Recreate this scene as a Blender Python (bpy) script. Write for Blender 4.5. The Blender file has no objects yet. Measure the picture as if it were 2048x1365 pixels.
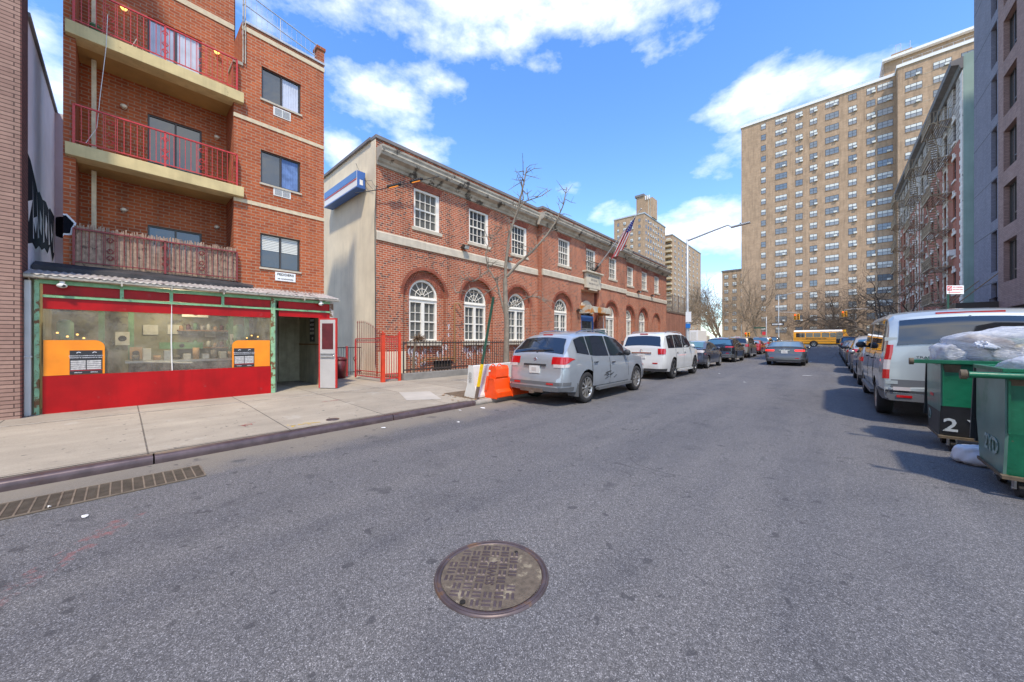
# New York side street: brick post office, red shopfront, parked cars, slab tower.
SKYT = (.98, 1.40, 1.62)
CLD = 8.4; SKYS = .15; SUNS = 3.0; EXPO = .68
import bpy, bmesh, math, random
from math import sin, cos, pi, radians, hypot, atan2, sqrt
from mathutils import Vector, Matrix
random.seed(7)
C = bpy.context.scene.collection
WORLD = {}

# ------------------------------------------------------------ materials
def nd(nt, t, loc=None, **kw):
    n = nt.nodes.new(t)
    for k, v in kw.items():
        if k.startswith('i_'):
            n.inputs[k[2:].replace('_', ' ')].default_value = v
        else:
            setattr(n, k, v)
    return n
def rgba(c): return (c[0], c[1], c[2], 1)
def new_mat(name):
    m = bpy.data.materials.new(name); m.use_nodes = True
    nt = m.node_tree; b = nt.nodes['Principled BSDF']
    return m, nt, b
def mixc(nt, fac, a, b, bt='MIX'):
    n = nt.nodes.new('ShaderNodeMix'); n.data_type = 'RGBA'; n.blend_type = bt
    for s, v in ((0, fac), (6, a), (7, b)):
        if hasattr(v, 'is_linked') or hasattr(v, 'links'): nt.links.new(v, n.inputs[s])
        elif s == 0: n.inputs[0].default_value = v
        else: n.inputs[s].default_value = rgba(v)
    return n.outputs[2]
def ramp(nt, src, stops):
    r = nt.nodes.new('ShaderNodeValToRGB'); e = r.color_ramp.elements
    e[0].position = stops[0][0]; e[0].color = (stops[0][1],) * 3 + (1,)
    e[1].position = stops[-1][0]; e[1].color = (stops[-1][1],) * 3 + (1,)
    for p, v in stops[1:-1]:
        x = e.new(p); x.color = (v, v, v, 1)
    nt.links.new(src, r.inputs[0]); return r.outputs[0]
def noise(nt, vec, scale, detail=4, rough=.55, dist=0):
    n = nt.nodes.new('ShaderNodeTexNoise'); n.inputs['Scale'].default_value = scale
    n.inputs['Detail'].default_value = detail; n.inputs['Roughness'].default_value = rough
    n.inputs['Distortion'].default_value = dist
    if vec is not None: nt.links.new(vec, n.inputs['Vector'])
    return n.outputs['Fac']
def geo(nt): return nt.nodes.new('ShaderNodeNewGeometry')
def mth(nt, op, a, b=None, c=None):
    n = nt.nodes.new('ShaderNodeMath'); n.operation = op
    for i, v in enumerate((a, b, c)):
        if v is None: continue
        if isinstance(v, (int, float)): n.inputs[i].default_value = v
        else: nt.links.new(v, n.inputs[i])
    return n.outputs[0]
def scaled(nt, vec, s):
    n = nt.nodes.new('ShaderNodeVectorMath'); n.operation = 'MULTIPLY'
    nt.links.new(vec, n.inputs[0]); n.inputs[1].default_value = s
    return n.outputs[0]
def bump(nt, b, h, strength=.3, dist=.01):
    n = nt.nodes.new('ShaderNodeBump'); n.inputs['Strength'].default_value = strength
    n.inputs['Distance'].default_value = dist
    nt.links.new(h, n.inputs['Height']); nt.links.new(n.outputs[0], b.inputs['Normal'])
MATS = {}
def M(name, col=None, rough=.6, metal=0, var=0, vs=3, col2=None, patch=None, ps=2, pthr=.62, bmp=0, bs=60, coat=0, emit=0, streak=0, spec=None, trans=0):
    """paint, metal, stone...: base colour with soft variation, patches of a second colour (rust, dirt) and a bump"""
    if name in MATS: return MATS[name]
    m, nt, b = new_mat(name); L = nt.links.new
    b.inputs['Roughness'].default_value = rough; b.inputs['Metallic'].default_value = metal
    b.inputs['Coat Weight'].default_value = coat; b.inputs['Coat Roughness'].default_value = .06
    if spec is not None: b.inputs['Specular IOR Level'].default_value = spec
    b.inputs['Base Color'].default_value = rgba(col)
    if emit:
        b.inputs['Emission Color'].default_value = rgba(col); b.inputs['Emission Strength'].default_value = emit
    if trans: b.inputs['Transmission Weight'].default_value = trans
    if var or patch or bmp or streak:
        g = geo(nt); P = g.outputs['Position']; out = None
        if var:
            f = ramp(nt, noise(nt, P, vs, 5), [(.3, 0), (.7, 1)])
            lo = tuple(max(0, c * (1 - var)) for c in col); hi = col2 or tuple(min(1, c * (1 + var)) for c in col)
            out = mixc(nt, f, lo, hi)
        if streak:
            f = ramp(nt, noise(nt, scaled(nt, P, (5, 5, .35)), 1.3, 4, .6), [(.5, 0), (.75, streak)])
            out = mixc(nt, f, out if out is not None else col, tuple(c * .45 for c in col))
        if patch:
            f = ramp(nt, noise(nt, P, ps, 6, .65), [(pthr, 0), (pthr + .06, 1)])
            out = mixc(nt, f, out if out is not None else col, patch)
        if out is not None: L(out, b.inputs['Base Color'])
        if bmp: bump(nt, b, noise(nt, P, bs, 4), bmp, .02)
    MATS[name] = m; return m
def brick(name, c1, c2, mortar, bw=.21, bh=.075, ms=.011, dark=None, dthr=.6, stain=.15, rough=.85, warp=0, soft=0):
    """bricks laid in the wall's own metres, whichever way the wall faces"""
    m, nt, b = new_mat(name); L = nt.links.new
    g = geo(nt); sp = nd(nt, 'ShaderNodeSeparateXYZ'); L(g.outputs['Position'], sp.inputs[0])
    sn = nd(nt, 'ShaderNodeSeparateXYZ'); L(g.outputs['True Normal'], sn.inputs[0])
    ax = mth(nt, 'GREATER_THAN', mth(nt, 'ABSOLUTE', sn.outputs[0]), .5)
    mx = nd(nt, 'ShaderNodeMix'); L(ax, mx.inputs[0]); L(sp.outputs[0], mx.inputs[2]); L(sp.outputs[1], mx.inputs[3])
    cv = nd(nt, 'ShaderNodeCombineXYZ'); L(mx.outputs[0], cv.inputs[0]); L(sp.outputs[2], cv.inputs[1])
    t = nd(nt, 'ShaderNodeTexBrick', offset=.5); L(cv.outputs[0], t.inputs['Vector'])
    for k, v in (('Scale', 1), ('Mortar Size', ms), ('Mortar Smooth', .15 + soft), ('Brick Width', bw), ('Row Height', bh), ('Bias', -.1)): t.inputs[k].default_value = v
    t.inputs['Color1'].default_value = rgba(c1); t.inputs['Color2'].default_value = rgba(c2); t.inputs['Mortar'].default_value = rgba(mortar)
    out = t.outputs['Color']
    if dark:   # scattered burnt bricks: a second brick grid whose random tone picks them
        t2 = nd(nt, 'ShaderNodeTexBrick', offset=.5); L(cv.outputs[0], t2.inputs['Vector'])
        for k, v in (('Scale', 1), ('Mortar Size', ms), ('Mortar Smooth', .1), ('Brick Width', bw / 2), ('Row Height', bh), ('Bias', 0)): t2.inputs[k].default_value = v
        t2.inputs['Color1'].default_value = (0, 0, 0, 1); t2.inputs['Color2'].default_value = (1, 1, 1, 1); t2.inputs['Mortar'].default_value = (0, 0, 0, 1)
        nb = noise(nt, g.outputs['Position'], .8, 3)
        f = mth(nt, 'GREATER_THAN', mth(nt, 'ADD', t2.outputs['Color'], mth(nt, 'MULTIPLY', mth(nt, 'SUBTRACT', nb, .5), .8)), dthr)
        out = mixc(nt, mth(nt, 'MULTIPLY', f, .85), out, dark)
    f = ramp(nt, noise(nt, scaled(nt, g.outputs['Position'], (1, 1, .6)), .9, 6, .6), [(.3, 1 - stain), (.7, 1 + 0)])
    out = mixc(nt, 1, out, f, 'MULTIPLY')
    fs_ = ramp(nt, noise(nt, scaled(nt, g.outputs['Position'], (2.6, 2.6, .22)), 1.1, 5, .6), [(.48, 1), (.72, 1 - stain * 1.1)])
    out = mixc(nt, 1, out, fs_, 'MULTIPLY')
    f2 = ramp(nt, noise(nt, g.outputs['Position'], 14, 3), [(.3, .86), (.7, 1)])
    out = mixc(nt, 1, out, f2, 'MULTIPLY')
    L(out, b.inputs['Base Color']); b.inputs['Roughness'].default_value = rough
    bump(nt, b, mth(nt, 'SUBTRACT', 1, t.outputs['Fac']), .35, .008)
    MATS[name] = m; return m
def glass(name, col=(.02, .026, .03), rough=.04, wav=.0):
    m, nt, b = new_mat(name)
    b.inputs['Base Color'].default_value = rgba(col); b.inputs['Roughness'].default_value = rough
    b.inputs['Specular IOR Level'].default_value = .9; b.inputs['Coat Weight'].default_value = .5; b.inputs['Coat Roughness'].default_value = .02
    if wav:
        g = geo(nt); bump(nt, b, noise(nt, g.outputs['Position'], 2.2, 2), wav, .05)
    MATS[name] = m; return m

brick('brick_orange', (.54, .125, .034), (.39, .075, .022), (.47, .27, .17), .2, .078, .010, stain=.25)
brick('brick_post', (.52, .108, .036), (.37, .075, .03), (.56, .40, .28), .21, .08, .012, dark=(.075, .04, .042), dthr=.86, stain=.25)
brick('brick_dark', (.16, .06, .045), (.11, .045, .035), (.22, .16, .13), .2, .078, .012)
brick('brick_pink', (.42, .26, .20), (.34, .20, .155), (.10, .055, .045), .30, .066, .007, stain=.25)
brick('brick_pink_shade', (.17, .06, .05), (.12, .042, .035), (.04, .02, .02), .3, .066, .010)
brick('brick_tan', (.41, .285, .175), (.35, .235, .14), (.36, .26, .17), .3, .10, .02, stain=.2, soft=.3)
brick('brick_tan_far', (.56, .385, .245), (.47, .315, .195), (.48, .34, .22), .6, .2, .03, stain=.28, soft=.3)
brick('brick_brown_far', (.42, .29, .18), (.35, .235, .145), (.36, .25, .16), .6, .2, .03, stain=.15, soft=.3)
brick('brick_slate', (.25, .24, .285), (.205, .20, .24), (.15, .15, .19), .32, .09, .008, stain=.1)
brick('brick_rose', (.38, .245, .21), (.30, .185, .155), (.22, .15, .13), .32, .09, .009, stain=.15)
brick('brick_buff', (.46, .33, .22), (.37, .26, .17), (.14, .11, .08), .32, .07, .012, stain=.15)
brick('brick_crimson', (.52, .19, .12), (.42, .14, .09), (.38, .17, .12), .2, .075, .010, stain=.2)
brick('brick_yard', (.37, .125, .07), (.28, .085, .05), (.40, .24, .17), .21, .078, .012, stain=.3)
M('stucco', (.74, .65, .48), .9, var=.10, vs=1.2, streak=.22, bmp=.15, bs=30)
M('stucco_grey', (.72, .70, .76), .9, var=.08, vs=1.5, bmp=.1, bs=30)
M('stucco_green', (.32, .43, .38), .9, var=.1, vs=.8, streak=.2)
M('stone', (.52, .46, .36), .85, var=.14, vs=3, streak=.3, bmp=.1, bs=25)
M('stone_dirty', (.40, .36, .29), .85, var=.3, vs=2, patch=(.07, .06, .05), ps=1.6, pthr=.56, bmp=.15, bs=20)
M('stone_pale', (.74, .69, .62), .85, var=.16, vs=1.2, patch=(.30, .27, .25), ps=1.5, pthr=.6)
M('cornice_metal', (.17, .16, .16), .7, var=.2, vs=2)
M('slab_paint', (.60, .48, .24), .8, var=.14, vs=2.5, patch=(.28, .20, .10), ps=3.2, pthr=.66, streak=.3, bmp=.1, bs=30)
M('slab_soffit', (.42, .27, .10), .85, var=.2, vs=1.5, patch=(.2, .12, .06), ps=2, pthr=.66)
M('band_cream', (.60, .50, .34), .85, var=.15, vs=8)
M('red_paint', (.50, .022, .018), .42, var=.15, vs=4)
M('red_rail', (.52, .03, .03), .4, var=.25, vs=20)
M('red_rail_dark', (.22, .03, .03), .5, var=.4, vs=20, patch=(.1, .05, .03), ps=12, pthr=.6)
M('red_gate', (.62, .055, .02), .4, var=.15, vs=8, patch=(.35, .05, .02), ps=9, pthr=.66)
M('red_panel', (.40, .001, .003), .45, var=.22, vs=2.2, spec=.3, patch=(.33, .03, .03), ps=4.5, pthr=.64, streak=.35)
M('green_paint', (.20, .42, .22), .5, var=.25, vs=9, patch=(.19, .09, .03), ps=11, pthr=.62)
M('green_rust', (.26, .46, .26), .55, var=.2, vs=9, patch=(.17, .07, .02), ps=7, pthr=.52)
M('post_peeling', (.50, .46, .42), .6, var=.2, vs=9, patch=(.16, .08, .04), ps=9, pthr=.5)
M('white_paint', (.74, .73, .69), .45, var=.06, vs=6)
M('white_frame', (.78, .74, .66), .5, var=.08, vs=8)
M('grey_metal', (.42, .42, .41), .45, metal=.4, var=.15, vs=9)
M('galvanised', (.48, .48, .46), .42, metal=.5, var=.2, vs=12)
M('gutter', (.46, .42, .35), .55, var=.3, vs=5, patch=(.2, .17, .14), ps=5, pthr=.56)
M('tin_roof', (.42, .38, .35), .55, metal=.2, var=.3, vs=4, patch=(.12, .09, .08), ps=3, pthr=.56)
M('tar', (.035, .033, .036), .75, var=.4, vs=4, bmp=.2, bs=12)
M('dark_frame', (.045, .035, .03), .4)
M('black_metal', (.025, .025, .025), .45)
M('fence_iron', (.045, .034, .03), .55, var=.4, vs=20, patch=(.16, .07, .035), ps=9, pthr=.6)
M('rust_iron', (.14, .10, .075), .7, var=.3, vs=6)
M('escape_iron', (.34, .26, .17), .65, var=.3, vs=3)
M('reed', (.36, .25, .18), .9, var=.35, vs=14, patch=(.13, .09, .07), ps=9, pthr=.58)
M('concrete', (.43, .39, .33), .85, var=.1, vs=2, bmp=.15, bs=40)
M('concrete_dark', (.23, .22, .20), .85, var=.2, vs=3, bmp=.15, bs=40)
M('concrete_white', (.66, .65, .60), .75, var=.08, vs=5, patch=(.35, .32, .28), ps=6, pthr=.68, bmp=.1, bs=40)
M('kerb_steel', (.10, .070, .072), .38, metal=.35, var=.3, vs=7, patch=(.09, .05, .04), ps=6, pthr=.6)
M('kerb_stone', (.30, .27, .23), .85, var=.2, vs=4, bmp=.2, bs=30)
M('soil', (.13, .09, .055), .95, var=.35, vs=9, bmp=.5, bs=30)
M('grass', (.10, .11, .04), .95, var=.3, vs=2, patch=(.16, .13, .07), ps=.8, pthr=.55, bmp=.3, bs=5)
M('pipe_white', (.60, .60, .58), .45, var=.08)
M('cross_bar', (.16, .125, .09), .6, var=.3, vs=9)
M('bark', (.22, .185, .14), .9, var=.25, vs=9, bmp=.3, bs=40)
M('bark_tan', (.25, .19, .125), .9, var=.3, vs=2)
M('bark_dark', (.10, .075, .055), .9, var=.3, vs=3)
M('shrub_twig', (.15, .09, .05), .9, var=.4, vs=12)
M('dry_leaf', (.30, .17, .06), .8, var=.4, vs=6)
M('steel_pole', (.40, .41, .40), .5, metal=.3, var=.2, vs=4, patch=(.62, .62, .60), ps=2.5, pthr=.6)
M('green_post', (.02, .08, .05), .4, var=.2, vs=6)
M('yellow', (.80, .52, .01), .4, var=.15, vs=12)
M('signal_yellow', (.80, .42, .01), .45)
M('orange_plastic', (.85, .075, .005), .38, var=.1, vs=5, spec=.5)
M('orange_board', (.92, .27, .005), .4, var=.12, vs=3)
M('blue_sign', (.015, .16, .50), .35, var=.05)
M('blue_sign_side', (.05, .14, .42), .4)
M('sign_white', (.78, .78, .76), .4)
M('sign_red', (.62, .02, .03), .4)
M('ink', (.012, .012, .013), .6)
M('ink_grey', (.35, .34, .33), .6)
M('paper', (.55, .56, .50), .8, var=.15, vs=8)
M('poster_black', (.03, .028, .03), .45)
M('poster_light', (.50, .48, .46), .5, var=.3, vs=30)
M('lamp_globe', (.75, .70, .58), .35)
M('lamp_lit', (1, .55, .14), .35, emit=1.6)
M('rubber', (.022, .021, .021), .8, var=.25, vs=30)
M('rim', (.50, .49, .46), .3, metal=.8)
M('rim_dark', (.12, .12, .12), .35, metal=.7)
M('well', (.006, .006, .006), .9)
M('trim', (.03, .03, .032), .55)
M('trim_grey', (.11, .115, .12), .5)
M('chrome', (.7, .7, .7), .15, metal=1)
M('tail_red', (.45, .005, .008), .12, coat=1)
M('tail_lit', (.9, .02, .015), .2, emit=1.4)
M('tail_amber', (1, .30, .03), .2, emit=1.6)
M('tail_clear', (.55, .50, .48), .12, coat=1)
M('plate', (.62, .61, .57), .45, var=.08, vs=9)
M('plate_blur', (.50, .46, .42), .45)
M('skin', (.4, .25, .18), .6)
M('bin_green', (.006, .125, .060), .36, var=.35, vs=2.5, patch=(.12, .09, .05), ps=10, pthr=.69, bmp=.9, bs=2.6, streak=.5)
M('bin_worn', (.10, .19, .155), .3, var=.35, vs=2.2, metal=.1, patch=(.03, .14, .09), ps=2, pthr=.55)
M('bin_black', (.016, .017, .018), .45, var=.3, vs=5, patch=(.33, .27, .15), ps=22, pthr=.70)
M('bin_lid', (.03, .038, .04), .4, var=.4, vs=3, patch=(.12, .12, .11), ps=8, pthr=.66, bmp=.6, bs=3)
M('bin_rust', (.10, .075, .045), .7, var=.35, vs=15)
M('stencil', (.55, .60, .60), .6, patch=(.15, .2, .18), ps=30, pthr=.6)
M('stencil_faint', (.26, .36, .33), .5, patch=(.08, .18, .14), ps=20, pthr=.52)
M('cardboard', (.42, .27, .14), .85, var=.1, vs=6)
M('tarp', (.045, .055, .24), .3, var=.25, vs=9, coat=.2)
M('bag_white', (.66, .68, .70), .35)
M('stripe_red', (.50, .02, .03), .7)
M('stripe_white', (.75, .73, .70), .7)
M('flag_blue', (.03, .04, .22), .7)
M('litter', (.70, .69, .66), .7)
M('road_paint', (.55, .55, .53), .8, patch=(.12, .12, .12), ps=7, pthr=.5)
M('spray_red', (.40, .09, .07), .9, patch=(.16, .14, .135), ps=18, pthr=.5)
M('spray_yellow', (.60, .40, .08), .9, patch=(.4, .36, .3), ps=18, pthr=.55)
M('bus_yellow', (.85, .36, .01), .35, coat=.3)
M('curtain', (.50, .54, .64), .9, var=.12, vs=3)
M('curtain_blue', (.12, .20, .40), .9, var=.35, vs=4)
M('blind', (.66, .67, .62), .8)
M('iron_lid', (.085, .062, .06), .5, metal=.3, var=.3, vs=6)
M('iron_ring', (.10, .075, .075), .45, metal=.4, var=.3, vs=7, patch=(.17, .10, .06), ps=7, pthr=.55)
M('grit', (.115, .09, .065), .9, patch=(.26, .22, .15), ps=6, pthr=.55, var=.3, vs=30, bmp=.5, bs=120)
M('grate_iron', (.13, .105, .08), .55, metal=.3, var=.3, vs=9)
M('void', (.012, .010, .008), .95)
M('mortar_light', (.46, .42, .36), .9, patch=(.3, .27, .22), ps=5, pthr=.5)
M('joint_dark', (.10, .085, .07), .95, var=.3, vs=10)
M('wood_wall', (.40, .37, .26), .7, var=.25, vs=3, streak=.5)
M('door_white', (.46, .44, .42), .5, var=.06, vs=4, patch=(.36, .33, .31), ps=3.5, pthr=.66)
M('awning_white', (.46, .43, .35), .6, var=.2, vs=4, patch=(.45, .17, .03), ps=1.3, pthr=.50)
M('interior_dark', (.16, .165, .13), .7, var=.5, vs=4)
M('interior_clutter', (.15, .14, .11), .8, var=.8, vs=9, patch=(.32, .30, .26), ps=6, pthr=.62)
M('interior_green', (.13, .27, .15), .6, var=.3, vs=4)
M('can_red', (.10, .012, .016), .45, var=.3, vs=5)
M('graf_white', (.72, .73, .76), .8)
M('graf_black', (.008, .009, .014), .9, spec=.1, var=.3, vs=6)
M('leafbrown', (.24, .13, .05), .8)
glass('pane', (.045, .052, .055), .05, .12)
glass('pane_warm', (.10, .105, .10), .08, .15)
glass('pane_curtain', (.20, .21, .22), .15, .1)
glass('pane_blue', (.13, .16, .19), .06, .1)
glass('pane_sky', (.22, .235, .25), .12, .1)  # pale base colour stands in for reflected sky
glass('car_glass', (.012, .014, .018), .03)
glass('car_glass_teal', (.05, .14, .15), .03)
glass('car_glass_blue', (.05, .12, .19), .03)

def asphalt():
    m, nt, b = new_mat('asphalt'); L = nt.links.new
    g = geo(nt); P = g.outputs['Position']
    sp = nd(nt, 'ShaderNodeSeparateXYZ'); L(P, sp.inputs[0])
    big = ramp(nt, noise(nt, scaled(nt, P, (1, .45, 1)), .55, 6, .62), [(.28, 0), (.72, 1)])
    col = mixc(nt, big, (.094, .092, .096), (.130, .126, .126))
    pat = ramp(nt, noise(nt, P, 1.7, 5, .6, .3), [(.52, 0), (.70, .6)])
    col = mixc(nt, pat, col, (.070, .069, .074))
    tr = ramp(nt, noise(nt, scaled(nt, P, (1.6, .16, 1)), .9, 5, .6), [(.42, 0), (.62, .6)])
    col = mixc(nt, tr, col, (.150, .143, .138))
    # stones in the wearing course
    v = nd(nt, 'ShaderNodeTexVoronoi'); v.inputs['Scale'].default_value = 230; L(P, v.inputs['Vector'])
    bw = nd(nt, 'ShaderNodeSeparateColor'); L(v.outputs['Color'], bw.inputs[0])
    sto = ramp(nt, bw.outputs[0], [(.0, .52), (.5, .92), (.85, 1.26), (1, 2.7)])
    col = mixc(nt, 1, col, sto, 'MULTIPLY')
    fn = ramp(nt, noise(nt, P, 38, 3, .7), [(.3, .72), (.7, 1.25)])
    col = mixc(nt, 1, col, fn, 'MULTIPLY')
    # sand and grit washed against the left kerb
    ex = mth(nt, 'ADD', sp.outputs[0], mth(nt, 'MULTIPLY', mth(nt, 'SUBTRACT', noise(nt, P, 1.3, 5, .6), .5), 1.5))
    gr = ramp(nt, mth(nt, 'MULTIPLY', mth(nt, 'ADD', ex, 6), .5), [(.0, .85), (.30, .55), (.55, .0)])
    col = mixc(nt, gr, col, (.24, .205, .155))
    # thin sealed cracks
    vc = nd(nt, 'ShaderNodeTexVoronoi', feature='DISTANCE_TO_EDGE'); vc.inputs['Scale'].default_value = .35
    wn = nt.nodes.new('ShaderNodeTexNoise'); wn.inputs['Scale'].default_value = 1.2; wn.inputs['Detail'].default_value = 6; L(P, wn.inputs['Vector'])
    va = nd(nt, 'ShaderNodeVectorMath', operation='MULTIPLY_ADD'); L(wn.outputs['Color'], va.inputs[0]); va.inputs[1].default_value = (.9, .9, 0); L(P, va.inputs[2]); L(va.outputs[0], vc.inputs['Vector'])
    cr = ramp(nt, vc.outputs['Distance'], [(.0, .0), (.006, 0)])
    ck = mth(nt, 'MULTIPLY', mth(nt, 'LESS_THAN', vc.outputs['Distance'], .0016), mth(nt, 'MULTIPLY', mth(nt, 'GREATER_THAN', noise(nt, P, .7, 3), .52), .35))
    col = mixc(nt, ck, col, (.03, .03, .033))
    # oil spots
    oil = ramp(nt, noise(nt, P, 2.6, 3, .5), [(.655, 0), (.74, .55)])
    col = mixc(nt, oil, col, (.035, .035, .04))
    tiny = ramp(nt, noise(nt, P, 7.5, 2, .5), [(.665, 0), (.70, .65)]); col = mixc(nt, tiny, col, (.045, .044, .047))
    # faded red utility paint on the left of the road
    sy = mth(nt, 'ADD', mth(nt, 'MULTIPLY', sp.outputs[0], .62), sp.outputs[1]); dd = mth(nt, 'ABSOLUTE', mth(nt, 'SUBTRACT', sy, -2.62)); mk = mth(nt, 'MULTIPLY', mth(nt, 'LESS_THAN', dd, .10), mth(nt, 'MULTIPLY', mth(nt, 'LESS_THAN', sp.outputs[0], -3.0), mth(nt, 'GREATER_THAN', sp.outputs[0], -4.3)))
    rp = mth(nt, 'MULTIPLY', mk, ramp(nt, noise(nt, P, 11, 5, .7), [(.50, 0), (.66, .5)])); col = mixc(nt, rp, col, (.34, .09, .08))
    L(col, b.inputs['Base Color']); b.inputs['Roughness'].default_value = .78
    b.inputs['Specular IOR Level'].default_value = .35
    bump(nt, b, mth(nt, 'ADD', bw.outputs[1], noise(nt, P, 60, 3, .7)), .45, .006)
    MATS['asphalt'] = m
asphalt()
def sidewalk_mat(name, col, ox, oy, w, l):
    m, nt, b = new_mat(name); L = nt.links.new
    g = geo(nt); P = g.outputs['Position']
    v = nd(nt, 'ShaderNodeVectorMath', operation='SUBTRACT'); L(P, v.inputs[0]); v.inputs[1].default_value = (ox, oy, 0)
    t = nd(nt, 'ShaderNodeTexBrick', offset=0); L(v.outputs[0], t.inputs['Vector'])
    for k, x in (('Scale', 1), ('Mortar Size', .009), ('Mortar Smooth', .1), ('Brick Width', w), ('Row Height', l), ('Bias', 0)): t.inputs[k].default_value = x
    t.inputs['Color1'].default_value = rgba(col); t.inputs['Color2'].default_value = rgba(tuple(c * .84 for c in col)); t.inputs['Mortar'].default_value = (.13, .11, .085, 1)
    f = ramp(nt, noise(nt, P, .8, 6, .62), [(.3, .80), (.7, 1.04)]); c = mixc(nt, 1, t.outputs['Color'], f, 'MULTIPLY')
    f = ramp(nt, noise(nt, scaled(nt, P, (1.8, .5, 1)), 2.2, 5, .6), [(.3, .86), (.7, 1.05)]); c = mixc(nt, 1, c, f, 'MULTIPLY')
    f = ramp(nt, noise(nt, P, 70, 3, .7), [(.3, .88), (.7, 1.1)]); c = mixc(nt, 1, c, f, 'MULTIPLY')
    f = ramp(nt, noise(nt, P, 6, 4, .6), [(.62, 0), (.74, .5)]); c = mixc(nt, f, c, (.15, .13, .11)); f = ramp(nt, noise(nt, P, 13, 1, .5), [(.735, 0), (.75, .75)]); c = mixc(nt, f, c, (.06, .055, .05)); f = ramp(nt, noise(nt, P, 2.3, 6, .65), [(.6, 0), (.7, .35)]); c = mixc(nt, f, c, (.47, .44, .38))
    L(c, b.inputs['Base Color']); b.inputs['Roughness'].default_value = .85
    bump(nt, b, noise(nt, P, 60, 4, .7), .2, .006)
    MATS[name] = m
sidewalk_mat('sidewalk', (.40, .345, .265), -9.25, .21, 3.12, 1.5)
sidewalk_mat('sidewalk_far', (.36, .335, .30), 0, 0, 1.5, 1.5)

def vinyl():
    m, nt, b = new_mat('clear_vinyl'); L = nt.links.new
    g = geo(nt); out = nt.nodes['Material Output']
    t = nd(nt, 'ShaderNodeBsdfTransparent'); t.inputs[0].default_value = (.90, .90, .86, 1)
    b.inputs['Base Color'].default_value = (.56, .50, .41, 1); b.inputs['Roughness'].default_value = .10
    bump(nt, b, noise(nt, g.outputs['Position'], 1.6, 3), .35, .08)
    f = ramp(nt, noise(nt, g.outputs['Position'], 2.2, 7, .72), [(.40, .14), (.78, .40)])
    mx = nd(nt, 'ShaderNodeMixShader'); L(f, mx.inputs[0]); L(t.outputs[0], mx.inputs[1]); L(b.outputs[0], mx.inputs[2]); L(mx.outputs[0], out.inputs[0])
    MATS['clear_vinyl'] = m
vinyl()
def bagmat(name, tint, opa):
    m, nt, b = new_mat(name); L = nt.links.new
    g = geo(nt); out = nt.nodes['Material Output']
    t = nd(nt, 'ShaderNodeBsdfTransparent'); t.inputs[0].default_value = rgba(tint)
    f = ramp(nt, noise(nt, g.outputs['Position'], 9, 5, .7, 1.5), [(.35, 0), (.65, 1)])
    c = mixc(nt, f, (.56, .61, .69), (.86, .88, .92))
    L(c, b.inputs['Base Color']); b.inputs['Roughness'].default_value = .16
    bump(nt, b, noise(nt, scaled(nt, g.outputs['Position'], (1, 1, 2.2)), 9, 4, .6, 2.2), .55, .04)
    mx = nd(nt, 'ShaderNodeMixShader'); mx.inputs[0].default_value = opa; L(t.outputs[0], mx.inputs[1]); L(b.outputs[0], mx.inputs[2]); L(mx.outputs[0], out.inputs[0])
    MATS[name] = m
brick('stone_block', (.68, .60, .51), (.57, .49, .42), (.24, .21, .195), 1.1, .34, .035, stain=.35)
M('shop_wall', (.27, .27, .18), .8, var=.25, vs=2.5, patch=(.12, .12, .09), ps=2.2, pthr=.55)
bagmat('bag_clear', (.88, .91, .95), .55)
def meshnet():
    m, nt, b = new_mat('chain_link'); L = nt.links.new
    g = geo(nt); sp = nd(nt, 'ShaderNodeSeparateXYZ'); L(g.outputs['Position'], sp.inputs[0]); out = nt.nodes['Material Output']
    a = mth(nt, 'ADD', sp.outputs[1], sp.outputs[2]); c = mth(nt, 'SUBTRACT', sp.outputs[1], sp.outputs[2])
    fa = mth(nt, 'LESS_THAN', mth(nt, 'FRACT', mth(nt, 'MULTIPLY', a, 9)), .16); fb = mth(nt, 'LESS_THAN', mth(nt, 'FRACT', mth(nt, 'MULTIPLY', c, 9)), .16)
    f = mth(nt, 'MAXIMUM', fa, fb)
    b.inputs['Base Color'].default_value = (.2, .2, .2, 1)
    t = nd(nt, 'ShaderNodeBsdfTransparent'); mx = nd(nt, 'ShaderNodeMixShader'); L(f, mx.inputs[0]); L(t.outputs[0], mx.inputs[1]); L(b.outputs[0], mx.inputs[2]); L(mx.outputs[0], out.inputs[0])
    MATS['chain_link'] = m
meshnet()
def carpaint(name, col, metal=.5, rough=.3):
    m, nt, b = new_mat(name); L = nt.links.new; g = geo(nt)
    b.inputs['Metallic'].default_value = metal; b.inputs['Roughness'].default_value = rough
    b.inputs['Coat Weight'].default_value = .8; b.inputs['Coat Roughness'].default_value = .05
    sp = nd(nt, 'ShaderNodeSeparateXYZ'); L(g.outputs['Position'], sp.inputs[0])
    dn = mth(nt, 'ADD', mth(nt, 'MULTIPLY', sp.outputs[2], -1.0), noise(nt, g.outputs['Position'], 3, 4))
    f = ramp(nt, mth(nt, 'ADD', dn, .55), [(.3, 0), (.85, .55)])
    c = mixc(nt, f, col, tuple(.5 * x + .07 for x in col)); L(c, b.inputs['Base Color'])   # road dust low on the body
    MATS[name] = m
carpaint('paint_silver', (.43, .47, .50), .55, .32)
carpaint('paint_white', (.62, .62, .585), .1, .35)
carpaint('paint_navy', (.05, .06, .085), .4, .3)
carpaint('paint_black', (.014, .014, .016), .2, .2)
carpaint('paint_gold', (.26, .22, .165), .55, .35)
carpaint('paint_red', (.45, .015, .012), .3, .25)
carpaint('paint_grey', (.10, .105, .11), .6, .3)
carpaint('paint_grey2', (.24, .245, .25), .5, .3)
carpaint('paint_van', (.46, .50, .49), .5, .35)
carpaint('paint_beige', (.38, .36, .32), .4, .35)

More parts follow.
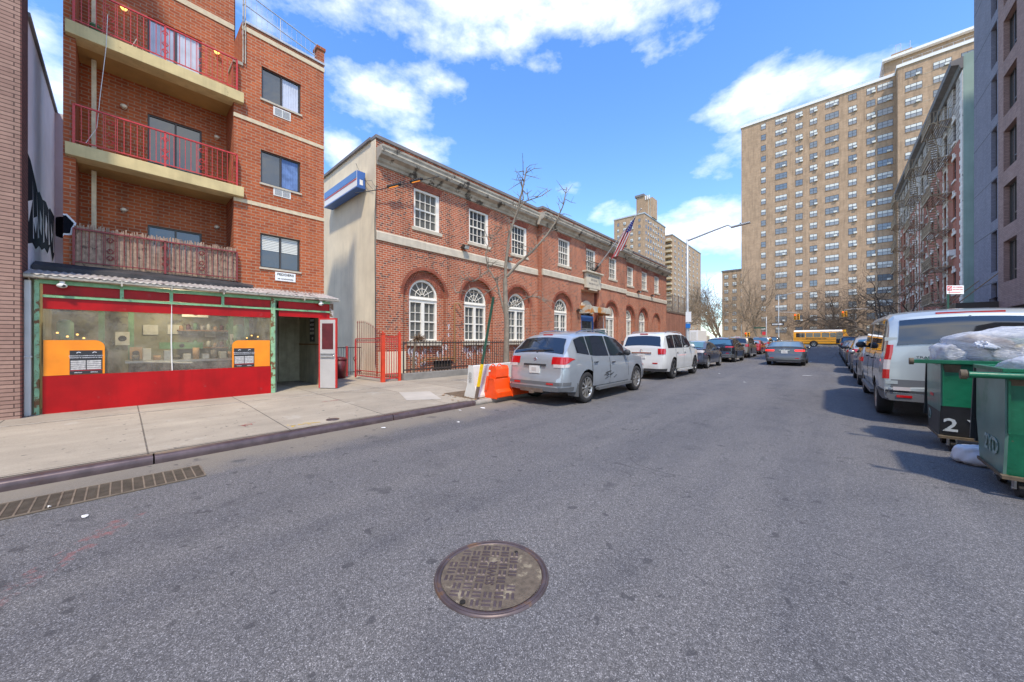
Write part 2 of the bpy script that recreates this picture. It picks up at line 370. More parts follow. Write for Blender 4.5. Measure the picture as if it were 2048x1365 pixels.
# ------------------------------------------------------------ mesh helpers
class MB:
    def __init__(s): s.v = []; s.f = []; s.m = []; s.sm = []
    def add(s, vs, fs, m=0, smooth=False):
        o = len(s.v); s.v += [tuple(v) for v in vs]
        for f in fs: s.f.append([i + o for i in f]); s.m.append(m); s.sm.append(smooth)
        return s
    def box(s, a, b, m=0):
        x0, y0, z0 = a; x1, y1, z1 = b
        if x0 > x1: x0, x1 = x1, x0
        if y0 > y1: y0, y1 = y1, y0
        if z0 > z1: z0, z1 = z1, z0
        return s.add([(x0, y0, z0), (x1, y0, z0), (x1, y1, z0), (x0, y1, z0), (x0, y0, z1), (x1, y0, z1), (x1, y1, z1), (x0, y1, z1)],
                     [(0, 3, 2, 1), (4, 5, 6, 7), (0, 1, 5, 4), (1, 2, 6, 5), (2, 3, 7, 6), (3, 0, 4, 7)], m)
    def bar(s, p, q, w, h, m=0, up=(0, 0, 1)):
        p = Vector(p); q = Vector(q); d = (q - p)
        if d.length < 1e-6: return s
        d.normalize(); u = Vector(up)
        if abs(d.dot(u)) > .98: u = Vector((1, 0, 0))
        a = d.cross(u).normalized() * (w / 2); b = a.cross(d).normalized() * (h / 2)
        vs = [p - a - b, p + a - b, p + a + b, p - a + b, q - a - b, q + a - b, q + a + b, q - a + b]
        return s.add(vs, [(3, 2, 1, 0), (4, 5, 6, 7), (0, 1, 5, 4), (1, 2, 6, 5), (2, 3, 7, 6), (3, 0, 4, 7)], m)
    def tube(s, pts, r, seg=8, m=0, cap=True, smooth=True):
        pts = [Vector(p) for p in pts]; n = len(pts)
        rs = r if isinstance(r, (list, tuple)) else [r] * n
        vs = []; ref = None
        for i, p in enumerate(pts):
            d = (pts[min(i + 1, n - 1)] - pts[max(i - 1, 0)])
            if d.length < 1e-9: d = Vector((0, 0, 1))
            d.normalize()
            if ref is None: ref = Vector((0, 0, 1)) if abs(d.z) < .9 else Vector((1, 0, 0))
            a = d.cross(ref)
            if a.length < 1e-4: a = d.cross(Vector((0, 1, 0)))
            a.normalize(); b = d.cross(a).normalized(); ref = a.cross(d) * 1.0 if False else ref
            for k in range(seg):
                t = 2 * pi * k / seg; vs.append(p + (a * cos(t) + b * sin(t)) * rs[i])
        fs = [(i * seg + k, i * seg + (k + 1) % seg, (i + 1) * seg + (k + 1) % seg, (i + 1) * seg + k) for i in range(n - 1) for k in range(seg)]
        s.add(vs, fs, m, smooth)
        if cap: s.add(vs[:seg], [tuple(range(seg))], m); s.add(vs[-seg:], [tuple(reversed(range(seg)))], m)
        return s
    def cyl(s, c, r, h, seg=16, m=0, axis='z', r2=None, smooth=True):
        d = {'x': Vector((1, 0, 0)), 'y': Vector((0, 1, 0)), 'z': Vector((0, 0, 1))}[axis] * h
        c = Vector(c); return s.tube([c, c + d], [r, r if r2 is None else r2], seg, m, True, smooth)
    def lathe(s, prof, c=(0, 0, 0), seg=24, m=0, axis='z', smooth=True):
        c = Vector(c); vs = []
        for (r, h) in prof:
            for k in range(seg):
                t = 2 * pi * k / seg; x, y = r * cos(t), r * sin(t)
                vs.append(c + (Vector((x, y, h)) if axis == 'z' else Vector((h, x, y)) if axis == 'x' else Vector((x, h, y))))
        n = len(prof)
        return s.add(vs, [(i * seg + k, i * seg + (k + 1) % seg, (i + 1) * seg + (k + 1) % seg, (i + 1) * seg + k) for i in range(n - 1) for k in range(seg)], m, smooth)
    def prism(s, poly, f0, f1, m=0, smooth=False):
        """poly of 2D points, f0/f1 map them to 3D at the two ends"""
        n = len(poly); vs = [f0(*p) for p in poly] + [f1(*p) for p in poly]
        s.add(vs, [tuple(range(n)), tuple(reversed(range(n, 2 * n)))], m)
        return s.add(vs, [(i, (i + 1) % n, n + (i + 1) % n, n + i) for i in range(n)], m, smooth)
    def grid(s, rows, m=0, smooth=True, close=False):
        n = len(rows[0]); vs = [p for r in rows for p in r]
        fs = []
        for i in range(len(rows) - 1):
            for k in range(n - (0 if close else 1)):
                fs.append((i * n + k, i * n + (k + 1) % n, (i + 1) * n + (k + 1) % n, (i + 1) * n + k))
        return s.add(vs, fs, m, smooth)
    def sphere(s, c, r, seg=12, rings=8, m=0, sc=(1, 1, 1)):
        c = Vector(c); rows = []
        for i in range(rings + 1):
            ph = pi * i / rings; rows.append([(c.x + r * sc[0] * sin(ph) * cos(2 * pi * k / seg), c.y + r * sc[1] * sin(ph) * sin(2 * pi * k / seg), c.z + r * sc[2] * cos(ph)) for k in range(seg)])
        return s.grid(rows, m, True, True)
    def ico(s, c, r, m=0): return s.sphere(c, r, 6, 4, m)
    def ribbon(s, pts, w, nrm, m=0, off=0.004):
        """flat painted stroke along pts lying on a surface with normal nrm"""
        n = Vector(nrm).normalized(); P = [Vector(p) + n * off for p in pts]; vs = []
        for i, p in enumerate(P):
            d = (P[min(i + 1, len(P) - 1)] - P[max(i - 1, 0)]).normalized(); a = d.cross(n).normalized() * (w / 2)
            vs += [p - a, p + a]
        return s.add(vs, [(2 * i, 2 * i + 1, 2 * i + 3, 2 * i + 2) for i in range(len(P) - 1)], m)
    def mesh(s, name, mats):
        me = bpy.data.meshes.new(name); me.from_pydata(s.v, [], s.f)
        for k in mats: me.materials.append(MATS[k] if isinstance(k, str) else k)
        me.polygons.foreach_set('material_index', s.m); me.polygons.foreach_set('use_smooth', s.sm)
        me.update(); return me
def link(name, me, parent=None, loc=None):
    o = bpy.data.objects.new(name, me); C.objects.link(o)
    if parent is not None:
        o.parent = parent
        if WORLD.get(parent.name): o.location = -Vector(WORLD[parent.name])
        elif WORLD.get(parent.name) is None and parent.parent is not None: pass
    if loc is not None: o.location = loc
    return o
def part(name, mb, mats, parent=None, bev=0, rec=True, sharp=None):
    if isinstance(mats, str): mats = [mats]
    me = mb.mesh(name, mats)
    if rec or bev:
        bm = bmesh.new(); bm.from_mesh(me)
        if bev:
            bmesh.ops.remove_doubles(bm, verts=bm.verts, dist=1e-5)
            es = [e for e in bm.edges if len(e.link_faces) == 2 and e.calc_face_angle(0) > .5]
            bmesh.ops.bevel(bm, geom=es, offset=bev, segments=2, affect='EDGES', profile=.6)
        bmesh.ops.recalc_face_normals(bm, faces=bm.faces); bm.to_mesh(me); bm.free()
    if sharp: me.set_sharp_from_angle(angle=radians(sharp))
    o = link(name, me, parent)
    return o
def thing(name, label, cat, loc=(0, 0, 0), group=None, world=True, rz=0):
    e = bpy.data.objects.new(name, None); C.objects.link(e); e.location = loc; e.rotation_euler = (0, 0, rz)
    e.empty_display_size = .2
    e['label'] = label; e['category'] = cat
    if group: e['group'] = group
    if world: WORLD[e.name] = tuple(loc)
    return e
def tag(o, label, cat, group=None):
    o['label'] = label; o['category'] = cat
    if group: o['group'] = group
    return o
def struct(o, kind='structure'): o['kind'] = kind; return o
def kids(o): return [c for c in bpy.data.objects if c.parent == o]
def dup_tree(src, loc, rz=0, label=None, parent=None):
    c = src.copy(); C.objects.link(c)
    if parent is not None: c.parent = parent
    else: c.location = loc; c.rotation_euler = (0, 0, rz)
    if label: c['label'] = label
    for k in kids(src): dup_tree(k, None, 0, None, c)
    return c
def text_mb(body, size, fn, depth=.004, bold=False, align='CENTER', sx=1):
    """lettering as mesh; fn maps text-plane x,y (metres) and height to 3D"""
    cu = bpy.data.curves.new('lettering', 'FONT'); cu.body = body; cu.size = size; cu.align_x = align; cu.align_y = 'CENTER'
    cu.extrude = depth / 2; cu.resolution_u = 2
    if bold: cu.offset = size * .018
    o = bpy.data.objects.new('lettering', cu); C.objects.link(o)
    dg = bpy.context.evaluated_depsgraph_get(); me = bpy.data.meshes.new_from_object(o.evaluated_get(dg))
    mb = MB(); mb.add([fn(v.co.x * sx, v.co.y, v.co.z) for v in me.vertices], [tuple(p.vertices) for p in me.polygons])
    bpy.data.objects.remove(o); bpy.data.curves.remove(cu); bpy.data.meshes.remove(me)
    return mb
def merge(a, b, m=None):
    o = len(a.v); a.v += b.v
    for i, f in enumerate(b.f): a.f.append([k + o for k in f]); a.m.append(b.m[i] if m is None else m); a.sm.append(b.sm[i])
    return a

# wall with openings.  fn(u, v, w) -> point; openings (u0,u1,v0,v1,arch)
def facade(mb, fn, u0, u1, v0, v1, ops, depth=.15, m=0, mr=None, ledge=None):
    mr = m if mr is None else mr
    us = sorted(set([u0, u1] + [o[0] for o in ops] + [o[1] for o in ops])); vs = sorted(set([v0, v1] + [o[2] for o in ops] + [o[3] for o in ops]))
    us = [u for u in us if u0 <= u <= u1]; vs = [v for v in vs if v0 <= v <= v1]
    for i in range(len(us) - 1):
        for k in range(len(vs) - 1):
            cu = (us[i] + us[i + 1]) / 2; cv = (vs[k] + vs[k + 1]) / 2
            if any(o[0] < cu < o[1] and o[2] < cv < o[3] for o in ops): continue
            mb.add([fn(us[i], vs[k], 0), fn(us[i + 1], vs[k], 0), fn(us[i + 1], vs[k + 1], 0), fn(us[i], vs[k + 1], 0)], [(0, 1, 2, 3)], m)
    for o in ops:
        a, b, c, d = o[:4]; arch = len(o) > 4 and o[4]
        if not arch:
            pts = [(a, c), (b, c), (b, d), (a, d)]
        else:
            r = (b - a) / 2; sp = d - r; n = 16; cx = (a + b) / 2
            arc = [(cx + r * cos(pi * k / n), sp + r * sin(pi * k / n)) for k in range(n + 1)]
            pts = [(a, c), (b, c)] + arc
            h = n // 2
            for k in range(h):
                p, q = arc[k], arc[k + 1]; mb.add([fn(*p, 0), fn(b, p[1], 0), fn(b, q[1], 0), fn(*q, 0)], [(0, 1, 2, 3)], m)
                p, q = arc[n - k], arc[n - k - 1]; mb.add([fn(*p, 0), fn(a, p[1], 0), fn(a, q[1], 0), fn(*q, 0)], [(0, 1, 2, 3)], m)
        n = len(pts)
        for k in range(n):
            p, q = pts[k], pts[(k + 1) % n]
            mb.add([fn(*p, 0), fn(*q, 0), fn(*q, -depth), fn(*p, -depth)], [(0, 1, 2, 3)], mr)
    return mb
def ubox(mb, fn, u0, u1, v0, v1, w0, w1, m=0):
    vs = [fn(u, v, w) for u in (u0, u1) for v in (v0, v1) for w in (w0, w1)]
    return mb.add(vs, [(0, 1, 3, 2), (4, 6, 7, 5), (0, 4, 5, 1), (2, 3, 7, 6), (0, 2, 6, 4), (1, 5, 7, 3)], m)
FX = lambda x: (lambda u, v, w: (x + w, u, v))      # facing +X
FNX = lambda x: (lambda u, v, w: (x - w, u, v))     # facing -X
FNY = lambda y: (lambda u, v, w: (u, y - w, v))     # facing -Y
# ------------------------------------------------------------ light, sky, camera
sc = bpy.context.scene
SUN = Vector((.41, -.34, .85)).normalized()
w = bpy.data.worlds.new('World'); sc.world = w; w.use_nodes = True
nt = w.node_tree; bg = nt.nodes['Background']; L = nt.links.new
sky = nt.nodes.new('ShaderNodeTexSky'); sky.sky_type = 'NISHITA'; sky.sun_disc = False
sky.sun_elevation = math.asin(SUN.z); sky.sun_rotation = atan2(SUN.x, SUN.y)
sky.air_density = 1.0; sky.dust_density = .3; sky.ozone_density = 2.5
tc = nt.nodes.new('ShaderNodeTexCoord'); D = tc.outputs['Generated']
sz = nt.nodes.new('ShaderNodeSeparateXYZ'); L(D, sz.inputs[0]); tz = ramp(nt, sz.outputs[2], [(.0, 0), (.75, 1)])
skyc = mixc(nt, 1, sky.outputs[0], mixc(nt, tz, (1.10, 1.26, 1.34), (.72, 1.14, 1.62)), 'MULTIPLY')
th = atan2(637, 705)
def pdir(px, py):
    u = (px - 1024) / 705; v = (683 - py) / 705
    return Vector((-sin(th) + u * cos(th), cos(th) + u * sin(th), v)).normalized()
# banks of fair-weather cloud: centre direction, horizontal and vertical angular size
clouds = [(900, 20, .30, .13, 1.0), (1130, 0, .22, .09, 1.0), (750, 210, .13, .09, 1.0), (760, 120, .09, .05, .6), (1080, 110, .10, .12, .75), (870, 130, .16, .07, .8), (680, 290, .08, .07, .85), (830, 300, .11, .05, .8),
          (1530, 185, .13, .06, 1.0), (1690, 175, .15, .05, .9), (1450, 320, .11, .06, .72), (1400, 455, .15, .07, .95), (1480, 470, .10, .06, .9), (1230, 425, .075, .05, .75), (1140, 385, .06, .03, .6), (1440, 580, .12, .05, .85),
          (-300, 200, .5, .2, .8), (2600, 400, .3, .1, .7), (500, -300, .5, .2, .8), (1800, -500, .5, .25, .7), (1450, 500, .14, .04, .6), (560, 10, .1, .05, .5), (1360, 385, .07, .03, .5), (1290, 30, .07, .07, .7)]
nz = nt.nodes.new('ShaderNodeTexNoise'); nz.inputs['Scale'].default_value = 4.2; nz.inputs['Detail'].default_value = 9; nz.inputs['Roughness'].default_value = .58
mp = nt.nodes.new('ShaderNodeMapping'); mp.inputs['Scale'].default_value = (1, 1, 1.9); L(D, mp.inputs[0]); L(mp.outputs[0], nz.inputs['Vector'])
acc = None
for px, py, a, b_, k in clouds + [(Vector(v_).normalized(), None, .55, .3, 1.0) for v_ in ((.3, -1, .4), (-.5, -1, .3), (.9, -.6, .35), (1, .15, .45), (-1, -.4, .4), (0, -1, .15))]:  # plus unseen clouds behind and beside the camera, added for fill and reflections
    d = pdir(px, py) if py is not None else px; h = Vector((d.y, -d.x, 0)).normalized(); u_ = h.cross(d).normalized()
    def dotn(vec):
        n = nt.nodes.new('ShaderNodeVectorMath'); n.operation = 'DOT_PRODUCT'; L(D, n.inputs[0]); n.inputs[1].default_value = vec; return n.outputs['Value']
    x = mth(nt, 'DIVIDE', dotn(h), a); y = mth(nt, 'DIVIDE', dotn(u_), b_)
    r2 = mth(nt, 'ADD', mth(nt, 'MULTIPLY', x, x), mth(nt, 'MULTIPLY', y, y))
    front = mth(nt, 'GREATER_THAN', dotn(d), 0)
    g_ = mth(nt, 'MULTIPLY', mth(nt, 'MULTIPLY', mth(nt, 'MAXIMUM', mth(nt, 'SUBTRACT', 1.25, mth(nt, 'MULTIPLY', r2, .62)), 0), k), front)
    acc = g_ if acc is None else mth(nt, 'MAXIMUM', acc, g_)
nz2 = nt.nodes.new('ShaderNodeTexNoise'); nz2.inputs['Scale'].default_value = 11; nz2.inputs['Detail'].default_value = 8; nz2.inputs['Roughness'].default_value = .6; L(mp.outputs[0], nz2.inputs['Vector'])
nn = mth(nt, 'ADD', mth(nt, 'MULTIPLY', mth(nt, 'SUBTRACT', nz.outputs['Fac'], .5), 3.4), mth(nt, 'MULTIPLY', mth(nt, 'SUBTRACT', nz2.outputs['Fac'], .5), 1.5))
cm = ramp(nt, mth(nt, 'ADD', mth(nt, 'SUBTRACT', acc, .66), mth(nt, 'MULTIPLY', nn, .62)), [(.0, 0), (.28, .30), (.85, 1)])
cc = mixc(nt, ramp(nt, nz2.outputs['Fac'], [(.35, 0), (.65, 1)]), (CLD * .86, CLD * .91, CLD * 1.0), (CLD, CLD, CLD))
fin = mixc(nt, cm, skyc, cc); L(fin, bg.inputs[0]); bg.inputs[1].default_value = SKYS
sl = bpy.data.lights.new('sun', 'SUN'); sl.energy = SUNS; sl.angle = radians(3.5); sl.color = (1, .88, .70)
so = bpy.data.objects.new('sun', sl); C.objects.link(so); so.rotation_euler = SUN.to_track_quat('Z', 'Y').to_euler(); so.location = SUN * 60
cam = bpy.data.cameras.new('camera'); co = bpy.data.objects.new('camera', cam); C.objects.link(co)
cam.sensor_width = 36; cam.lens = 705 / 2048 * 36; cam.clip_start = .05; cam.clip_end = 3000
co.location = (0, 0, 1.45); co.rotation_euler = (pi / 2, 0, th); cam.shift_y = -.0003
sc.camera = co
sc.view_settings.view_transform = 'Standard'; sc.view_settings.look = 'None'; sc.view_settings.exposure = EXPO; sc.view_settings.gamma = 1
sc.render.resolution_x = 1024; sc.render.resolution_y = 682

# ------------------------------------------------------------ ground, road, pavements
def gz(y): return max(0, (min(y, 100) - 34) * .009)
YS = [-40, -20, -8, -2, 0, 2, 4, 6, 8, 12, 20, 34, 44, 54, 64, 74, 84, 94, 100, 140]
def strip(mb, x0, x1, ys, dz, m=0, sides=None):
    rows = [[(x0, y, gz(y) + dz), (x1, y, gz(y) + dz)] for y in ys]
    mb.grid(rows, m, False)
    if sides is not None:
        for x in (x0, x1): mb.grid([[(x, y, gz(y) + dz), (x, y, gz(y) - sides)] for y in ys], m, False)
        for y in (ys[0], ys[-1]): mb.add([(x0, y, gz(y) + dz), (x1, y, gz(y) + dz), (x1, y, gz(y) - sides), (x0, y, gz(y) - sides)], [(0, 1, 2, 3)], m)
    return mb
mb = MB(); mb.add([(-900, -600, -.06), (900, -600, -.06), (900, 100, -.06), (-900, 100, -.06)], [(0, 1, 2, 3)])
mb.add([(-900, 100, -.06), (900, 100, -.06), (900, 104, .55), (-900, 104, .55)], [(0, 1, 2, 3)]); mb.add([(-900, 104, .55), (900, 104, .55), (900, 1500, .55), (-900, 1500, .55)], [(0, 1, 2, 3)])
struct(part('ground', mb, 'grass', rec=False))
mb = MB(); strip(mb, -5.9, 2.85, [y for y in YS if y <= 74] + [76], 0)
struct(part('road', mb, 'asphalt', rec=False))
mb = MB(); strip(mb, -90, 90, [76, 84, 94], 0)
struct(part('cross_street', mb, 'asphalt', rec=False))
mb = MB(); strip(mb, -30, -8.6, [-40, -20, -2, 2, 6, 12, 34, 54, 76], .15, 0, .1)
mb.grid([[(-8.6, y, gz(y) + .15), (-6.02, y, gz(y) + .10)] for y in [-40, -20, -2, 2, 6, 12, 34, 54, 76]], 0, False)
struct(part('sidewalk', mb, 'sidewalk', rec=False))
mb = MB(); strip(mb, 2.97, 40, [-40, -8, 12, 34, 54, 76], .15, 0, .1)
struct(part('sidewalk', mb, 'sidewalk_far', rec=False))
mb = MB(); strip(mb, -90, 90, [94.13, 98.5], .15, 0, .1)
struct(part('sidewalk', mb, 'sidewalk_far', rec=False))
# kerbs: steel-faced beside the shop, stone beyond
prof = [(-6.02, .102), (-5.93, .102), (-5.905, .095), (-5.89, .075), (-5.885, .04), (-5.885, -.02), (-6.02, -.02)]
def kerb(y0, y1, prof, ys=None):
    mb = MB(); ys = ys or [y0, y1]
    rows = [[(x, y, gz(y) + z) for x, z in prof] for y in ys]; mb.grid(rows, 0, True, True)
    for r in (rows[0], rows[-1]): mb.add(r, [tuple(range(len(r)))], 0)
    return mb
for a, b in ((-9, -5.9), (-5.88, -2.8), (-2.78, .245), (.26, 3.3), (3.315, 5.3)):
    struct(part('kerb', kerb(a, b, prof), 'kerb_steel', sharp=50))
struct(part('kerb', kerb(5.315, 75.9, [(-6.02, .103), (-5.92, .102), (-5.89, .085), (-5.88, -.02), (-6.02, -.02)], [5.315, 12, 34, 54, 75.9]), 'kerb_stone'))
struct(part('kerb', kerb(-9, 75.9, [(2.97, .153), (2.87, .15), (2.85, .13), (2.84, -.02), (2.97, -.02)], [-9, 12, 34, 54, 75.9]), 'kerb_stone'))
mb = MB(); mb.box((-90, 94, .3), (90, 94.12, .69)); struct(part('kerb', mb, 'kerb_stone'))
# crosswalk and stop line
mb = MB()
for k in range(12):
    x = -5.5 + k * .7
    mb.add([(x, 76.6, gz(76.6) + .004), (x + .35, 76.6, gz(76.6) + .004), (x + .35, 79, gz(79) + .004), (x, 79, gz(79) + .004)], [(0, 1, 2, 3)])
mb.add([(-5.5, 74.6, gz(74.6) + .004), (-1.4, 74.6, gz(74.6) + .004), (-1.4, 75, gz(75) + .004), (-5.5, 75, gz(75) + .004)], [(0, 1, 2, 3)])
struct(part('road_marking', mb, 'road_paint', rec=False))
# light cement patch lines and joint on the pavement by the shop
mb = MB()
def zs_(x): return .15 if x < -8.6 else .15 - .05 * (x + 8.6) / 2.58
def line(pts, wd, z=.004):
    P = []
    for i in range(len(pts) - 1):
        for t in range(8):
            f = t / 8; x_ = pts[i][0] * (1 - f) + pts[i + 1][0] * f + random.uniform(-.012, .012); P.append((x_, pts[i][1] * (1 - f) + pts[i + 1][1] * f, zs_(x_) + z))
    P.append((*pts[-1], zs_(pts[-1][0]) + z)); mb.ribbon(P, wd, (0, 0, 1), 0, 0)
line([(-9.25, -3), (-9.27, .2), (-9.2, 3.6), (-9.35, 5.3), (-9.1, 7.5), (-7.6, 6.9)], .035)
line([(-9.2, 3.7), (-8.0, 4.6), (-7.3, 5.4)], .02)
line([(-8.3, 5.5), (-7.2, 5.9), (-7.0, 5.1)], .015)
struct(part('joint', mb, 'mortar_light', rec=False))
mb = MB(); line([(-6.05, -4), (-6.05, 0), (-6.05, 5.2)], .035); line([(-9.9, -1.6), (-9.0, -1.25), (-8, -1.5)], .03, .005)
struct(part('joint', mb, 'joint_dark', rec=False))
mb = MB(); mb.add([(-8.1, 4.7, zs_(-8.1) + .005), (-7.0, 4.25, zs_(-7) + .005), (-6.6, 4.9, zs_(-6.6) + .005), (-7.7, 5.35, zs_(-7.7) + .005)], [(0, 1, 2, 3)]); struct(part('patch', mb, 'concrete', rec=False))

# manhole in the roadway
mh = thing('manhole_cover', 'round iron sewer cover with basket-weave bars set in the asphalt', 'manhole', (-1.56, 1.54, 0), world=False, rz=0)
mb = MB(); mb.lathe([(.310, .004), (.313, .011), (.333, .012), (.336, .006), (.338, .014), (.347, .014), (.352, .001)], seg=72)
part('frame_ring', mb, 'iron_ring', mh, rec=False)
mb = MB(); mb.lathe([(.0, .0095), (.308, .0095)], seg=48); cv = part('cover', mb, 'grit', mh, rec=False)
# raised bars in alternating pairs
mb = MB(); A = radians(-52)
cs, sn_ = cos(A), sin(A)
def rot(x, y, z): return (x * cs - y * sn_, x * sn_ + y * cs, z)
rnd = random.Random(3)
st = .064
for i in range(-6, 7):
    for k in range(-6, 7):
        cx, cy = i * st, k * st
        if hypot(cx, cy) > .285 or rot(cx, cy, 0)[0] * .742 + rot(cx, cy, 0)[1] * .67 > .13 + rnd.uniform(-.05, .08) or (abs(cy) < .03 and -.16 < cx < .13): continue
        wear = .0048 if hypot(cx + .02, cy - .03) < .2 + rnd.uniform(-.03, .03) else .0022
        for q in (-1, 1):
            hx, hy = (.024, .008) if (i + k) % 2 else (.008, .024)
            ox, oy = (0, q * .015) if (i + k) % 2 else (q * .015, 0)
            z0, z1 = .009, .0095 + wear
            vs = [rot(cx + ox + sx * hx * f, cy + oy + sy * hy * f, z) for z, f in ((z0, 1.1), (z1, .85)) for sx, sy in ((-1, -1), (1, -1), (1, 1), (-1, 1))]
            mb.add(vs, [(4, 5, 6, 7), (0, 1, 5, 4), (1, 2, 6, 5), (2, 3, 7, 6), (3, 0, 4, 7)])
part('tread_bars', mb, 'iron_lid', mh)
tm = text_mb('SEWER', .072, lambda x, y, z: rot(-x, -y, .0095 + z), .007, True); part('lettering', tm, 'iron_lid', mh)
mb = MB(); mb.cyl((.06, -.285, .012), .016, .0055, 12); mb.cyl((-.03, .262, .006), .013, .005, 12); part('pick_hole', mb, 'void', mh)

# storm drain grate in the gutter
gr = thing('drain_grate', 'long rusty slotted drain grate in the gutter by the kerb', 'drain', (-5.2, .05, 0), world=True)
GY0, GY1 = -.75, .6; mb = MB(); mb.box((-5.42, GY0, -.3), (-4.97, GY1, .0025)); part('pit', mb, 'void', gr)
mb = MB()
for x in [-5.42 + .45 * k / 22 for k in range(23)]: mb.box((x - .0035, GY0, .0045), (x + .0035, GY1, .010))
part('slots', mb, 'grate_iron', gr)
mb = MB()
for k in range(19):
    y = GY0 + (GY1 - GY0) * k / 18; mb.box((-5.42, y - .006, .006), (-4.97, y + .006, .013))
mb.box((-4.975, GY0, .004), (-4.96, GY1, .014)); mb.box((-5.43, GY0, .004), (-5.415, GY1, .014)); part('cross_bars', mb, 'cross_bar', gr)
mb = MB(); mb.lathe([(0, .117), (.085, .117), (.088, .1145), (.1, .1145), (.104, .107)], (-6.3, 2.41, 0), 24)
tag(part('valve_cover', mb, 'iron_ring', rec=False), 'small round iron valve cover set in the sidewalk near the kerb', 'valve cover')
# litter and sprayed marks
def scrap(x, y, z, s, lab, mat='litter', cat='litter', grp='paper scraps dropped on the road', seed=0):
    r = random.Random(seed); mb = MB(); n = 7
    vs = [(x + s * cos(2 * pi * k / n) * r.uniform(.6, 1.2), y + s * .6 * sin(2 * pi * k / n) * r.uniform(.6, 1.2), z + .004 + r.uniform(0, .012)) for k in range(n)]
    mb.add([(x, y, z + .018)] + vs, [(0, 1 + k, 1 + (k + 1) % n) for k in range(n)])
    tag(part('paper_scrap', mb, mat, rec=False), lab, cat, grp)
for i, (x, y, z, s, lab) in enumerate([(-4.55, -.2, 0, .035, 'white paper scrap on the asphalt just below the drain grate'), (-5.0, -.42, .012, .022, 'tiny white scrap lying on the drain grate edge'),
    (-5.55, 5.2, 0, .07, 'crumpled white paper at the kerb beside the orange barrier'), (-5.7, 4.7, 0, .05, 'grey rag in the gutter before the orange barrier'), (-4.9, 4.0, 0, .05, 'flattened scrap on the road left of the silver SUV'),
    (-5.5, 2.9, 0, .06, 'pale scrap in the gutter by the steel kerb'), (-2.2, 14.5, 0, .06, 'white scrap on the road beside the white SUV'), (-.7, 19, 0, .22, 'long white paper strip on the road before the white van row'),
    (-1.0, 32, 0, .1, 'small bright scrap far up the middle of the road'), (-10.05, -1.55, .15, .12, 'white crumpled bag at the foot of the pink brick corner'), (-3.6, 17.5, 0, .05, 'white scrap on the asphalt near the navy sedan'), (-.95, .95, 0, .0001, '')]):
    if lab: scrap(x, y, z, s, lab, seed=i)
mb = MB(); r = random.Random(5)
def spray(x, y, dx, dy, n, z, m=0, wd=.015):
    for k in range(n):
        a = (x + r.uniform(-.06, .06) + dx * k / n, y + r.uniform(-.03, .03) + dy * k / n)
        mb.ribbon([(a[0], a[1], z), (a[0] + r.uniform(.02, .12), a[1] + r.uniform(-.02, .12), z)], wd, (0, 0, 1), m, .004)
spray(-6.9, 1.2, -.05, .25, 6, zs_(-6.8), 0, .02); spray(-8.1, 2.9, .0, .4, 6, zs_(-8.0), 0, .02); spray(-6.35, 1.75, .05, .35, 9, zs_(-6.28), 1, .03)
struct(part('sprayed_mark', mb, ['spray_red', 'spray_yellow'], rec=False))
# ------------------------------------------------------------ neighbour with pink brick front (far left)
nb = thing('brick_building', 'pink brick building with shade-darkened side wall at the left edge of the photo', 'building', (-12, -6, 0))
mb = MB(); mb.box((-10.62, -12, 0), (-10.05, -1.14, 14)); mb.box((-16, -12, 0), (-10.62, -1.4, 7.0))
# side face of the pier: shade painted in as a darker brick colour
part('front_wall', mb, 'brick_pink', nb)
mb = MB(); mb.box((-10.64, -1.142, .16), (-10.052, -1.125, 14.0)); part('pier_side', mb, 'brick_pink_shade', nb)
mb = MB(); mb.box((-10.0, -12, 13.9), (-10.7, -1.1, 14.1)); part('coping', mb, 'stone', nb)
sb = thing('stucco_wall', 'tall grey stucco party wall with black graffiti beside the orange brick balconies', 'wall', (-12.6, -1.3, 0))
mb = MB(); mb.box((-14.6, -1.36, 0), (-10.641, -1.14, 7.25)); mb.box((-14.8, -1.36, 0), (-14.6, -.8, 7.25)); part('wall', mb, 'stucco_grey', sb)
mb = MB(); mb.box((-14.85, -1.4, 7.252), (-10.645, -1.1, 7.33)); part('coping', mb, 'cornice_metal', sb)
# graffiti: tall dripping black shapes outlined in white, painted on the wall (x along the wall, z up)
top = [(-10.68, 4.41), (-11.01, 4.49), (-11.64, 4.45), (-11.84, 4.42), (-12.05, 4.51), (-12.5, 4.46), (-12.74, 4.51), (-12.97, 4.54), (-13.42, 4.48), (-13.61, 4.57), (-14.41, 4.56)]
top = [(x, z + .42 * max(0, 1 - (-10.68 - x) / 1.2)) for x, z in top]
bot = [(-10.68, 3.19), (-11.19, 3.3), (-11.57, 3.24), (-11.99, 3.39), (-12.34, 3.36), (-12.74, 3.47), (-13.24, 3.43), (-13.62, 3.68), (-14.09, 3.37), (-14.41, 3.6)]
gf = MB()
def fill(mb, top, bot, y, dz, m):
    N = 60
    for k in range(N):
        x0 = -10.68 - 3.73 * k / N; x1 = -10.68 - 3.73 * (k + 1) / N
        t = lambda x: interp_(top, x) + dz; b_ = lambda x: interp_(bot, x) - dz
        mb.add([(x0, y, b_(x0)), (x1, y, b_(x1)), (x1, y, t(x1)), (x0, y, t(x0))], [(0, 1, 2, 3)], m)
def interp_(P, x):
    for a, b in zip(P, P[1:]):
        if b[0] <= x <= a[0]: return a[1] + (b[1] - a[1]) * (x - a[0]) / (b[0] - a[0])
    return P[-1][1] if x < P[-1][0] else P[0][1]
fill(gf, top, bot, -1.1365, .07, 1); fill(gf, top, bot, -1.1335, 0, 0)
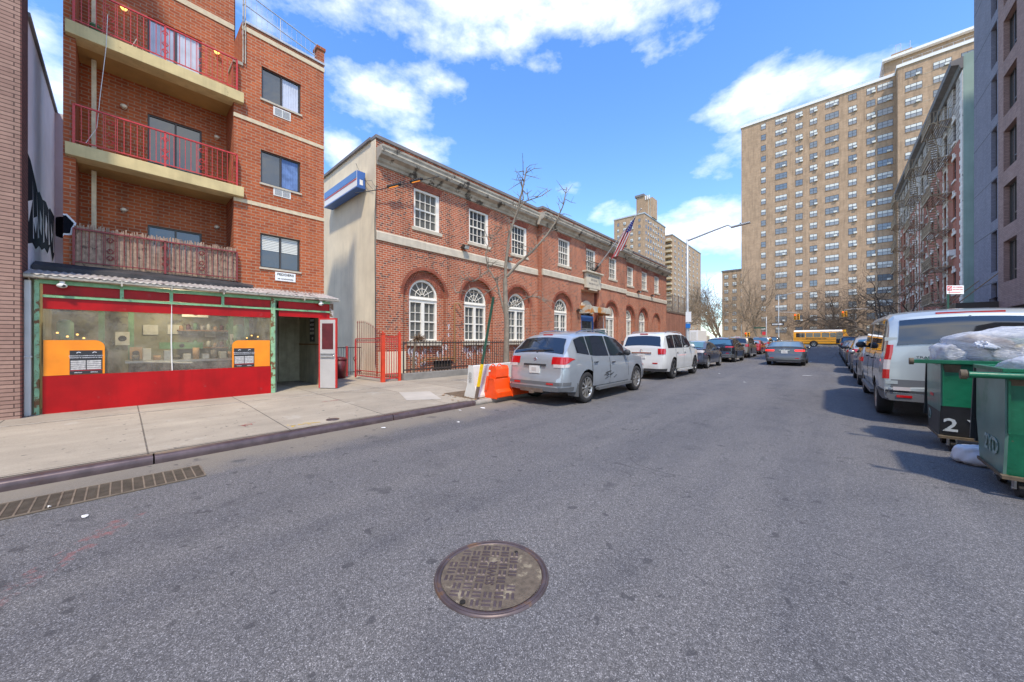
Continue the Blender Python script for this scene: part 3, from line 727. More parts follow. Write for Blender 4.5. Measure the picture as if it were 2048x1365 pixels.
for pl in ([(-10.70, 3.96), (-11.19, 4.11), (-10.76, 3.6)], [(-11.25, 3.78), (-11.8, 3.95), (-11.55, 3.55)], [(-12.08, 4.16), (-12.38, 4.01), (-12.28, 3.66), (-12.03, 3.76)], [(-12.93, 4.25), (-13.15, 4.08), (-13.08, 3.72), (-12.81, 3.86)], [(-13.75, 4.25), (-14.02, 4.02), (-13.9, 3.8)], [(-11.66, 4.40), (-11.97, 3.55), (-11.8, 3.5)], [(-12.55, 4.44), (-12.70, 3.6), (-12.53, 3.55)], [(-13.30, 4.46), (-13.56, 3.7), (-13.38, 3.66)], [(-11.2, 4.5), (-11.34, 3.4), (-11.25, 3.4)], [(-14.15, 4.5), (-14.28, 3.65), (-14.18, 3.6)]):
    gf.add([(x, -1.1305, z) for x, z in pl], [tuple(range(len(pl)))], 1)
for rr, x_, m_ in ((.33, -14.597, 1), (.28, -14.594, 0)):
    gf.add([(x_, max(-1.13, min(-.80, -.98 + rr * cos(t))), 4.35 + rr * sin(t)) for t in [2 * pi * k / 24 for k in range(24)]], [tuple(range(24))], m_)
part('graffiti', gf, ['graf_black', 'graf_white', 'stucco_grey'], sb, rec=False)

# ------------------------------------------------------------ orange brick apartment building with balconies
A = thing('apartment_building', 'orange brick apartment building with red railed balconies above the red shopfront', 'building', (-14, 1.65, 0))
XF, XR, YL, YP, YR = -11.4, -12.35, -.79, 2.1, 4.11
f = FX(XF); fr = FX(XR)
wins = [(2.53, 3.48, 8.0, 8.88), (2.51, 3.47, 5.72, 6.62), (2.50, 3.46, 3.44, 4.36)]
mb = MB()
facade(mb, f, YP + .003, YR, 2.62, 9.78, wins, .10)                         # right bay
ubox(mb, f, YP - .17, YP, 2.62, 8.62, -.95, 0)                       # pier between
ubox(mb, f, YL, YL + .16, 2.62, 12.4, -.95, 0)                              # left pier
doors = [(.42, 1.42, 7.93, 8.93 + .45), (.42, 1.42, 5.48, 7.0), (.42, 1.42, 3.0, 4.28)]
facade(mb, fr, YL, YP, 2.62, 12.4, doors, .08)
mb.add([(XR, YP, 8.6), (XF, YP, 8.6), (XF, YP, 9.78), (XR, YP, 9.78)], [(0, 1, 2, 3)])
mb.box((-12.6, YL, 2.62), (XR - .05, YL + .05, 12.4)); mb.box((-12.6, YL + .05, 2.62), (-12.55, YL + 2.95, 12.4)); mb.box((-13.6, YR - .05, .1), (XF - .12, YR - .001, 9.78)); mb.box((-13.6, YP, .1), (-13.55, YR - .06, 9.78)); mb.box((-13.6, YP - .05, 2.62), (XR - .31, YP - .001, 9.78))
part('wall', mb, 'brick_orange', A, rec=False)
mb = MB(); mb.box((-13.54, YP + .01, 9.55), (XR - .11, YR - .06, 9.6)); mb.box((-12.54, YL + .06, 12.2), (XR - .1, YP, 12.25)); mb.box((XR - .1, YP + .01, 9.5), (XF - .15, YR - .06, 9.55)); mb.box((XF - .5, YP + .05, 2.7), (XF - .2, YR - .06, 9.4), 1)
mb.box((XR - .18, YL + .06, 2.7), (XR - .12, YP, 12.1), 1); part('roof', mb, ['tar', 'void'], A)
for z0, z1 in ((9.58, 9.70), (7.24, 7.34), (5.06, 5.16)):
    mb = MB(); ubox(mb, f, YP - .172, YR + .01, z0, z1, -.05, .018) if z0 < 9 else ubox(mb, f, YP, YR + .01, z0, z1, -.05, .018); part('brick_band', mb, 'band_cream', A)
mb = MB(); ubox(mb, fr, YL + .165, YP, 10.1, 10.24, -.05, .02); part('brick_band', mb, 'band_cream', A)
mb = MB(); ubox(mb, f, YP - .19, YP + .02, 8.623, 8.70, -.6, .03); part('pier_cap', mb, 'stone_dirty', A)
mb = MB(); ubox(mb, f, YP + .06, YR + .02, 9.783, 9.84, -.28, .04); part('parapet_flashing', mb, 'galvanised', A)
mb = MB(); ubox(mb, f, 3.93, 4.12, 9.78, 10.22, -.25, 0); mb.box((XF - .3, 3.9, 10.22), (XF + .03, 4.15, 10.30)); part('chimney', mb, 'brick_orange', A)
mb = MB()
mb.tube([(XF - .1, YP + .05, 9.8), (XF - .1, YP + .05, 10.75)], .018, 6); mb.tube([(XF - .1, 3.95, 9.8), (XF - .1, 3.95, 10.4)], .018, 6)
for z in (10.7, 10.35):
    mb.tube([(XF - .1, YP + .05, z), (XF - .1, 4.0, z - .35 + .0)], .014, 6)
mb.tube([(XF - .1, 3.0, 9.83), (XF - .1, 3.0, 10.5)], .012, 6)
for k in range(16): mb.tube([(XF - .1, YP + .1 + k * .12, 9.84), (XF - .1, YP + .1 + k * .12, 10.62 - k * .02)], .0035, 4)
part('roof_railing', mb, 'galvanised', A)
mb = MB()
for y in (YP + .02, YP + .07): mb.tube([(XF + .03, y, 8.7), (XF + .03, y, 10.0), (XF + .03, y + .01, 10.9)], .013, 6)
part('conduit', mb, 'gutter', A)
# windows (frame, sill, air-conditioner grille)
def slider(u0, u1, z0, z1, fn, dep, parent, kind='window', cur=None, curside=1, lower=None):
    mb = MB(); t = .035; um = (u0 + u1) / 2
    for a, b, c, d in ((u0, u1, z0, z0 + t), (u0, u1, z1 - t, z1), (u0, u0 + t, z0 + t, z1 - t), (u1 - t, u1, z0 + t, z1 - t), (um - t / 2, um + t / 2, z0 + t, z1 - t)):
        ubox(mb, fn, a, b, c, d, -dep, -dep + .05)
    w_ = part(kind, mb, 'dark_frame', parent)
    mb = MB(); ubox(mb, fn, u0 + t, um - t / 2, z0 + t, z1 - t, -dep + .005, -dep + .02); ubox(mb, fn, um + t / 2, u1 - t, z0 + t, z1 - t, -dep + .005, -dep + .016)
    part('pane', mb, 'pane', w_)
    if cur:
        a, b = (um + .03, u1 - .05) if curside > 0 else (u0 + .05, um - .03); n = 24; zt = z1 - .05; zb = z0 + .05 if lower is None else lower
        rows = [[fn(a + (b - a) * k / n, z, -dep + .024 + .004 * sin(k * 1.7)) for k in range(n + 1)] for z in (zb, zt)]
        mb = MB(); mb.grid(rows, 0, True); part('curtain', mb, cur, w_, rec=False)
    return w_
for i, (a, b, c, d) in enumerate(wins):
    w_ = slider(a, b, c, d, f, .10, A, cur=['curtain', 'curtain_blue', None][i])
    if i == 2:
        mb = MB()
        for u0, u1 in ((a + .05, (a + b) / 2 - .03), ((a + b) / 2 + .03, b - .05)):
            for k in range(9): ubox(mb, f, u0, u1, d - .07 - k * .045, d - .035 - k * .045, -.085, -.07)
        part('blind', mb, 'blind', w_)
    mb = MB(); ubox(mb, f, a - .03, b + .03, c - .05, c - .002, -.08, .03); part('window_sill', mb, 'stone', A)
for z in (7.68, 5.47):
    mb = MB(); ubox(mb, f, 2.80, 3.22, z, z + .24, -.05, .012)
    ac = part('vent_grille', mb, 'white_paint', A); mb = MB()
    for u in (2.83, 3.02):
        for k in range(6): ubox(mb, f, u, u + .17, z + .03 + k * .033, z + .048 + k * .033, .0125, .018)
    part('louvre', mb, 'ink_grey', ac)
for i, (a, b, c, d) in enumerate(doors): slider(a, b, c, d, fr, .08, A, 'balcony_door', cur='curtain' if i == 0 else None); 
# curtain on the other leaf of the top door
mb = MB(); n = 24; mb.grid([[fr(.46 + .42 * k / n, z, -.055 + .006 * sin(k * 2)) for k in range(n + 1)] for z in (8.0, 9.3)], 0); part('curtain', mb, 'curtain', A, rec=False)
# slabs, railings, lamps, columns
def rail(z, zt, m, reed=False):
    mb = MB(); x = XF + .09; y0, y1 = YL + .14, YP - .12
    mb.bar((x, y0, zt), (x, y1, zt), .035, .03); mb.bar((x, y0, z + .07), (x, y1, z + .07), .02, .02)
    for y in (y0, (y0 + y1) / 2, y1): mb.bar((x, y, z), (x, y, zt), .035, .035)
    mb.bar((x, y0, zt), (XF - .3, y0, zt), .03, .03); mb.bar((x, y1, zt), (XF - .1, y1, zt), .03, .03)
    for k in range(5): mb.bar((x - .08 * k, y0, z + .05), (x - .08 * k, y0, zt), .012, .012); mb.bar((XF + .09 - .05 * k, y1, z), (XF + .09 - .05 * k, y1, zt), .012, .012)
    n = 27
    for k in range(1, n):
        y = y0 + (y1 - y0) * k / n
        if k in (5, 13, 14, 20): continue
        mb.bar((x, y, z + .07), (x, y, zt), .011, .011)
    for k in (5, 13.5, 20):   # scrolled panels
        yc = y0 + (y1 - y0) * k / n
        for s_ in (-1, 1):
            for z_, q in ((z + .2 * (zt - z) + .05, 1), (z + .5 * (zt - z), -1), (z + .78 * (zt - z), 1)):
                pts = [(x, yc + s_ * .055 * cos(t) * (1 - t / 9), z_ + q * .075 * sin(t) * (1 - t / 9)) for t in [j * .6 for j in range(12)]]
                mb.tube(pts, .0055, 4, cap=False)
        mb.bar((x, yc - .07, z + .07), (x, yc - .07, zt), .01, .01); mb.bar((x, yc + .07, z + .07), (x, yc + .07, zt), .01, .01)
    r_ = part('balcony_railing', mb, m, A, rec=False)
    return r_
for zb, zt in ((7.60, 7.86), (5.17, 5.42)):
    mb = MB(); ubox(mb, f, YL + .03, YP + .02, zb, zt, -.25, .14); part('balcony_slab', mb, 'slab_paint', A, bev=.01)
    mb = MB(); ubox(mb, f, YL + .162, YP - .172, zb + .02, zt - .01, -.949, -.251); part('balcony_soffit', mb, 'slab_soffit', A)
rail(7.86, 8.66, 'red_rail'); rail(5.42, 6.22, 'red_rail'); rail(2.98, 3.72, 'red_rail_dark')
mb = MB(); r = random.Random(2); x = XF + .05
for k in range(150):
    y = YL + .16 + (YP - .13 - YL - .16) * k / 149; mb.bar((x + r.uniform(-.008, .008), y, 2.98), (x + r.uniform(-.012, .012), y + r.uniform(-.012, .012), 3.80 + r.uniform(-.03, .05)), .017, .010)
part('reed_screen', mb, 'reed', A, rec=False)
for za, zb in ((5.42, 7.60), (3.0, 5.17), (7.86, 10.5)):
    mb = MB(); mb.bar((XR + .35, YL + .38, za), (XR + .35, YL + .38, zb), .07, .07); part('column', mb, 'band_cream', A)
for z, m in ((9.25, 'lamp_lit'), (6.95, 'lamp_globe'), (4.52, 'lamp_globe')):
    for y in (.03, 1.72):
        mb = MB(); mb.sphere((XR + .06, y, z), .055, 12, 8, 0, (.9, 1.1, .8)); mb.cyl((XR, y, z), .05, .02, 12, 1, 'x'); part('wall_lamp', mb, [m, 'white_paint'], A, rec=False)
# things on the balconies
pt = thing('flower_bucket', 'green plastic bucket standing on the top balcony behind the red railing', 'bucket', (XF - .12, -.36, 7.86))
mb = MB(); mb.lathe([(.0, 7.87), (.065, 7.87), (.085, 8.05), (.09, 8.05), (.09, 8.07), (.078, 8.07), (.06, 7.9)], (XF - .08, -.38, 0), 16); part('bucket', mb, 'interior_green', pt, rec=False)
mb = MB(); mb.tube([(XF - .08, -.46, 8.05), (XF - .08, -.42, 8.12), (XF - .08, -.34, 8.12), (XF - .08, -.3, 8.05)], .004, 5); part('handle', mb, 'black_metal', pt)
ch = thing('folding_chair', 'white wire chair frame lying on the top balcony floor', 'chair', (XF - .2, .25, 7.86))
mb = MB()
for p, q in (((-.2, .0, .02), (-.1, .12, .32)), ((-.2, .2, .02), (-.05, .1, .14)), ((-.1, .05, .05), (-.1, .35, .09)), ((-.2, .3, .02), (-.02, .2, .12))): mb.tube([(XF + p[0], p[1] + .1, 7.87 + p[2]), (XF + q[0], q[1] + .1, 7.87 + q[2])], .008, 5)
part('frame', mb, 'white_paint', ch); mb = MB(); mb.box((XF - .25, .3, 7.9), (XF - .02, .5, 7.93)); part('seat', mb, 'leafbrown', ch, bev=.006)
cb = MB(); cb.tube([(XF + .13, -.2, 8.3), (XF + .15, -.22, 7.6), (XF + .10, -.3, 6.6), (XF + .02, -.35, 5.9), (XF + .05, -.5, 5.5)], .006, 5)
tag(part('cable', cb, 'white_paint'), 'loose white cable hanging down from the top balcony', 'cable')
# air conditioner maker's plate
sg = thing('company_sign', 'small white enamel sign under the lowest window of the orange brick building', 'sign', (XF, 3.1, 3.25))
mb = MB(); ubox(mb, f, 2.84, 3.34, 3.12, 3.36, .001, .02); part('plate', mb, 'sign_white', sg, bev=.004)
merge_ = text_mb('FEDDERS', .088, lambda x, y, z: (XF + .022 + z, 3.09 + x, 3.295 + y), .004, True, sx=1.15)
merge(merge_, text_mb('AIR CONDITIONERS', .042, lambda x, y, z: (XF + .022 + z, 3.09 + x, 3.175 + y), .004, True)); part('lettering', merge_, 'ink', sg, rec=False)

# ------------------------------------------------------------ red shopfront annexe
S = thing('shopfront', 'single-storey red and green shopfront with clear vinyl curtain', 'shop', (-10.9, 1.45, .15))
X0 = -10.36; g0 = .15; fs = FX(X0)
mb = MB(); ubox(mb, fs, -.94, 2.48, g0, .82, .02, .05); part('lower_panel', mb, 'red_panel', S)
mb = MB(); ubox(mb, fs, -.94, .70, 2.02, 2.22, .0, .02); ubox(mb, fs, .712, 2.48, 2.02, 2.22, .0, .02); part('upper_panel', mb, 'red_panel', S)
mb = MB(); ubox(mb, fs, -.94, 2.48, 2.28, 2.46, -.02, -.003); ubox(mb, fs, 2.66, 3.9, 2.27, 2.46, -.02, -.003); part('fascia_panel', mb, 'red_panel', S)
mb = MB(); ubox(mb, fs, 2.66, 3.9, 2.07, 2.215, .0, .02); part('door_header', mb, 'red_panel', S)
mb = MB(); ubox(mb, fs, -.94, 3.92, 2.222, 2.262, -.03, .05); ubox(mb, fs, -.98, 3.92, 2.462, 2.53, -.03, .05)
for u in (.0, .7, 1.55): ubox(mb, fs, u - .025, u + .025, 2.262, 2.462, -.02, .04)
part('green_beam', mb, 'green_paint', S)
for u, m in ((-1.0, 'green_rust'), (2.53, 'green_rust'), (3.92, 'post_peeling')):
    mb = MB(); ubox(mb, fs, u - (.028 if u < 0 else .045), u + (.028 if u < 0 else .045), g0, 2.52, -.05, .055); part('post', mb, m, S, bev=.006)
mb = MB(); ubox(mb, fs, -1.13, -1.055, g0, 2.5, -.03, .10); ubox(mb, fs, -1.14, -1.045, 1.15, 1.19, -.03, .11); part('downpipe', mb, 'pipe_white', S, bev=.015)
# roof: corrugated sheet, flashing and gutter
mb = MB(); rows = []
nY = 200
for t, (x, z) in enumerate(((X0 + .20, 2.60), (XF + .02, 2.86))): rows.append([(x, -1.15 + 5.25 * k / nY, z + .011 * sin(k * 2 * pi / 3.6)) for k in range(nY + 1)])
mb.grid(rows, 0, True); part('corrugated_roof', mb, 'tin_roof', S, rec=False)
mb = MB(); rows = [[(XF + .03, -1.12, 2.99), (XF + .03, .8, 2.98), (XF + .03, 1.9, 2.97), (XF + .03, 2.35, 2.93)], [(XF + .42, -1.12, 2.86), (XF + .45, .8, 2.85), (XF + .40, 1.9, 2.84), (XF + .2, 2.3, 2.86)]]
mb.grid(rows, 0, False); mb.add([rows[1][0], rows[1][1], rows[1][2], rows[1][3]] + [(p[0] + .01, p[1], p[2] - .08) for p in rows[1]], [(0, 1, 5, 4), (1, 2, 6, 5), (2, 3, 7, 6)]); part('tar_flashing', mb, 'tar', S, rec=False)
mb = MB(); pr = [(X0 + .07, 2.545), (X0 + .07, 2.60), (X0 + .17, 2.615), (X0 + .19, 2.585), (X0 + .185, 2.55), (X0 + .15, 2.535)]
mb.prism(pr, lambda x, z: (x, -1.2, z), lambda x, z: (x, 4.08, z))
for u in (0, .7, 1.55, 3.2): mb.box((X0 + .06, u - .012, 2.5), (X0 + .195, u + .012, 2.625))
part('gutter', mb, 'gutter', S)
# walls and interior
mb = MB(); mb.box((-13.6, -1.08, g0), (X0 - .06, -1.02, 2.55)); mb.box((-13.6, 3.88, g0), (X0 - .06, 3.93, 2.55)); mb.box((-13.65, -1.08, g0), (-13.6, 3.93, 2.6)); part('side_wall', mb, 'wood_wall', S)
mb = MB(); mb.box((-13.6, 2.58, g0), (X0 - .06, 2.63, 2.5)); part('partition', mb, 'interior_dark', S)
mb = MB(); mb.box((-13.6, -1.02, 2.57), (X0 - .08, 3.88, 2.59)); part('ceiling', mb, 'interior_dark', S)
mb = MB(); mb.box((-13.6, -1.02, g0 + .004), (X0 - .06, 2.58, g0 + .014)); part('floor', mb, 'concrete_dark', S)
mb = MB(); mb.box((-12.6, -1.02, .16), (-12.55, 2.58, 2.56)); part('back_wall', mb, 'shop_wall', S)
gb = MB()
for rr, w__, m_ in ((.19, .003, 1), (.16, .006, 0)): gb.add([fs_(max(YL + .001, YL - .035 + rr * cos(t) * (1 + .12 * sin(5 * t))), 3.78 + rr * 1.25 * sin(t) * (1 + .10 * sin(7 * t + 1)), w__) for t in [2 * pi * k / 24 for k in range(24)] for fs_ in (FX(XF),)], [tuple(range(24))], m_)
part('graffiti', gb, ['graf_black', 'graf_white'], A, rec=False)
for z in (1.25, 1.7):
    mb = MB(); mb.box((-12.5, .95, z), (-12.2, 2.2, z + .03)); part('shelf', mb, 'leafbrown', S)
    for k in range(9): mb = MB(); h_ = .08 + .02 * (k * 7 % 5); mb.lathe([(0, z + .031), (.045, z + .031), (.045, z + .03 + h_), (.02, z + .06 + h_), (0, z + .06 + h_)], (-12.34, 1.02 + k * .135, 0), 10); part('jar', mb, ['cardboard', 'interior_green', 'paper', 'can_red', 'ink_grey'][k * 3 % 5], S, rec=False)
for y in (-.35, .1, 1.95, 2.3):
    mb = MB(); mb.box((-12.2, y, .16), (-12.1, y + .09, 2.5)); part('inner_post', mb, 'interior_green', S)
mb = MB()
for y in (-.75, 2.0): mb.lathe([(0, 1.25), (.11, 1.25), (.11, 1.8), (.07, 1.86), (0, 1.87)], (-11.2, y, 0), 16)
part('gas_bottle', mb, 'interior_green', S)
for y, z, w_, h_ in ((.35, 1.6, .26, .24), (.78, 1.62, .26, .24), (1.15, 1.6, .2, .22), (1.5, 1.55, .22, .22)):
    mb = MB(); mb.box((-12.54, y, z), (-12.5, y + w_, z + h_)); part('notice', mb, 'paper', S)
cnt = thing('food_counter', 'long cluttered dark counter inside the shop behind clear vinyl', 'counter', (-11.6, .8, .16))
mb = MB(); mb.box((-11.9, .1, .165), (-11.4, 2.0, .95)); part('cabinet', mb, 'interior_clutter', cnt, bev=.02)
mb = MB(); mb.box((-11.95, .05, .953), (-11.35, 2.05, 1.0)); part('worktop', mb, 'galvanised', cnt)
r = random.Random(8)
for k in range(11):
    y = .15 + k * .17; h = r.uniform(.08, .28); mb = MB()
    (mb.box((-11.8, y, 1.003), (-11.55, y + .13, 1.0 + h)) if k % 2 else mb.lathe([(0, 1.003), (.06, 1.003), (.065, 1 + h), (.0, 1 + h)], (-11.65, y + .06, 0), 14))
    tag(part('tray' if k % 2 else 'canister', mb, ['interior_clutter', 'paper', 'cardboard', 'galvanised'][k % 4], bev=.006 if k % 2 else 0), ['round tin canister', 'boxy food tray'][k % 2] + ' standing on the counter behind the vinyl', 'container', 'containers on the shop counter')
tbl = thing('folding_table', 'pale tilted folding table top inside the shop behind vinyl', 'table', (-11.1, .75, .16))
mb = MB(); mb.bar((-11.3, .35, .98), (-11.1, 1.1, .93), .34, .02, up=(0, 0, 1)); part('tabletop', mb, 'paper', tbl); mb = MB()
for y in (.45, 1.0): mb.bar((-11.2, y, .165), (-11.2, y, .94), .03, .03)
part('leg', mb, 'black_metal', tbl)
# orange ice-cream cabinets with menu boards
def cabinet(y0, y1, lab, side):
    o = thing('orange_board', lab, 'board', (X0 + .04, (y0 + y1) / 2, .825)); x = X0 + .045; R = .13
    pts = [(y0, .825), (y1, .825)]
    if side > 0: pts += [(y1, 1.46 - R)] + [(y1 - R + R * cos(t), 1.46 - R + R * sin(t)) for t in [k * pi / 16 for k in range(1, 9)]] + [(y0, 1.46)]
    else: pts += [(y1, 1.46)] + [(y0 + R - R * sin(t), 1.46 - R + R * cos(t)) for t in [k * pi / 16 for k in range(0, 9)]]
    mb = MB(); mb.prism(pts, lambda u, v: (x, u, v), lambda u, v: (x - .022, u, v)); part('panel', mb, 'orange_board', o)
    a, b = (y1 - .42, y1 - .03) if side > 0 else (y0 + .03, y0 + .42)
    mb = MB(); mb.box((x + .002, a, .83), (x + .008, b, 1.27)); ps = part('menu_poster', mb, 'poster_black', o)
    mb = MB()
    for u in (a + .012, (a + b) / 2 + .006):
        for k in range(5): mb.box((x + .0085, u, .915 + k * .035), (x + .011, u + .175, .943 + k * .035))
    part('price_list', mb, 'poster_light', ps)
    mb = MB(); mb.box((x + .0085, a, .895), (x + .011, b, .903)); part('red_rule', mb, 'sign_red', ps)
    tm = MB()
    for u in (a + .1, b - .1):
        for s_, z, tx in ((.036, 1.17, 'BREAKFAST & LUNCH'), (.036, 1.135, 'BREAKFAST & CENA'), (.036, .86, 'SPECIALS')): merge(tm, text_mb(tx, s_ * .62, lambda x_, y_, z_: (x + .010 + z_, u + x_, z + y_), .002, True))
        tm.ribbon([(x + .009, u - .02, 1.22), (x + .009, u, 1.24), (x + .009, u + .03, 1.23)], .012, (1, 0, 0), 0, .001)
    part('lettering', tm, 'graf_white', ps, rec=False)
    return o
cabinet(-.93, -.22, 'orange board with black menu poster at the left end of the vinyl window', 1)
cabinet(1.72, 2.46, 'orange board with black menu poster at the right end beside the green post', -1)
mb = MB(); n = 60; rows = []
for z in (.60, .9, 1.2, 1.5, 1.8, 2.06): rows.append([(X0 + .006 + .006 * sin(k * .5 + z * 3), -.94 + 1.64 * k / n, z) for k in range(n + 1)])
mb.grid(rows, 0); rows = []
for z in (.60, .9, 1.2, 1.5, 1.8, 2.06): rows.append([(X0 + .008 + .006 * sin(k * .45 + z * 2), .71 + 1.77 * k / n, z) for k in range(n + 1)])
mb.grid(rows, 0); part('vinyl_curtain', mb, 'clear_vinyl', S, rec=False)
mb = MB(); mb.tube([(X0 + .03, .705, 2.03), (X0 + .035, .70, 1.4), (X0 + .03, .715, .8)], .012, 6); mb.tube([(X0 + .03, .71, 2.5), (X0 + .03, .705, 2.03)], .006, 5); part('curtain_rod', mb, 'white_paint', S)
tm = text_mb('ELES', .10, lambda x_, y_, z_: (-12.49 + z_, 1.06 + x_, 2.14 + y_), .004, True); part('wall_lettering', tm, 'ink', S, rec=False)
# passage and open white door
mb = MB(); mb.box((-12.9, 3.3, .16), (-12.84, 3.88, 2.5)); mb.box((-12.95, 2.63, .16), (-12.9, 3.88, 2.5)); part('passage_wall', mb, 'wood_wall', S)
mb = MB(); mb.box((-12.9, 3.865, 1.32), (X0 - .1, 3.878, 1.36)); part('dado_rail', mb, 'leafbrown', S)
for y, z in [(-.82, 1.60), (-.70, 1.53), (-.58, 1.57), (-.5, 1.5), (2.1, 1.52), (2.2, 1.58), (2.33, 1.55)]:
    mb = MB(); mb.sphere((X0 - .5, y, z), .018, 10, 6); part('bulb', mb, 'lamp_lit', S, rec=False)
for y, z, w_, h_, mt in ((-.1, 1.35, .22, .3, 'paper'), (.12, 1.02, .2, .28, 'cardboard'), (1.95, 1.35, .2, .28, 'paper'), (2.0, 1.05, .2, .28, 'cardboard'), (.6, 1.25, .8, .16, 'interior_green'), (1.0, 2.05, .5, .2, 'paper')):
    mb = MB(); mb.box((-11.99, y, z), (-11.96, y + w_, z + h_)); part('wall_poster', mb, mt, S); mb = MB(); mb.sphere((-11.955, y + w_ / 2, z + h_ / 2), min(w_, h_) * .3, 12, 6, 0, (.05, 1, 1)); part('picture', mb, 'poster_black', kids(S)[-1] if False else S)
po = thing('poster', 'black and white Spanish takeaway poster on the passage wall', 'poster', (-11.6, 3.86, 1.7))
mb = MB(); mb.box((-11.86, 3.866, 1.42), (-11.48, 3.874, 2.16)); part('sheet', mb, 'poster_black', po)
tm = MB()
for z, tx in ((2.06, 'TENEMOS'), (1.93, 'PASTELES'), (1.80, 'EN HOJA')): merge(tm, text_mb(tx, .095, lambda x_, y_, z_: (-11.67 + x_, 3.863 - z_, z + y_), .003, True, sx=.82))
part('lettering', tm, 'graf_white', po, rec=False)
mb = MB(); mb.box((-11.84, 3.862, 1.64), (-11.5, 3.8655, 1.72)); mb.sphere((-11.62, 3.863, 1.52), .07, 10, 6, 1, (1, .05, .6)); part('picture', mb, ['paper', 'poster_light'], po)
po = thing('flyer', 'narrow pale flyer taped to the passage wall near the door', 'flyer', (-10.9, 3.86, 1.7)); mb = MB(); mb.box((-11.0, 3.868, 1.62), (-10.9, 3.875, 1.95)); part('sheet', mb, 'paper', po)
dr_ = thing('open_door', 'white panelled door with red edge standing open at the shop passage', 'door', (X0 + .05, 3.78, .16))
# leaf swings out toward the street and a little aside
hx, hy = X0 + .03, 3.60; ang = radians(36); dx_, dy_ = cos(ang), sin(ang)
def dl(u, v, w_): return (hx + dx_ * u + dy_ * w_ * 1, hy + dy_ * u - dx_ * w_, v)
mb = MB(); ubox(mb, dl, .04, .48, .17, 2.02, -.02, .02); lf = part('leaf', mb, 'door_white', dr_)
mb = MB(); ubox(mb, dl, 0, .04, .17, 2.06, -.022, .022); ubox(mb, dl, .48, .52, .17, 2.06, -.022, .022); ubox(mb, dl, .04, .48, 2.021, 2.06, -.022, .022); part('red_edge', mb, 'red_paint', dr_)
mb = MB(); ubox(mb, dl, .10, .42, 1.22, 1.92, .0205, .026); part('pane', mb, 'can_red', lf)
mb = MB(); ubox(mb, dl, .06, .46, 1.09, 1.12, .021, .05); ubox(mb, dl, .06, .46, 1.0, 1.03, .021, .05); part('push_bar', mb, 'grey_metal', lf)
mb = MB(); mb.sphere(dl(.43, 1.06, .05), .022, 8, 6); part('handle', mb, 'chrome', lf)
pl_ = bpy.data.lights.new('shop_bulb_fill', 'POINT'); pl_.energy = 42; pl_.color = (1, .82, .55); pl_.shadow_soft_size = .25; po_ = bpy.data.objects.new('shop_bulb_fill', pl_); C.objects.link(po_); po_.location = (X0 - .95, .8, 2.25)  # one fill light mid-ceiling for the bulbs, added to brighten the interior
# security cameras
for y, lab in ((-.72, 'white dome security camera at the left end of the gutter'), (3.62, 'white security camera under the gutter above the open door')):
    cm_ = thing('security_camera', lab, 'camera', (X0 + .1, y, 2.45)); mb = MB(); mb.sphere((X0 + .12, y, 2.44), .055, 14, 10, 0, (1, 1.2, .8)); mb.cyl((X0 + .1, y, 2.47), .035, .05, 12); part('housing', mb, 'white_paint', cm_, rec=False)
    mb = MB(); mb.cyl((X0 + .15, y + .02, 2.43), .026, .022, 12, 0, 'x'); part('lens', mb, 'ink', cm_)
# ------------------------------------------------------------ two-storey red brick post office
PO = thing('post_office', 'two-storey red brick civic building with arched white windows and stone band', 'building', (-18, 21, .15))
XW, XPV = -12.1, -11.75
secs = [(6.11, 15.5, XW), (15.5, 26.2, XPV), (26.2, 36.3, XW)]
up = {0: [8.28, 11.12, 13.98], 1: [17.65, 20.8, 23.95], 2: [27.77, 30.73, 33.66]}
ar = {0: [8.21, 11.02, 13.93], 1: [17.5, 23.8], 2: [27.63, 30.52]}
UW, UZ0, UZ1 = .62, 5.93, 7.47
mb = MB()
for i, (a, b, x) in enumerate(secs):
    ops = [(c - UW, c + UW, UZ0, UZ1) for c in up[i]] + [(c - 1.0, c + 1.0, .9, 4.27, True) for c in ar[i]]
    if i == 1: ops.append((19.55, 21.85, .15, 4.72))
    if i == 2: ops.append((32.7, 34.5, 1.45, 3.95, True))
    facade(mb, FX(x), a, b, .1, 8.72, ops, .14)
for y in (15.5, 26.2): mb.add([(XW, y, .1), (XPV, y, .1), (XPV, y, 8.72), (XW, y, 8.72)], [(0, 1, 2, 3)])
# recess backs of the arches
for i, (a, b, x) in enumerate(secs):
    for c in ar[i]: facade(mb, FX(x - .14), c - 1.02, c + 1.02, .88, 4.3, [(c - .68, c + .68, 1.42, 3.92, True)], .16)
    for c in up[i]: pass
mb.add([(XW - .14, 32.65, 1.4), (XW - .14, 34.55, 1.4), (XW - .14, 34.55, 4), (XW - .14, 32.65, 4)], [(0, 1, 2, 3)])
facade(mb, FX(XPV - .35), 19.5, 21.9, .15, 4.75, [(19.85, 21.55, .15, 4.1, True)], .2)
mb.add([(XPV - .14, 19.55, 4.72), (XPV - .36, 19.55, 4.72), (XPV - .36, 21.85, 4.72), (XPV - .14, 21.85, 4.72)], [(0, 1, 2, 3)])
mb.box((-24, 36.24, .1), (XW - .001, 36.3, 8.72)); mb.box((-24, 6.2, .1), (-23.9, 36.2, 8.72))
part('wall', mb, 'brick_post', PO, rec=False)
mb = MB(); mb.box((-24, 6.11, .1), (XW - .002, 6.19, 8.75)); mb.box((XW - .35, 6.095, .1), (XW - .003, 6.108, 8.70)); part('side_wall', mb, 'stucco', PO)
mb = MB(); mb.box((-23.9, 6.2, 8.3), (XW - .2, 36.2, 8.35)); mb.box((XW - .6, 6.2, .2), (XW - .40, 36.2, 8.2), 1); part('roof', mb, ['tar', 'void'], PO)
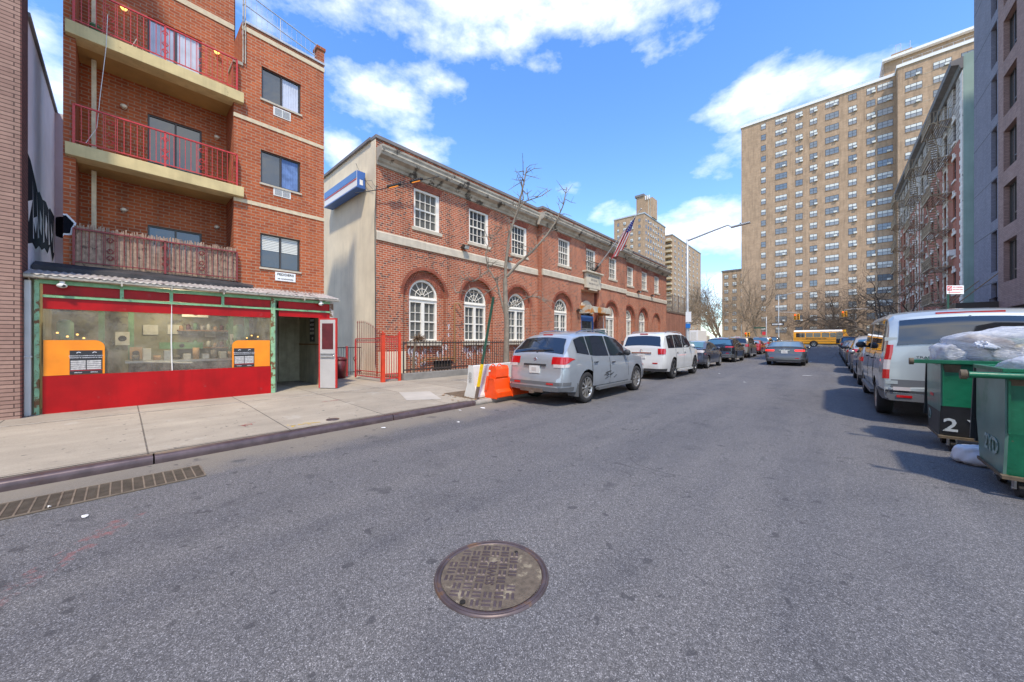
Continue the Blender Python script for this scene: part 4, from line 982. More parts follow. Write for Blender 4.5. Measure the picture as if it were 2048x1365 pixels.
# soldier-brick rings round the arches, flat brick heads over the upper windows
def ring_mb(fn, c, zs, r0, r1, w0, w1, n=44):
    mb = MB()
    for k in range(n):
        t0 = pi * (k + .12) / n; t1 = pi * (k + .88) / n
        q = [fn(c + rr * cos(t), zs + rr * sin(t), w_) for w_ in (w0, w1) for rr, t in ((r0, t0), (r1, t0), (r1, t1), (r0, t1))]
        mb.add(q, [(0, 1, 2, 3), (4, 7, 6, 5), (0, 4, 5, 1), (1, 5, 6, 2), (2, 6, 7, 3), (3, 7, 4, 0)])
    return mb
M('brick_face', (.27, .075, .042), .85, var=.35, vs=6); M('brick_face_dark', (.17, .05, .035), .85, var=.4, vs=7); M('mortar', (.50, .40, .31), .9)
def arch(c, x, blind=False):
    fn = FX(x); rg = part('brick_arch', merge(ring_mb(fn, c, 3.27, 1.0, 1.13, -.03, .012), ring_mb(FX(x - .14), c, 3.24, .69, .99, -.02, .006, 36)), 'brick_face', PO, rec=False)
    return rg
def white_arch_window(c, x):
    fn = FX(x - .30); r0 = .68; mb = MB()
    n = 24; zs = 3.24
    for k in range(n):      # outer casing arc
        t0, t1 = pi * k / n, pi * (k + 1) / n
        q = [fn(c + rr * cos(t), zs + rr * sin(t), w_) for w_ in (.0, .10) for rr, t in ((r0 - .09, t0), (r0, t0), (r0, t1), (r0 - .09, t1))]
        mb.add(q, [(0, 1, 2, 3), (4, 7, 6, 5), (0, 4, 5, 1), (1, 5, 6, 2), (2, 6, 7, 3), (3, 7, 4, 0)])
    for s_ in (-1, 1): ubox(mb, fn, c + s_ * r0, c + s_ * (r0 - .10), 1.45, zs, 0, .10)
    ubox(mb, fn, c - r0 + .1, c + r0 - .1, 2.98, 3.22, 0, .09); ubox(mb, fn, c - .075, c + .075, 1.45, 2.98, 0, .09); ubox(mb, fn, c - r0 + .1, c + r0 - .1, 1.45, 1.52, 0, .07)
    ubox(mb, fn, c - r0 - .0, c + r0, 3.10, 3.14, .09, .13)
    w_ = part('arched_window', mb, 'white_frame', PO, rec=False); w_.name = 'window'
    mb = MB()
    for s_ in (-1, 1):
        a, b = sorted((c + s_ * .075, c + s_ * (r0 - .1)))
        ubox(mb, fn, (a + b) / 2 - .011, (a + b) / 2 + .011, 1.52, 2.98, .02, .05)
        for z in (1.86, 2.58, 2.22): ubox(mb, fn, a, b, z - (.026 if z == 2.22 else .011), z + (.026 if z == 2.22 else .011), .02, .05 + (.012 if z == 2.22 else 0))
    for t in (pi / 6, pi / 3, pi / 2, 2 * pi / 3, 5 * pi / 6): mb.bar(fn(c + .10 * cos(t), zs + .10 * sin(t), .035), fn(c + .59 * cos(t), zs + .59 * sin(t), .035), .022, .02, up=(1, 0, 0))
    for rr in (.10, .32): mb.tube([fn(c + rr * cos(t), zs + rr * sin(t), .035) for t in [pi * k / 14 for k in range(15)]], .012, 5, cap=False)
    part('glazing_bars', mb, 'white_frame', w_, rec=False)
    mb = MB(); pts = [(c - r0, 1.45), (c + r0, 1.45)] + [(c + r0 * cos(pi * k / 20), zs + r0 * sin(pi * k / 20)) for k in range(21)]
    mb.add([fn(u, v, .012) for u, v in pts], [tuple(range(len(pts)))]); part('pane', mb, 'pane_warm', w_, rec=False)
    mb = MB(); ubox(mb, FX(x), c - .78, c + .78, 1.25, 1.425, -.30, .04); part('window_sill', mb, 'stone', PO, bev=.01)
def upper_window(c, x):
    fn = FX(x - .14); mb = MB(); a, b = c - UW, c + UW
    for p in ((a, b, UZ0, UZ0 + .06), (a, b, UZ1 - .09, UZ1), (a, a + .10, UZ0 + .06, UZ1 - .09), (b - .16, b, UZ0 + .06, UZ1 - .09)): ubox(mb, fn, *p, .0, .09)
    w_ = part('window', mb, 'white_frame', PO, rec=False); mb = MB(); n = 4; a2, b2, zm = a + .1, b - .16, (UZ0 + UZ1) / 2 - .02
    for k in range(1, n): ubox(mb, fn, a2 + (b2 - a2) * k / n - .011, a2 + (b2 - a2) * k / n + .011, UZ0 + .06, UZ1 - .09, .015, .045)
    ubox(mb, fn, a2, b2, zm - .028, zm + .028, .012, .06)
    for z in ((UZ0 + .06 + zm) / 2, (UZ1 - .09 + zm) / 2): ubox(mb, fn, a2, b2, z - .011, z + .011, .014, .046)
    part('glazing_bars', mb, 'white_frame', w_, rec=False)
    mb = MB(); ubox(mb, fn, a + .01, b - .01, UZ0 + .01, UZ1 - .01, -.005, .010); part('pane', mb, random.choice(['pane_warm', 'pane']), w_)
    mb = MB(); ubox(mb, FX(x), a - .09, b + .09, UZ0 - .14, UZ0 - .002, -.13, .045); part('window_sill', mb, 'stone', PO, bev=.008)
    mb = MB()
    for k in range(16):
        t0, t1 = k / 16 + .006, (k + 1) / 16 - .006; u = lambda t, v: (a - .0 + (b - a) * t) + (t - .5) * .35 * v
        q = [FX(x)(u(t, v), UZ1 + .005 + v * .26, w_) for w_ in (-.02, .010) for t, v in ((t0, 0), (t1, 0), (t1, 1), (t0, 1))]
        mb.add(q, [(0, 1, 2, 3), (4, 7, 6, 5), (0, 4, 5, 1), (1, 5, 6, 2), (2, 6, 7, 3), (3, 7, 4, 0)])
    part('brick_lintel', mb, 'brick_face', PO, rec=False)
for i, (a, b, x) in enumerate(secs):
    for c in up[i]: upper_window(c, x)
    for c in ar[i]: arch(c, x); white_arch_window(c, x)
part('brick_arch', ring_mb(FX(XW), 33.6, 3.05, .9, 1.02, -.03, .012), 'brick_face', PO, rec=False)
# belt course, cornice, coping
def run(name, m, prof, secs_, mi=None, ext=0):
    mb = MB()
    for i, (a, b, x) in enumerate(secs_):
        y0 = a - (ext if i in (0,) else 0); y1 = b + (ext if i == 2 else 0)
        if i == 1: y0 = a - .002 - prof_out(prof) * 0; y1 = b
        mb.prism(prof, lambda u, v: (x + u, y0, v), lambda u, v: (x + u, y1, v))
    part(name, mb, m, PO)
def prof_out(p): return max(q[0] for q in p)
run('belt_course', 'stone', [(-.05, 5.08), (.06, 5.08), (.06, 5.36), (.03, 5.41), (-.05, 5.41)], secs)
cor = [(-.1, 7.78), (.05, 7.78), (.07, 7.86), (.14, 7.92), (.18, 8.0), (.36, 8.06), (.40, 8.14), (.42, 8.16), (.42, 8.24), (.46, 8.30), (.47, 8.36), (-.1, 8.40)]
run('cornice', 'stone_dirty', cor, [(6.12, 15.48, XW), (15.16, 26.54, XPV), (26.56, 36.5, XW)])
mb = MB(); mb.box((XW - .30, 6.08, 8.72), (XW + .06, 15.45, 8.84)); mb.box((XPV - .35, 15.45, 8.72), (XPV + .06, 26.25, 8.845)); mb.box((XW - .30, 26.26, 8.72), (XW + .06, 36.35, 8.84)); mb.box((-24.05, 6.03, 8.75), (XW - .31, 6.27, 8.85)); mb.box((-24.05, 36.1, 8.72), (XW - .31, 36.36, 8.84)); part('coping', mb, 'cornice_metal', PO)
# entrance: plaque, balconette, canopy, doors
mb = MB(); ubox(mb, FX(XPV), 19.85, 21.75, 4.86, 5.84, .05, .22); ubox(mb, FX(XPV), 19.7, 21.9, 5.84, 5.95, -.05, .36); ubox(mb, FX(XPV), 20.3, 21.3, 4.74, 4.86, .05, .20)
pq = part('stone_plaque', mb, 'stone', PO, bev=.015)
tm = MB()
for z, s_, tx in ((5.65, .19, 'METROPOLITAN'), (5.40, .19, 'STATION'), (5.15, .15, 'BROOKLYN 6, N.Y.')): merge(tm, text_mb(tx, s_, lambda x_, y_, z_: (XPV + .223 + z_, 20.8 + x_, z + y_), .006, True))
part('lettering', tm, 'cornice_metal', pq, rec=False)
mb = MB(); x = XPV + .32; mb.bar((x, 20.05, 6.55), (x, 21.55, 6.55), .04, .03); mb.bar((x, 20.05, 6.05), (x, 21.55, 6.05), .03, .03)
for k in range(13): mb.bar((x, 20.05 + k * .125, 6.0), (x, 20.05 + k * .125, 6.6), .016, .016)
for y in (20.05, 21.55): mb.bar((x, y, 6.55), (XPV, y, 6.55), .03, .03)
part('window_guard', mb, 'black_metal', PO)
mb = MB(); cx = 20.7; zs = 3.25
fn = FX(XPV - .34)
for k in range(20):
    t0, t1 = pi * k / 20, pi * (k + 1) / 20
    q = [fn(cx + rr * cos(t), zs + rr * sin(t), w_) for w_ in (.0, .08) for rr, t in ((.6, t0), (.86, t0), (.86, t1), (.6, t1))]
    mb.add(q, [(0, 1, 2, 3), (4, 7, 6, 5), (0, 4, 5, 1), (1, 5, 6, 2), (2, 6, 7, 3), (3, 7, 4, 0)])
part('stone_arch', mb, 'stone', PO, rec=False)
mb = MB(); mb.box((XPV - .6, 19.8, .15), (XPV - .55, 21.6, 4.15)); part('fanlight', mb, 'pane', PO)
mb = MB(); mb.box((XPV - .37, 21.85, .15), (XPV - .139, 21.95, 4.75)); mb.box((XPV - .37, 19.45, .15), (XPV - .139, 19.55, 4.75)); mb.box((XPV - .60, 21.55, .15), (XPV - .54, 21.7, 4.2)); part('jamb', mb, 'brick_face_dark', PO)
mb = MB(); mb.box((XPV - .02, 19.35, 3.16), (XPV + .80, 19.5, 3.66)); mb.box((XPV - .02, 21.95, 3.16), (XPV + .80, 22.1, 3.66)); mb.box((XPV + .65, 19.501, 3.22), (XPV + .80, 21.949, 3.60)); mb.box((XPV - .02, 19.501, 3.35), (XPV + .649, 21.949, 3.45)); part('canopy', mb, 'awning_white', PO, bev=.02)
mb = MB(); ubox(mb, FX(XPV - .34), 19.85, 20.02, .15, 3.1, .0, .1); ubox(mb, FX(XPV - .34), 21.4, 21.55, .15, 3.1, .0, .1); ubox(mb, FX(XPV - .34), 20.02, 21.4, 2.75, 3.1, .0, .1); part('door_surround', mb, 'blue_sign_side', PO)
mb = MB()
for a, b, c, d in ((20.02, 21.4, 2.2, 2.28), (20.02, 20.1, .15, 2.75), (21.32, 21.4, .15, 2.75), (20.68, 20.76, .15, 2.2), (20.1, 20.68, .15, .3)): ubox(mb, FX(XPV - .34), a, b, c, d, .01, .06)
dd = part('door', mb, 'grey_metal', PO); mb = MB(); ubox(mb, FX(XPV - .34), 20.03, 21.39, .16, 2.74, .0, .008); part('pane', mb, 'pane', dd)
mb = MB(); 
for a, b, c, d in ((0, .06, .2, 2.25), (.84, .9, .2, 2.25), (.06, .84, 2.17, 2.25), (.06, .84, .2, .4), (.06, .84, 1.0, 1.06)): mb.box((XPV - .2 + a, 21.5, c), (XPV - .2 + b, 21.54, d))
od = part('open_door_leaf', mb, 'white_paint', PO); mb = MB(); mb.box((XPV - .13, 21.51, .41), (XPV + .63, 21.53, 2.16)); part('pane', mb, 'car_glass_teal', od)
mb = MB(); mb.box((XPV + .3, 21.49, 1.5), (XPV + .55, 21.505, 1.75)); part('door_notice', mb, 'paper', od)
mb = MB(); mb.box((XPV - .3, 19.6, .15), (XPV + .9, 21.8, .30)); mb.box((XPV - .3, 19.6, .301), (XPV + .6, 21.8, .45)); part('doorstep', mb, 'concrete', PO)
mb = MB()
for (y, x) in ((21.95, XPV + .3), (22.3, XPV + .1)): mb.tube([(x, y, 3.2), (x, y, 1.6)], .02, 6)
part('conduit', mb, 'white_paint', PO)
for i, (y, z, x) in enumerate(((10.15, 5.53, XW), (13.0, 5.5, XW), (29.2, 5.52, XW), (32.2, 5.48, XW), (19.1, 3.28, XPV))):
    mb = MB(); mb.box((x, y - .12, z), (x + .1, y + .12, z + .09)); fl_ = part('floodlight', mb, 'dark_frame', PO, bev=.01)
    mb = MB(); mb.bar((x + .08, y, z + .1), (x + .26, y, z + .02), .26, .17, up=(0, 0, 1)); part('lamp_head', mb, 'dark_frame', fl_, bev=.01); mb = MB(); mb.bar((x + .265, y, z + .017), (x + .275, y, z + .012), .22, .13); part('lens', mb, 'paper', fl_)
# pipe with a brown valve tree, cellar panels, graffiti strokes
mb = MB(); x = XW + .1; mb.tube([(x, 9.6, .5), (x, 9.6, 3.0), (x, 9.62, 3.05), (x + .1, 9.75, 3.05), (x + .1, 9.9, 2.85)], .035, 8); mb.tube([(x, 9.6, .72), (x, 8.2, .72), (x, 7.9, .6)], .035, 8); part('drainpipe', mb, 'leafbrown', PO)
mb = MB(); ubox(mb, FX(XW), 6.2, 7.3, .15, 1.05, -.0, .02); part('cement_patch', mb, 'stucco', PO)
mb = MB(); ubox(mb, FX(XW), 8.6, 9.5, .25, .62, 0, .02); part('cellar_vent', mb, 'void', PO); mb = MB(); ubox(mb, FX(XW), 33.2, 33.7, .8, 1.6, 0, .02); part('cellar_vent', mb, 'void', PO)
gm = MB(); r = random.Random(11)
for cx, cz, n in ((8.3, .95, 26), (8.6, .42, 12), (11.1, 1.0, 22), (9.35, 1.9, 3), (7.2, .9, 5), (14.0, .9, 8)):
    for k in range(n):
        y0 = cx + r.uniform(-.9, .9) if cx != 9.35 else cx; z0 = cz + r.uniform(-.22, .22); a0 = r.uniform(0, 6); rr = r.uniform(.05, .13)
        if abs(y0 - cx) > .95 or z0 > 1.2 and cx != 9.35: continue
        if k % 3 == 0: pts = [(XW, y0 + rr * .6 * cos(a0 + t), z0 + rr * sin(a0 + t)) for t in [j * .45 for j in range(12)]]
        else: pts = [(XW, y0 + .03 * sin(j * 1.1 + a0), z0 - rr * 1.3 + j * rr * .33) for j in range(9)]
        inside = abs(y0 - cx) < .98 and cx in (8.3, 11.1, 14.0)
        gm.ribbon([(-12.238 if (inside and z0 > .95 and abs(y0 - cx) < .85) else XW, p[1], p[2]) for p in pts], .026, (1, 0, 0), 0, .006)
part('graffiti', gm, 'graf_white', PO, rec=False)
# blue and white sign box on the stucco side wall
us = thing('sign_box', 'blue and white sign box with a red line on the cream side wall', 'sign', (-14.3, 5.9, 7.1))
mb = MB(); mb.box((-15.87, 5.74, 7.1), (-12.82, 6.06, 7.68)); part('box', mb, 'sign_white', us, bev=.02)
mb = MB(); mb.box((-15.86, 5.728, 7.41), (-12.83, 5.7385, 7.67)); part('blue_band', mb, 'blue_sign', us); mb = MB(); mb.box((-15.86, 5.728, 7.345), (-12.83, 5.7385, 7.38)); part('red_line', mb, 'sign_red', us)
mb = MB(); mb.box((-12.818, 5.75, 7.11), (-12.80, 6.05, 7.67)); mb.box((-15.88, 5.73, 7.06), (-12.80, 6.07, 7.098)); part('end_panel', mb, 'blue_sign_side', us)
mb = MB(); mb.box((-12.798, 5.84, 7.17), (-12.793, 5.96, 7.36)); part('eagle_label', mb, 'sign_white', us)
mb = MB()
for x in (-15.2, -13.4): mb.box((x - .03, 6.0, 7.2), (x + .03, 6.108, 7.5))
part('bracket', mb, 'grey_metal', us)
# cables
def cable(name, pts, r, lab, mat='black_metal', sag=0):
    P = []; n = 14
    for i in range(len(pts) - 1):
        for k in range(n):
            t = k / n; P.append(tuple(pts[i][j] * (1 - t) + pts[i + 1][j] * t - (sag * 4 * t * (1 - t) if j == 2 else 0) for j in range(3)))
    P.append(pts[-1]); mb = MB(); mb.tube(P, r, 5)
    return tag(part(name, mb, mat), lab, 'cable')
cable('cable', [(-11.95, 5.3, 6.45), (-11.9, 6.2, 6.85), (-11.6, 8.5, 8.02)], .016, 'black telephone cable with splice cases along the brick wall top')
cable('cable', [(-11.98, 6.06, 6.95), (-12.06, 6.05, 5.8), (-12.05, 6.06, 3.0), (-12.05, 6.06, .6)], .014, 'black cable running down the corner of the cream side wall', sag=.01)
cable('cable', [(-13.6, 6.06, 8.3), (-13.0, 6.0, 7.7), (-12.2, 6.04, 6.9)], .008, 'thin wire drooping from the roof edge past the sign box', sag=.05)
cable('cable', [(-12.82, 5.9, 7.4), (-12.3, 6.05, 7.25), (-11.98, 6.06, 6.9)], .006, 'thin wire from the sign box end to the brick corner', sag=.04)
for y0, z0, lab in ((6.42, 6.95, 'lower ribbed black and orange cable splice case by the brick corner'), (7.28, 7.39, 'upper ribbed black and orange cable splice case below the cornice')):
    d = Vector((.13, 1, .52)).normalized(); c = Vector((-11.88 + (y0 - 6.2) * .13, y0, z0 + .05)); o = thing('splice_case', lab, 'cable splice', tuple(c)); mb = MB()
    for k in range(11): mb.tube([c + d * (k * .052), c + d * (k * .052 + .035)], .062 if k % 2 else .05, 8)
    part('case', mb, 'black_metal', o); mb = MB(); mb.bar(c + d * .05 - Vector((-.02, 0, .06)), c + d * .42 - Vector((-.02, 0, .06)), .05, .03); part('clamp', mb, 'orange_board', o)
# flag on a slanted pole
fp = thing('flag', 'american flag hanging from a slanted pole over the entrance', 'flag', (XPV, 20.9, 6.0))
p0 = Vector((XPV + .1, 20.95, 5.98)); p1 = Vector((-8.44, 20.9, 9.36)); dd_ = (p1 - p0).normalized()
mb = MB(); mb.tube([p0, p1], [.05, .022], 8); mb.sphere(tuple(p1), .045, 8, 6); part('pole', mb, 'grey_metal', fp)
mb = MB(); mb.tube([p0 - dd_ * .05, p0 + dd_ * .5], .075, 8); mb.box((XPV, 20.8, 5.95), (XPV + .14, 21.1, 6.12)); mb.tube([p0 + dd_ * .4 + Vector((0, 0, -.1)), Vector((XPV, 20.9, 6.3))], .02, 5); part('socket', mb, 'black_metal', fp)
hoist0 = p0 + dd_ * 4.25; n1, n2 = 26, 60; rows = []
for i in range(n2 + 1):
    t = i / n2; row = []
    for k in range(n1 + 1):
        s_ = k / n1   # along the hoist, from the pole tip down
        base = hoist0 - dd_ * (1.25 * s_ * (1 - .35 * t))
        drop = Vector((-.50, .02, -.72)).normalized() * 2.15 * t
        fold = .13 * sin(s_ * 13 + t * 2.2) * min(1, t * 3 + .15)
        row.append(tuple(base + drop + Vector((.25 * t * (1 - s_), fold + .1 * t, -.10 * sin(pi * s_) * t - .12 * (1 - s_) * t))))
    rows.append(row)
mb = MB(); vs = [p for r_ in rows for p in r_]; mb.v = [tuple(v) for v in vs]
for i in range(n2):
    for k in range(n1):
        s_ = k / n1; stripe = int(s_ * 13); blue = i < n2 * .4 and stripe < 7
        mb.f.append([i * (n1 + 1) + k, i * (n1 + 1) + k + 1, (i + 1) * (n1 + 1) + k + 1, (i + 1) * (n1 + 1) + k])
        mb.m.append(2 if blue else (0 if stripe % 2 == 0 else 1)); mb.sm.append(True)
        if blue and i % 4 == 2 and k % 3 == 1: mb.m[-1] = 1
part('cloth', mb, ['stripe_red', 'stripe_white', 'flag_blue'], fp, rec=False)

# ------------------------------------------------------------ yard: fence, gate, bins
XFn = -10.4
fk = thing('iron_fence', 'dark iron picket fence on a stone kerb before the red brick building', 'fence', (XFn, 13, .15))
mb = MB(); mb.box((XFn - .13, 6.15, .1), (XFn + .12, 18.9, .37)); part('fence_kerb', mb, 'concrete_dark', fk, bev=.01); mb = MB(); mb.box((XFn - .13, 22.5, .1), (XFn + .12, 36.2, .37)); part('fence_kerb', mb, 'concrete_dark', fk, bev=.01)
for a, b in ((6.2, 9.4), (9.4, 12.6), (12.6, 15.8), (15.8, 18.9), (22.5, 26), (26, 29.4), (29.4, 32.8), (32.8, 36.2)):
    mb = MB()
    for z in (.48, 1.38): mb.bar((XFn, a, z), (XFn, b, z), .02, .045)
    n = int((b - a) / .125)
    for k in range(1, n): mb.bar((XFn + random.uniform(-.004, .004), a + (b - a) * k / n, .37), (XFn + random.uniform(-.006, .006), a + (b - a) * k / n + random.uniform(-.006, .006), 1.46), .019, .019)
    part('picket_panel', mb, 'fence_iron', fk); mb = MB(); mb.bar((XFn, a, .37), (XFn, a, 1.42), .035, .035); part('post', mb, 'fence_iron', fk)
gt = thing('red_gate', 'red iron gate with spear tops standing open beside the cream wall', 'gate', (XFn, 5.6, .15))
for y in (5.48, 6.05):
    mb = MB(); s_ = .055 if y < 5.6 else .04; mb.bar((XFn, y, .12), (XFn, y, 1.66), s_ * 2, s_ * 2); mb.bar((XFn, y, 1.661), (XFn, y, 1.69), s_ * 2.5, s_ * 2.5); mb.sphere((XFn, y, 1.72), .03, 8, 6); part('post', mb, 'red_gate', gt, bev=.004)
mb = MB()
for z in (.25, .40, 1.42, 1.58): mb.bar((XFn, 5.53, z), (XFn, 6.02, z), .02, .025)
for k in range(1, 6): mb.bar((XFn, 5.53 + k * .082, .25), (XFn, 5.53 + k * .082, 1.58), .018, .018)
for k in range(5): mb.tube([(XFn + .0, 5.60 + k * .085 + .03 * cos(t), 1.50 + .03 * sin(t)) for t in [j * pi / 4 for j in range(9)]], .005, 4, cap=False)
part('side_panel', mb, 'red_rail', gt)
g0p = Vector((XFn - .06, 5.46, 0)); g1p = Vector((-12.05, 5.36, 0)); mb = MB()
def gp(t, z): v = g0p.lerp(g1p, t); return (v.x, v.y, z)
for t in (0, 1): mb.bar(gp(t, .2), gp(t, 1.5), .045, .045)
for z in (.28, .45, 1.40, 1.52): mb.bar(gp(0, z), gp(1, z), .02, .025)
part('gate_frame', mb, 'red_rail', gt); mb = MB()
for k in range(1, 13):
    t = k / 13; zt = 1.72 + .42 * sin(pi * .5 * min(1, t * 1.3)); mb.tube([gp(t, .28), gp(t, zt - .1), gp(t, zt - .08), gp(t, zt)], [.011, .011, .02, .001], 5)
for k in range(13):
    t = (k + .5) / 13
    for z in (.36, 1.46): mb.tube([(gp(t, z)[0] + .035 * cos(a), gp(t, z)[1], z + .035 * sin(a)) for a in [j * pi / 4 for j in range(9)]], .005, 4, cap=False)
part('bars', mb, 'red_rail_dark', gt)
bf = thing('iron_fence', 'low red iron fence with scrolls at the back of the side yard', 'fence', (-13.0, 5, .15))
mb = MB(); x = -13.1
for z in (.3, 1.2): mb.bar((x, 4.15, z), (x, 6.05, z), .02, .03)
for k in range(22): mb.bar((x, 4.2 + k * .085, .2), (x, 4.2 + k * .085, 1.22), .011, .011)
for yc in (4.5, 5.2, 5.8):
    for s_ in (-1, 1): mb.tube([(x + .01, yc + s_ * .06 * cos(t) * (1 - t / 9), .75 + .14 * sin(t) * (1 - t / 9)) for t in [j * .6 for j in range(12)]], .007, 4, cap=False)
part('picket_panel', mb, 'fence_iron', bf)
for y in (4.2, 4.85, 5.5): mb = MB(); mb.bar((x, y, .15), (x, y, 1.25), .06, .06); part('post', mb, 'red_rail', bf)
for y, x_, lab in ((4.62, -12.75, 'dark red dustbin nearest the shop in the side yard'), (5.05, -12.6, 'dark red dustbin behind the open red gate')):
    o = thing('dustbin', lab, 'bin', (x_, y, .15), 'dustbins in the side yard'); mb = MB(); mb.lathe([(0, .17), (.19, .17), (.23, .78), (.0, .78)], (x_, y, 0), 18); part('body', mb, 'can_red', o, rec=False); mb = MB(); mb.lathe([(.24, .785), (.25, .81), (.18, .88), (0, .90)], (x_, y, 0), 18); part('lid', mb, 'can_red', o, rec=False)
mb = MB(); mb.box((-12.08, 6.3, .1), (-10.55, 36, .22)); struct(part('planting_bed', mb, 'soil'))
# trained shrub, brown and clipped, on a bare stem by the fence
sh = thing('shrub', 'leafless clipped shrub with a knotted brown head behind the fence', 'shrub', (-11.0, 6.95, .2)); mb = MB(); r = random.Random(4)
mb.tube([(-11.0, 6.95, .2), (-11.02, 6.97, .9), (-10.98, 7.02, 1.5)], [.06, .045, .04], 8); part('trunk', mb, 'bark_tan', sh); mb = MB()
for k in range(110):
    c = Vector((-10.98, 7.15, 1.52)); d = Vector((r.gauss(0, .6), r.gauss(0, 1), r.gauss(0, .45))).normalized(); L_ = r.uniform(.12, .34); mb.tube([c, c + d * L_ * .5 + Vector((0, 0, r.uniform(-.04, .06))), c + d * L_], [.012, .009, .004], 4)
part('crown', mb, 'shrub_twig', sh)
# brick yard wall and chain-link fence beyond the building
yw = thing('brick_wall', 'red brick yard wall carrying a tall chain-link fence', 'wall', (XW, 39.5, .15)); mb = MB(); mb.box((XW - .3, 36.31, .05), (XW, 42.6, 4.3)); mb.box((-24, 42.3, .05), (XW - .301, 42.6, 4.3)); part('wall', mb, 'brick_yard', yw)
mb = MB(); mb.box((XW - .35, 36.32, 4.302), (XW + .05, 42.65, 4.4)); part('coping', mb, 'rust_iron', yw)
cf = thing('chain_link_fence', 'tall chain-link fence with rusty posts standing on the brick yard wall', 'fence', (XW - .15, 39.5, 4.4))
mb = MB(); x = XW - .15
for y in (36.5, 38.5, 40.5, 42.5): mb.tube([(x, y, 4.4), (x, y, 6.3)], .04, 6)
for z in (4.5, 6.25): mb.tube([(x, 36.5, z), (x, 42.5, z)], .025, 5)
part('posts', mb, 'rust_iron', cf); mb = MB(); mb.add([(x, 36.5, 4.45), (x, 42.5, 4.45), (x, 42.5, 6.25), (x, 36.5, 6.25)], [(0, 1, 2, 3)]); part('mesh', mb, 'chain_link', cf, rec=False)
# ------------------------------------------------------------ right: slate and rose brick new building
NB = thing('apartment_building', 'modern building of slate blue and rose brick with tall dark windows', 'building', (12, 31, .15))
xr = 6.9; fn = FNX(xr); H = 24.6; mb = MB(); mt = MB()
zf = [3.35 + 2.93 * k for k in range(7)]
ops = [(32.75, 33.75, z + .25, z + 2.55) for z in [5.1 + 2.93 * k for k in range(-1, 6)]]
ops.append((32.6, 34.1, 3.0, 3.9))
facade(mb, fn, 32.3, 37.02, .1, H, ops, .24); mb.box((xr + .46, 36.95, .1), (18, 37.02, H)); part('slate_wall', mb, 'brick_slate', NB, rec=False)
ops2 = []
for k in range(-1, 7):
    z = 5.1 + 2.93 * k - 1.0
    ops2 += [(29.7, 31.5, z + .45, z + 2.6), (26.0, 27.8, z + .45, z + 2.6)]
ops2 = [o for o in ops2 if o[3] < H - .3 and o[2] > 3.6] + [(24.5, 31.6, .1, 3.2)]
facade(mt, FNX(xr - .06), 24, 32.3, .1, H, ops2, .28); mt.add([(xr - .06, 32.3, .1), (xr, 32.3, .1), (xr, 32.3, H), (xr - .06, 32.3, H)], [(0, 1, 2, 3)]); part('rose_wall', mt, ['brick_rose'], NB, rec=False)
mb = MB(); mb.box((xr - .05, 24, .1), (18, 24.08, H)); mb.box((17.9, 24.1, .1), (18, 36.9, H)); part('side_wall', mb, 'brick_buff', NB)
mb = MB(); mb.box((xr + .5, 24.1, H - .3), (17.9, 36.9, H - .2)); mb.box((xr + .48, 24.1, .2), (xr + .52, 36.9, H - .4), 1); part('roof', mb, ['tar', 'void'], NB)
for k in range(7): mb = MB(); ubox(mb, fn, 32.31, 37.0, 4.75 + 2.93 * k, 4.78 + 2.93 * k, -.004, .004); part('brick_joint', mb, 'ink', NB)
for a, b, c, d in ops[:-1]:
    mb = MB()
    for q in ((a, a + .05, c, d), (b - .05, b, c, d), (a + .05, b - .05, c, c + .05), (a + .05, b - .05, d - .05, d)): ubox(mb, fn, *q, -.23, -.17)
    w_ = part('window', mb, 'dark_frame', NB); mb = MB(); ubox(mb, fn, a + .04, b - .04, c + .04, d - .04, -.225, -.215); part('pane', mb, 'pane', w_)
    mb = MB(); ubox(mb, fn, a, b, d + .002, d + .02, -.24, -.002); part('brick_soffit', mb, 'leafbrown', w_)
for a, b, c, d in ops2[:-1]:
    mb = MB(); f2 = FNX(xr - .06)
    for q in ((a, a + .06, c, d), (b - .06, b, c, d), (a + .06, b - .06, c, c + .06), (a + .06, b - .06, d - .06, d), (b - .7, b - .64, c + .06, d - .06), (a + .06, b - .7, c + .55, c + .62)): ubox(mb, f2, *q, -.27, -.20)
    w_ = part('window', mb, 'dark_frame', NB); mb = MB(); ubox(mb, f2, a + .05, b - .05, c + .05, d - .05, -.26, -.24); part('pane', mb, 'pane', w_)
mb = MB(); mb.box((xr + .19, 24.51, .15), (xr + .22, 31.59, 3.19)); part('garage_door', mb, 'black_metal', NB)
mb = MB()
for k in range(12): mb.box((xr + .17, 24.6, .3 + k * .24), (xr + .189, 31.5, .33 + k * .24))
part('louvre', mb, 'dark_frame', NB)
cn = thing('entrance_canopy', 'flat dark steel canopy hung on two rods over the right pavement', 'canopy', (6, 33, 3.4))
mb = MB(); mb.box((5.35, 32.2, 3.14), (6.88, 36.3, 3.62)); part('slab', mb, 'dark_frame', cn, bev=.02); mb = MB(); mb.tube([(6.88, 32.4, 5.2), (5.5, 32.4, 3.66)], .03, 6); mb.tube([(6.88, 35.9, 5.2), (5.5, 35.9, 3.66)], .03, 6); part('rods', mb, 'brick_buff', cn)
mb = MB(); mb.box((5.3, 36.4, 4.0), (6.89, 36.45, 4.03))
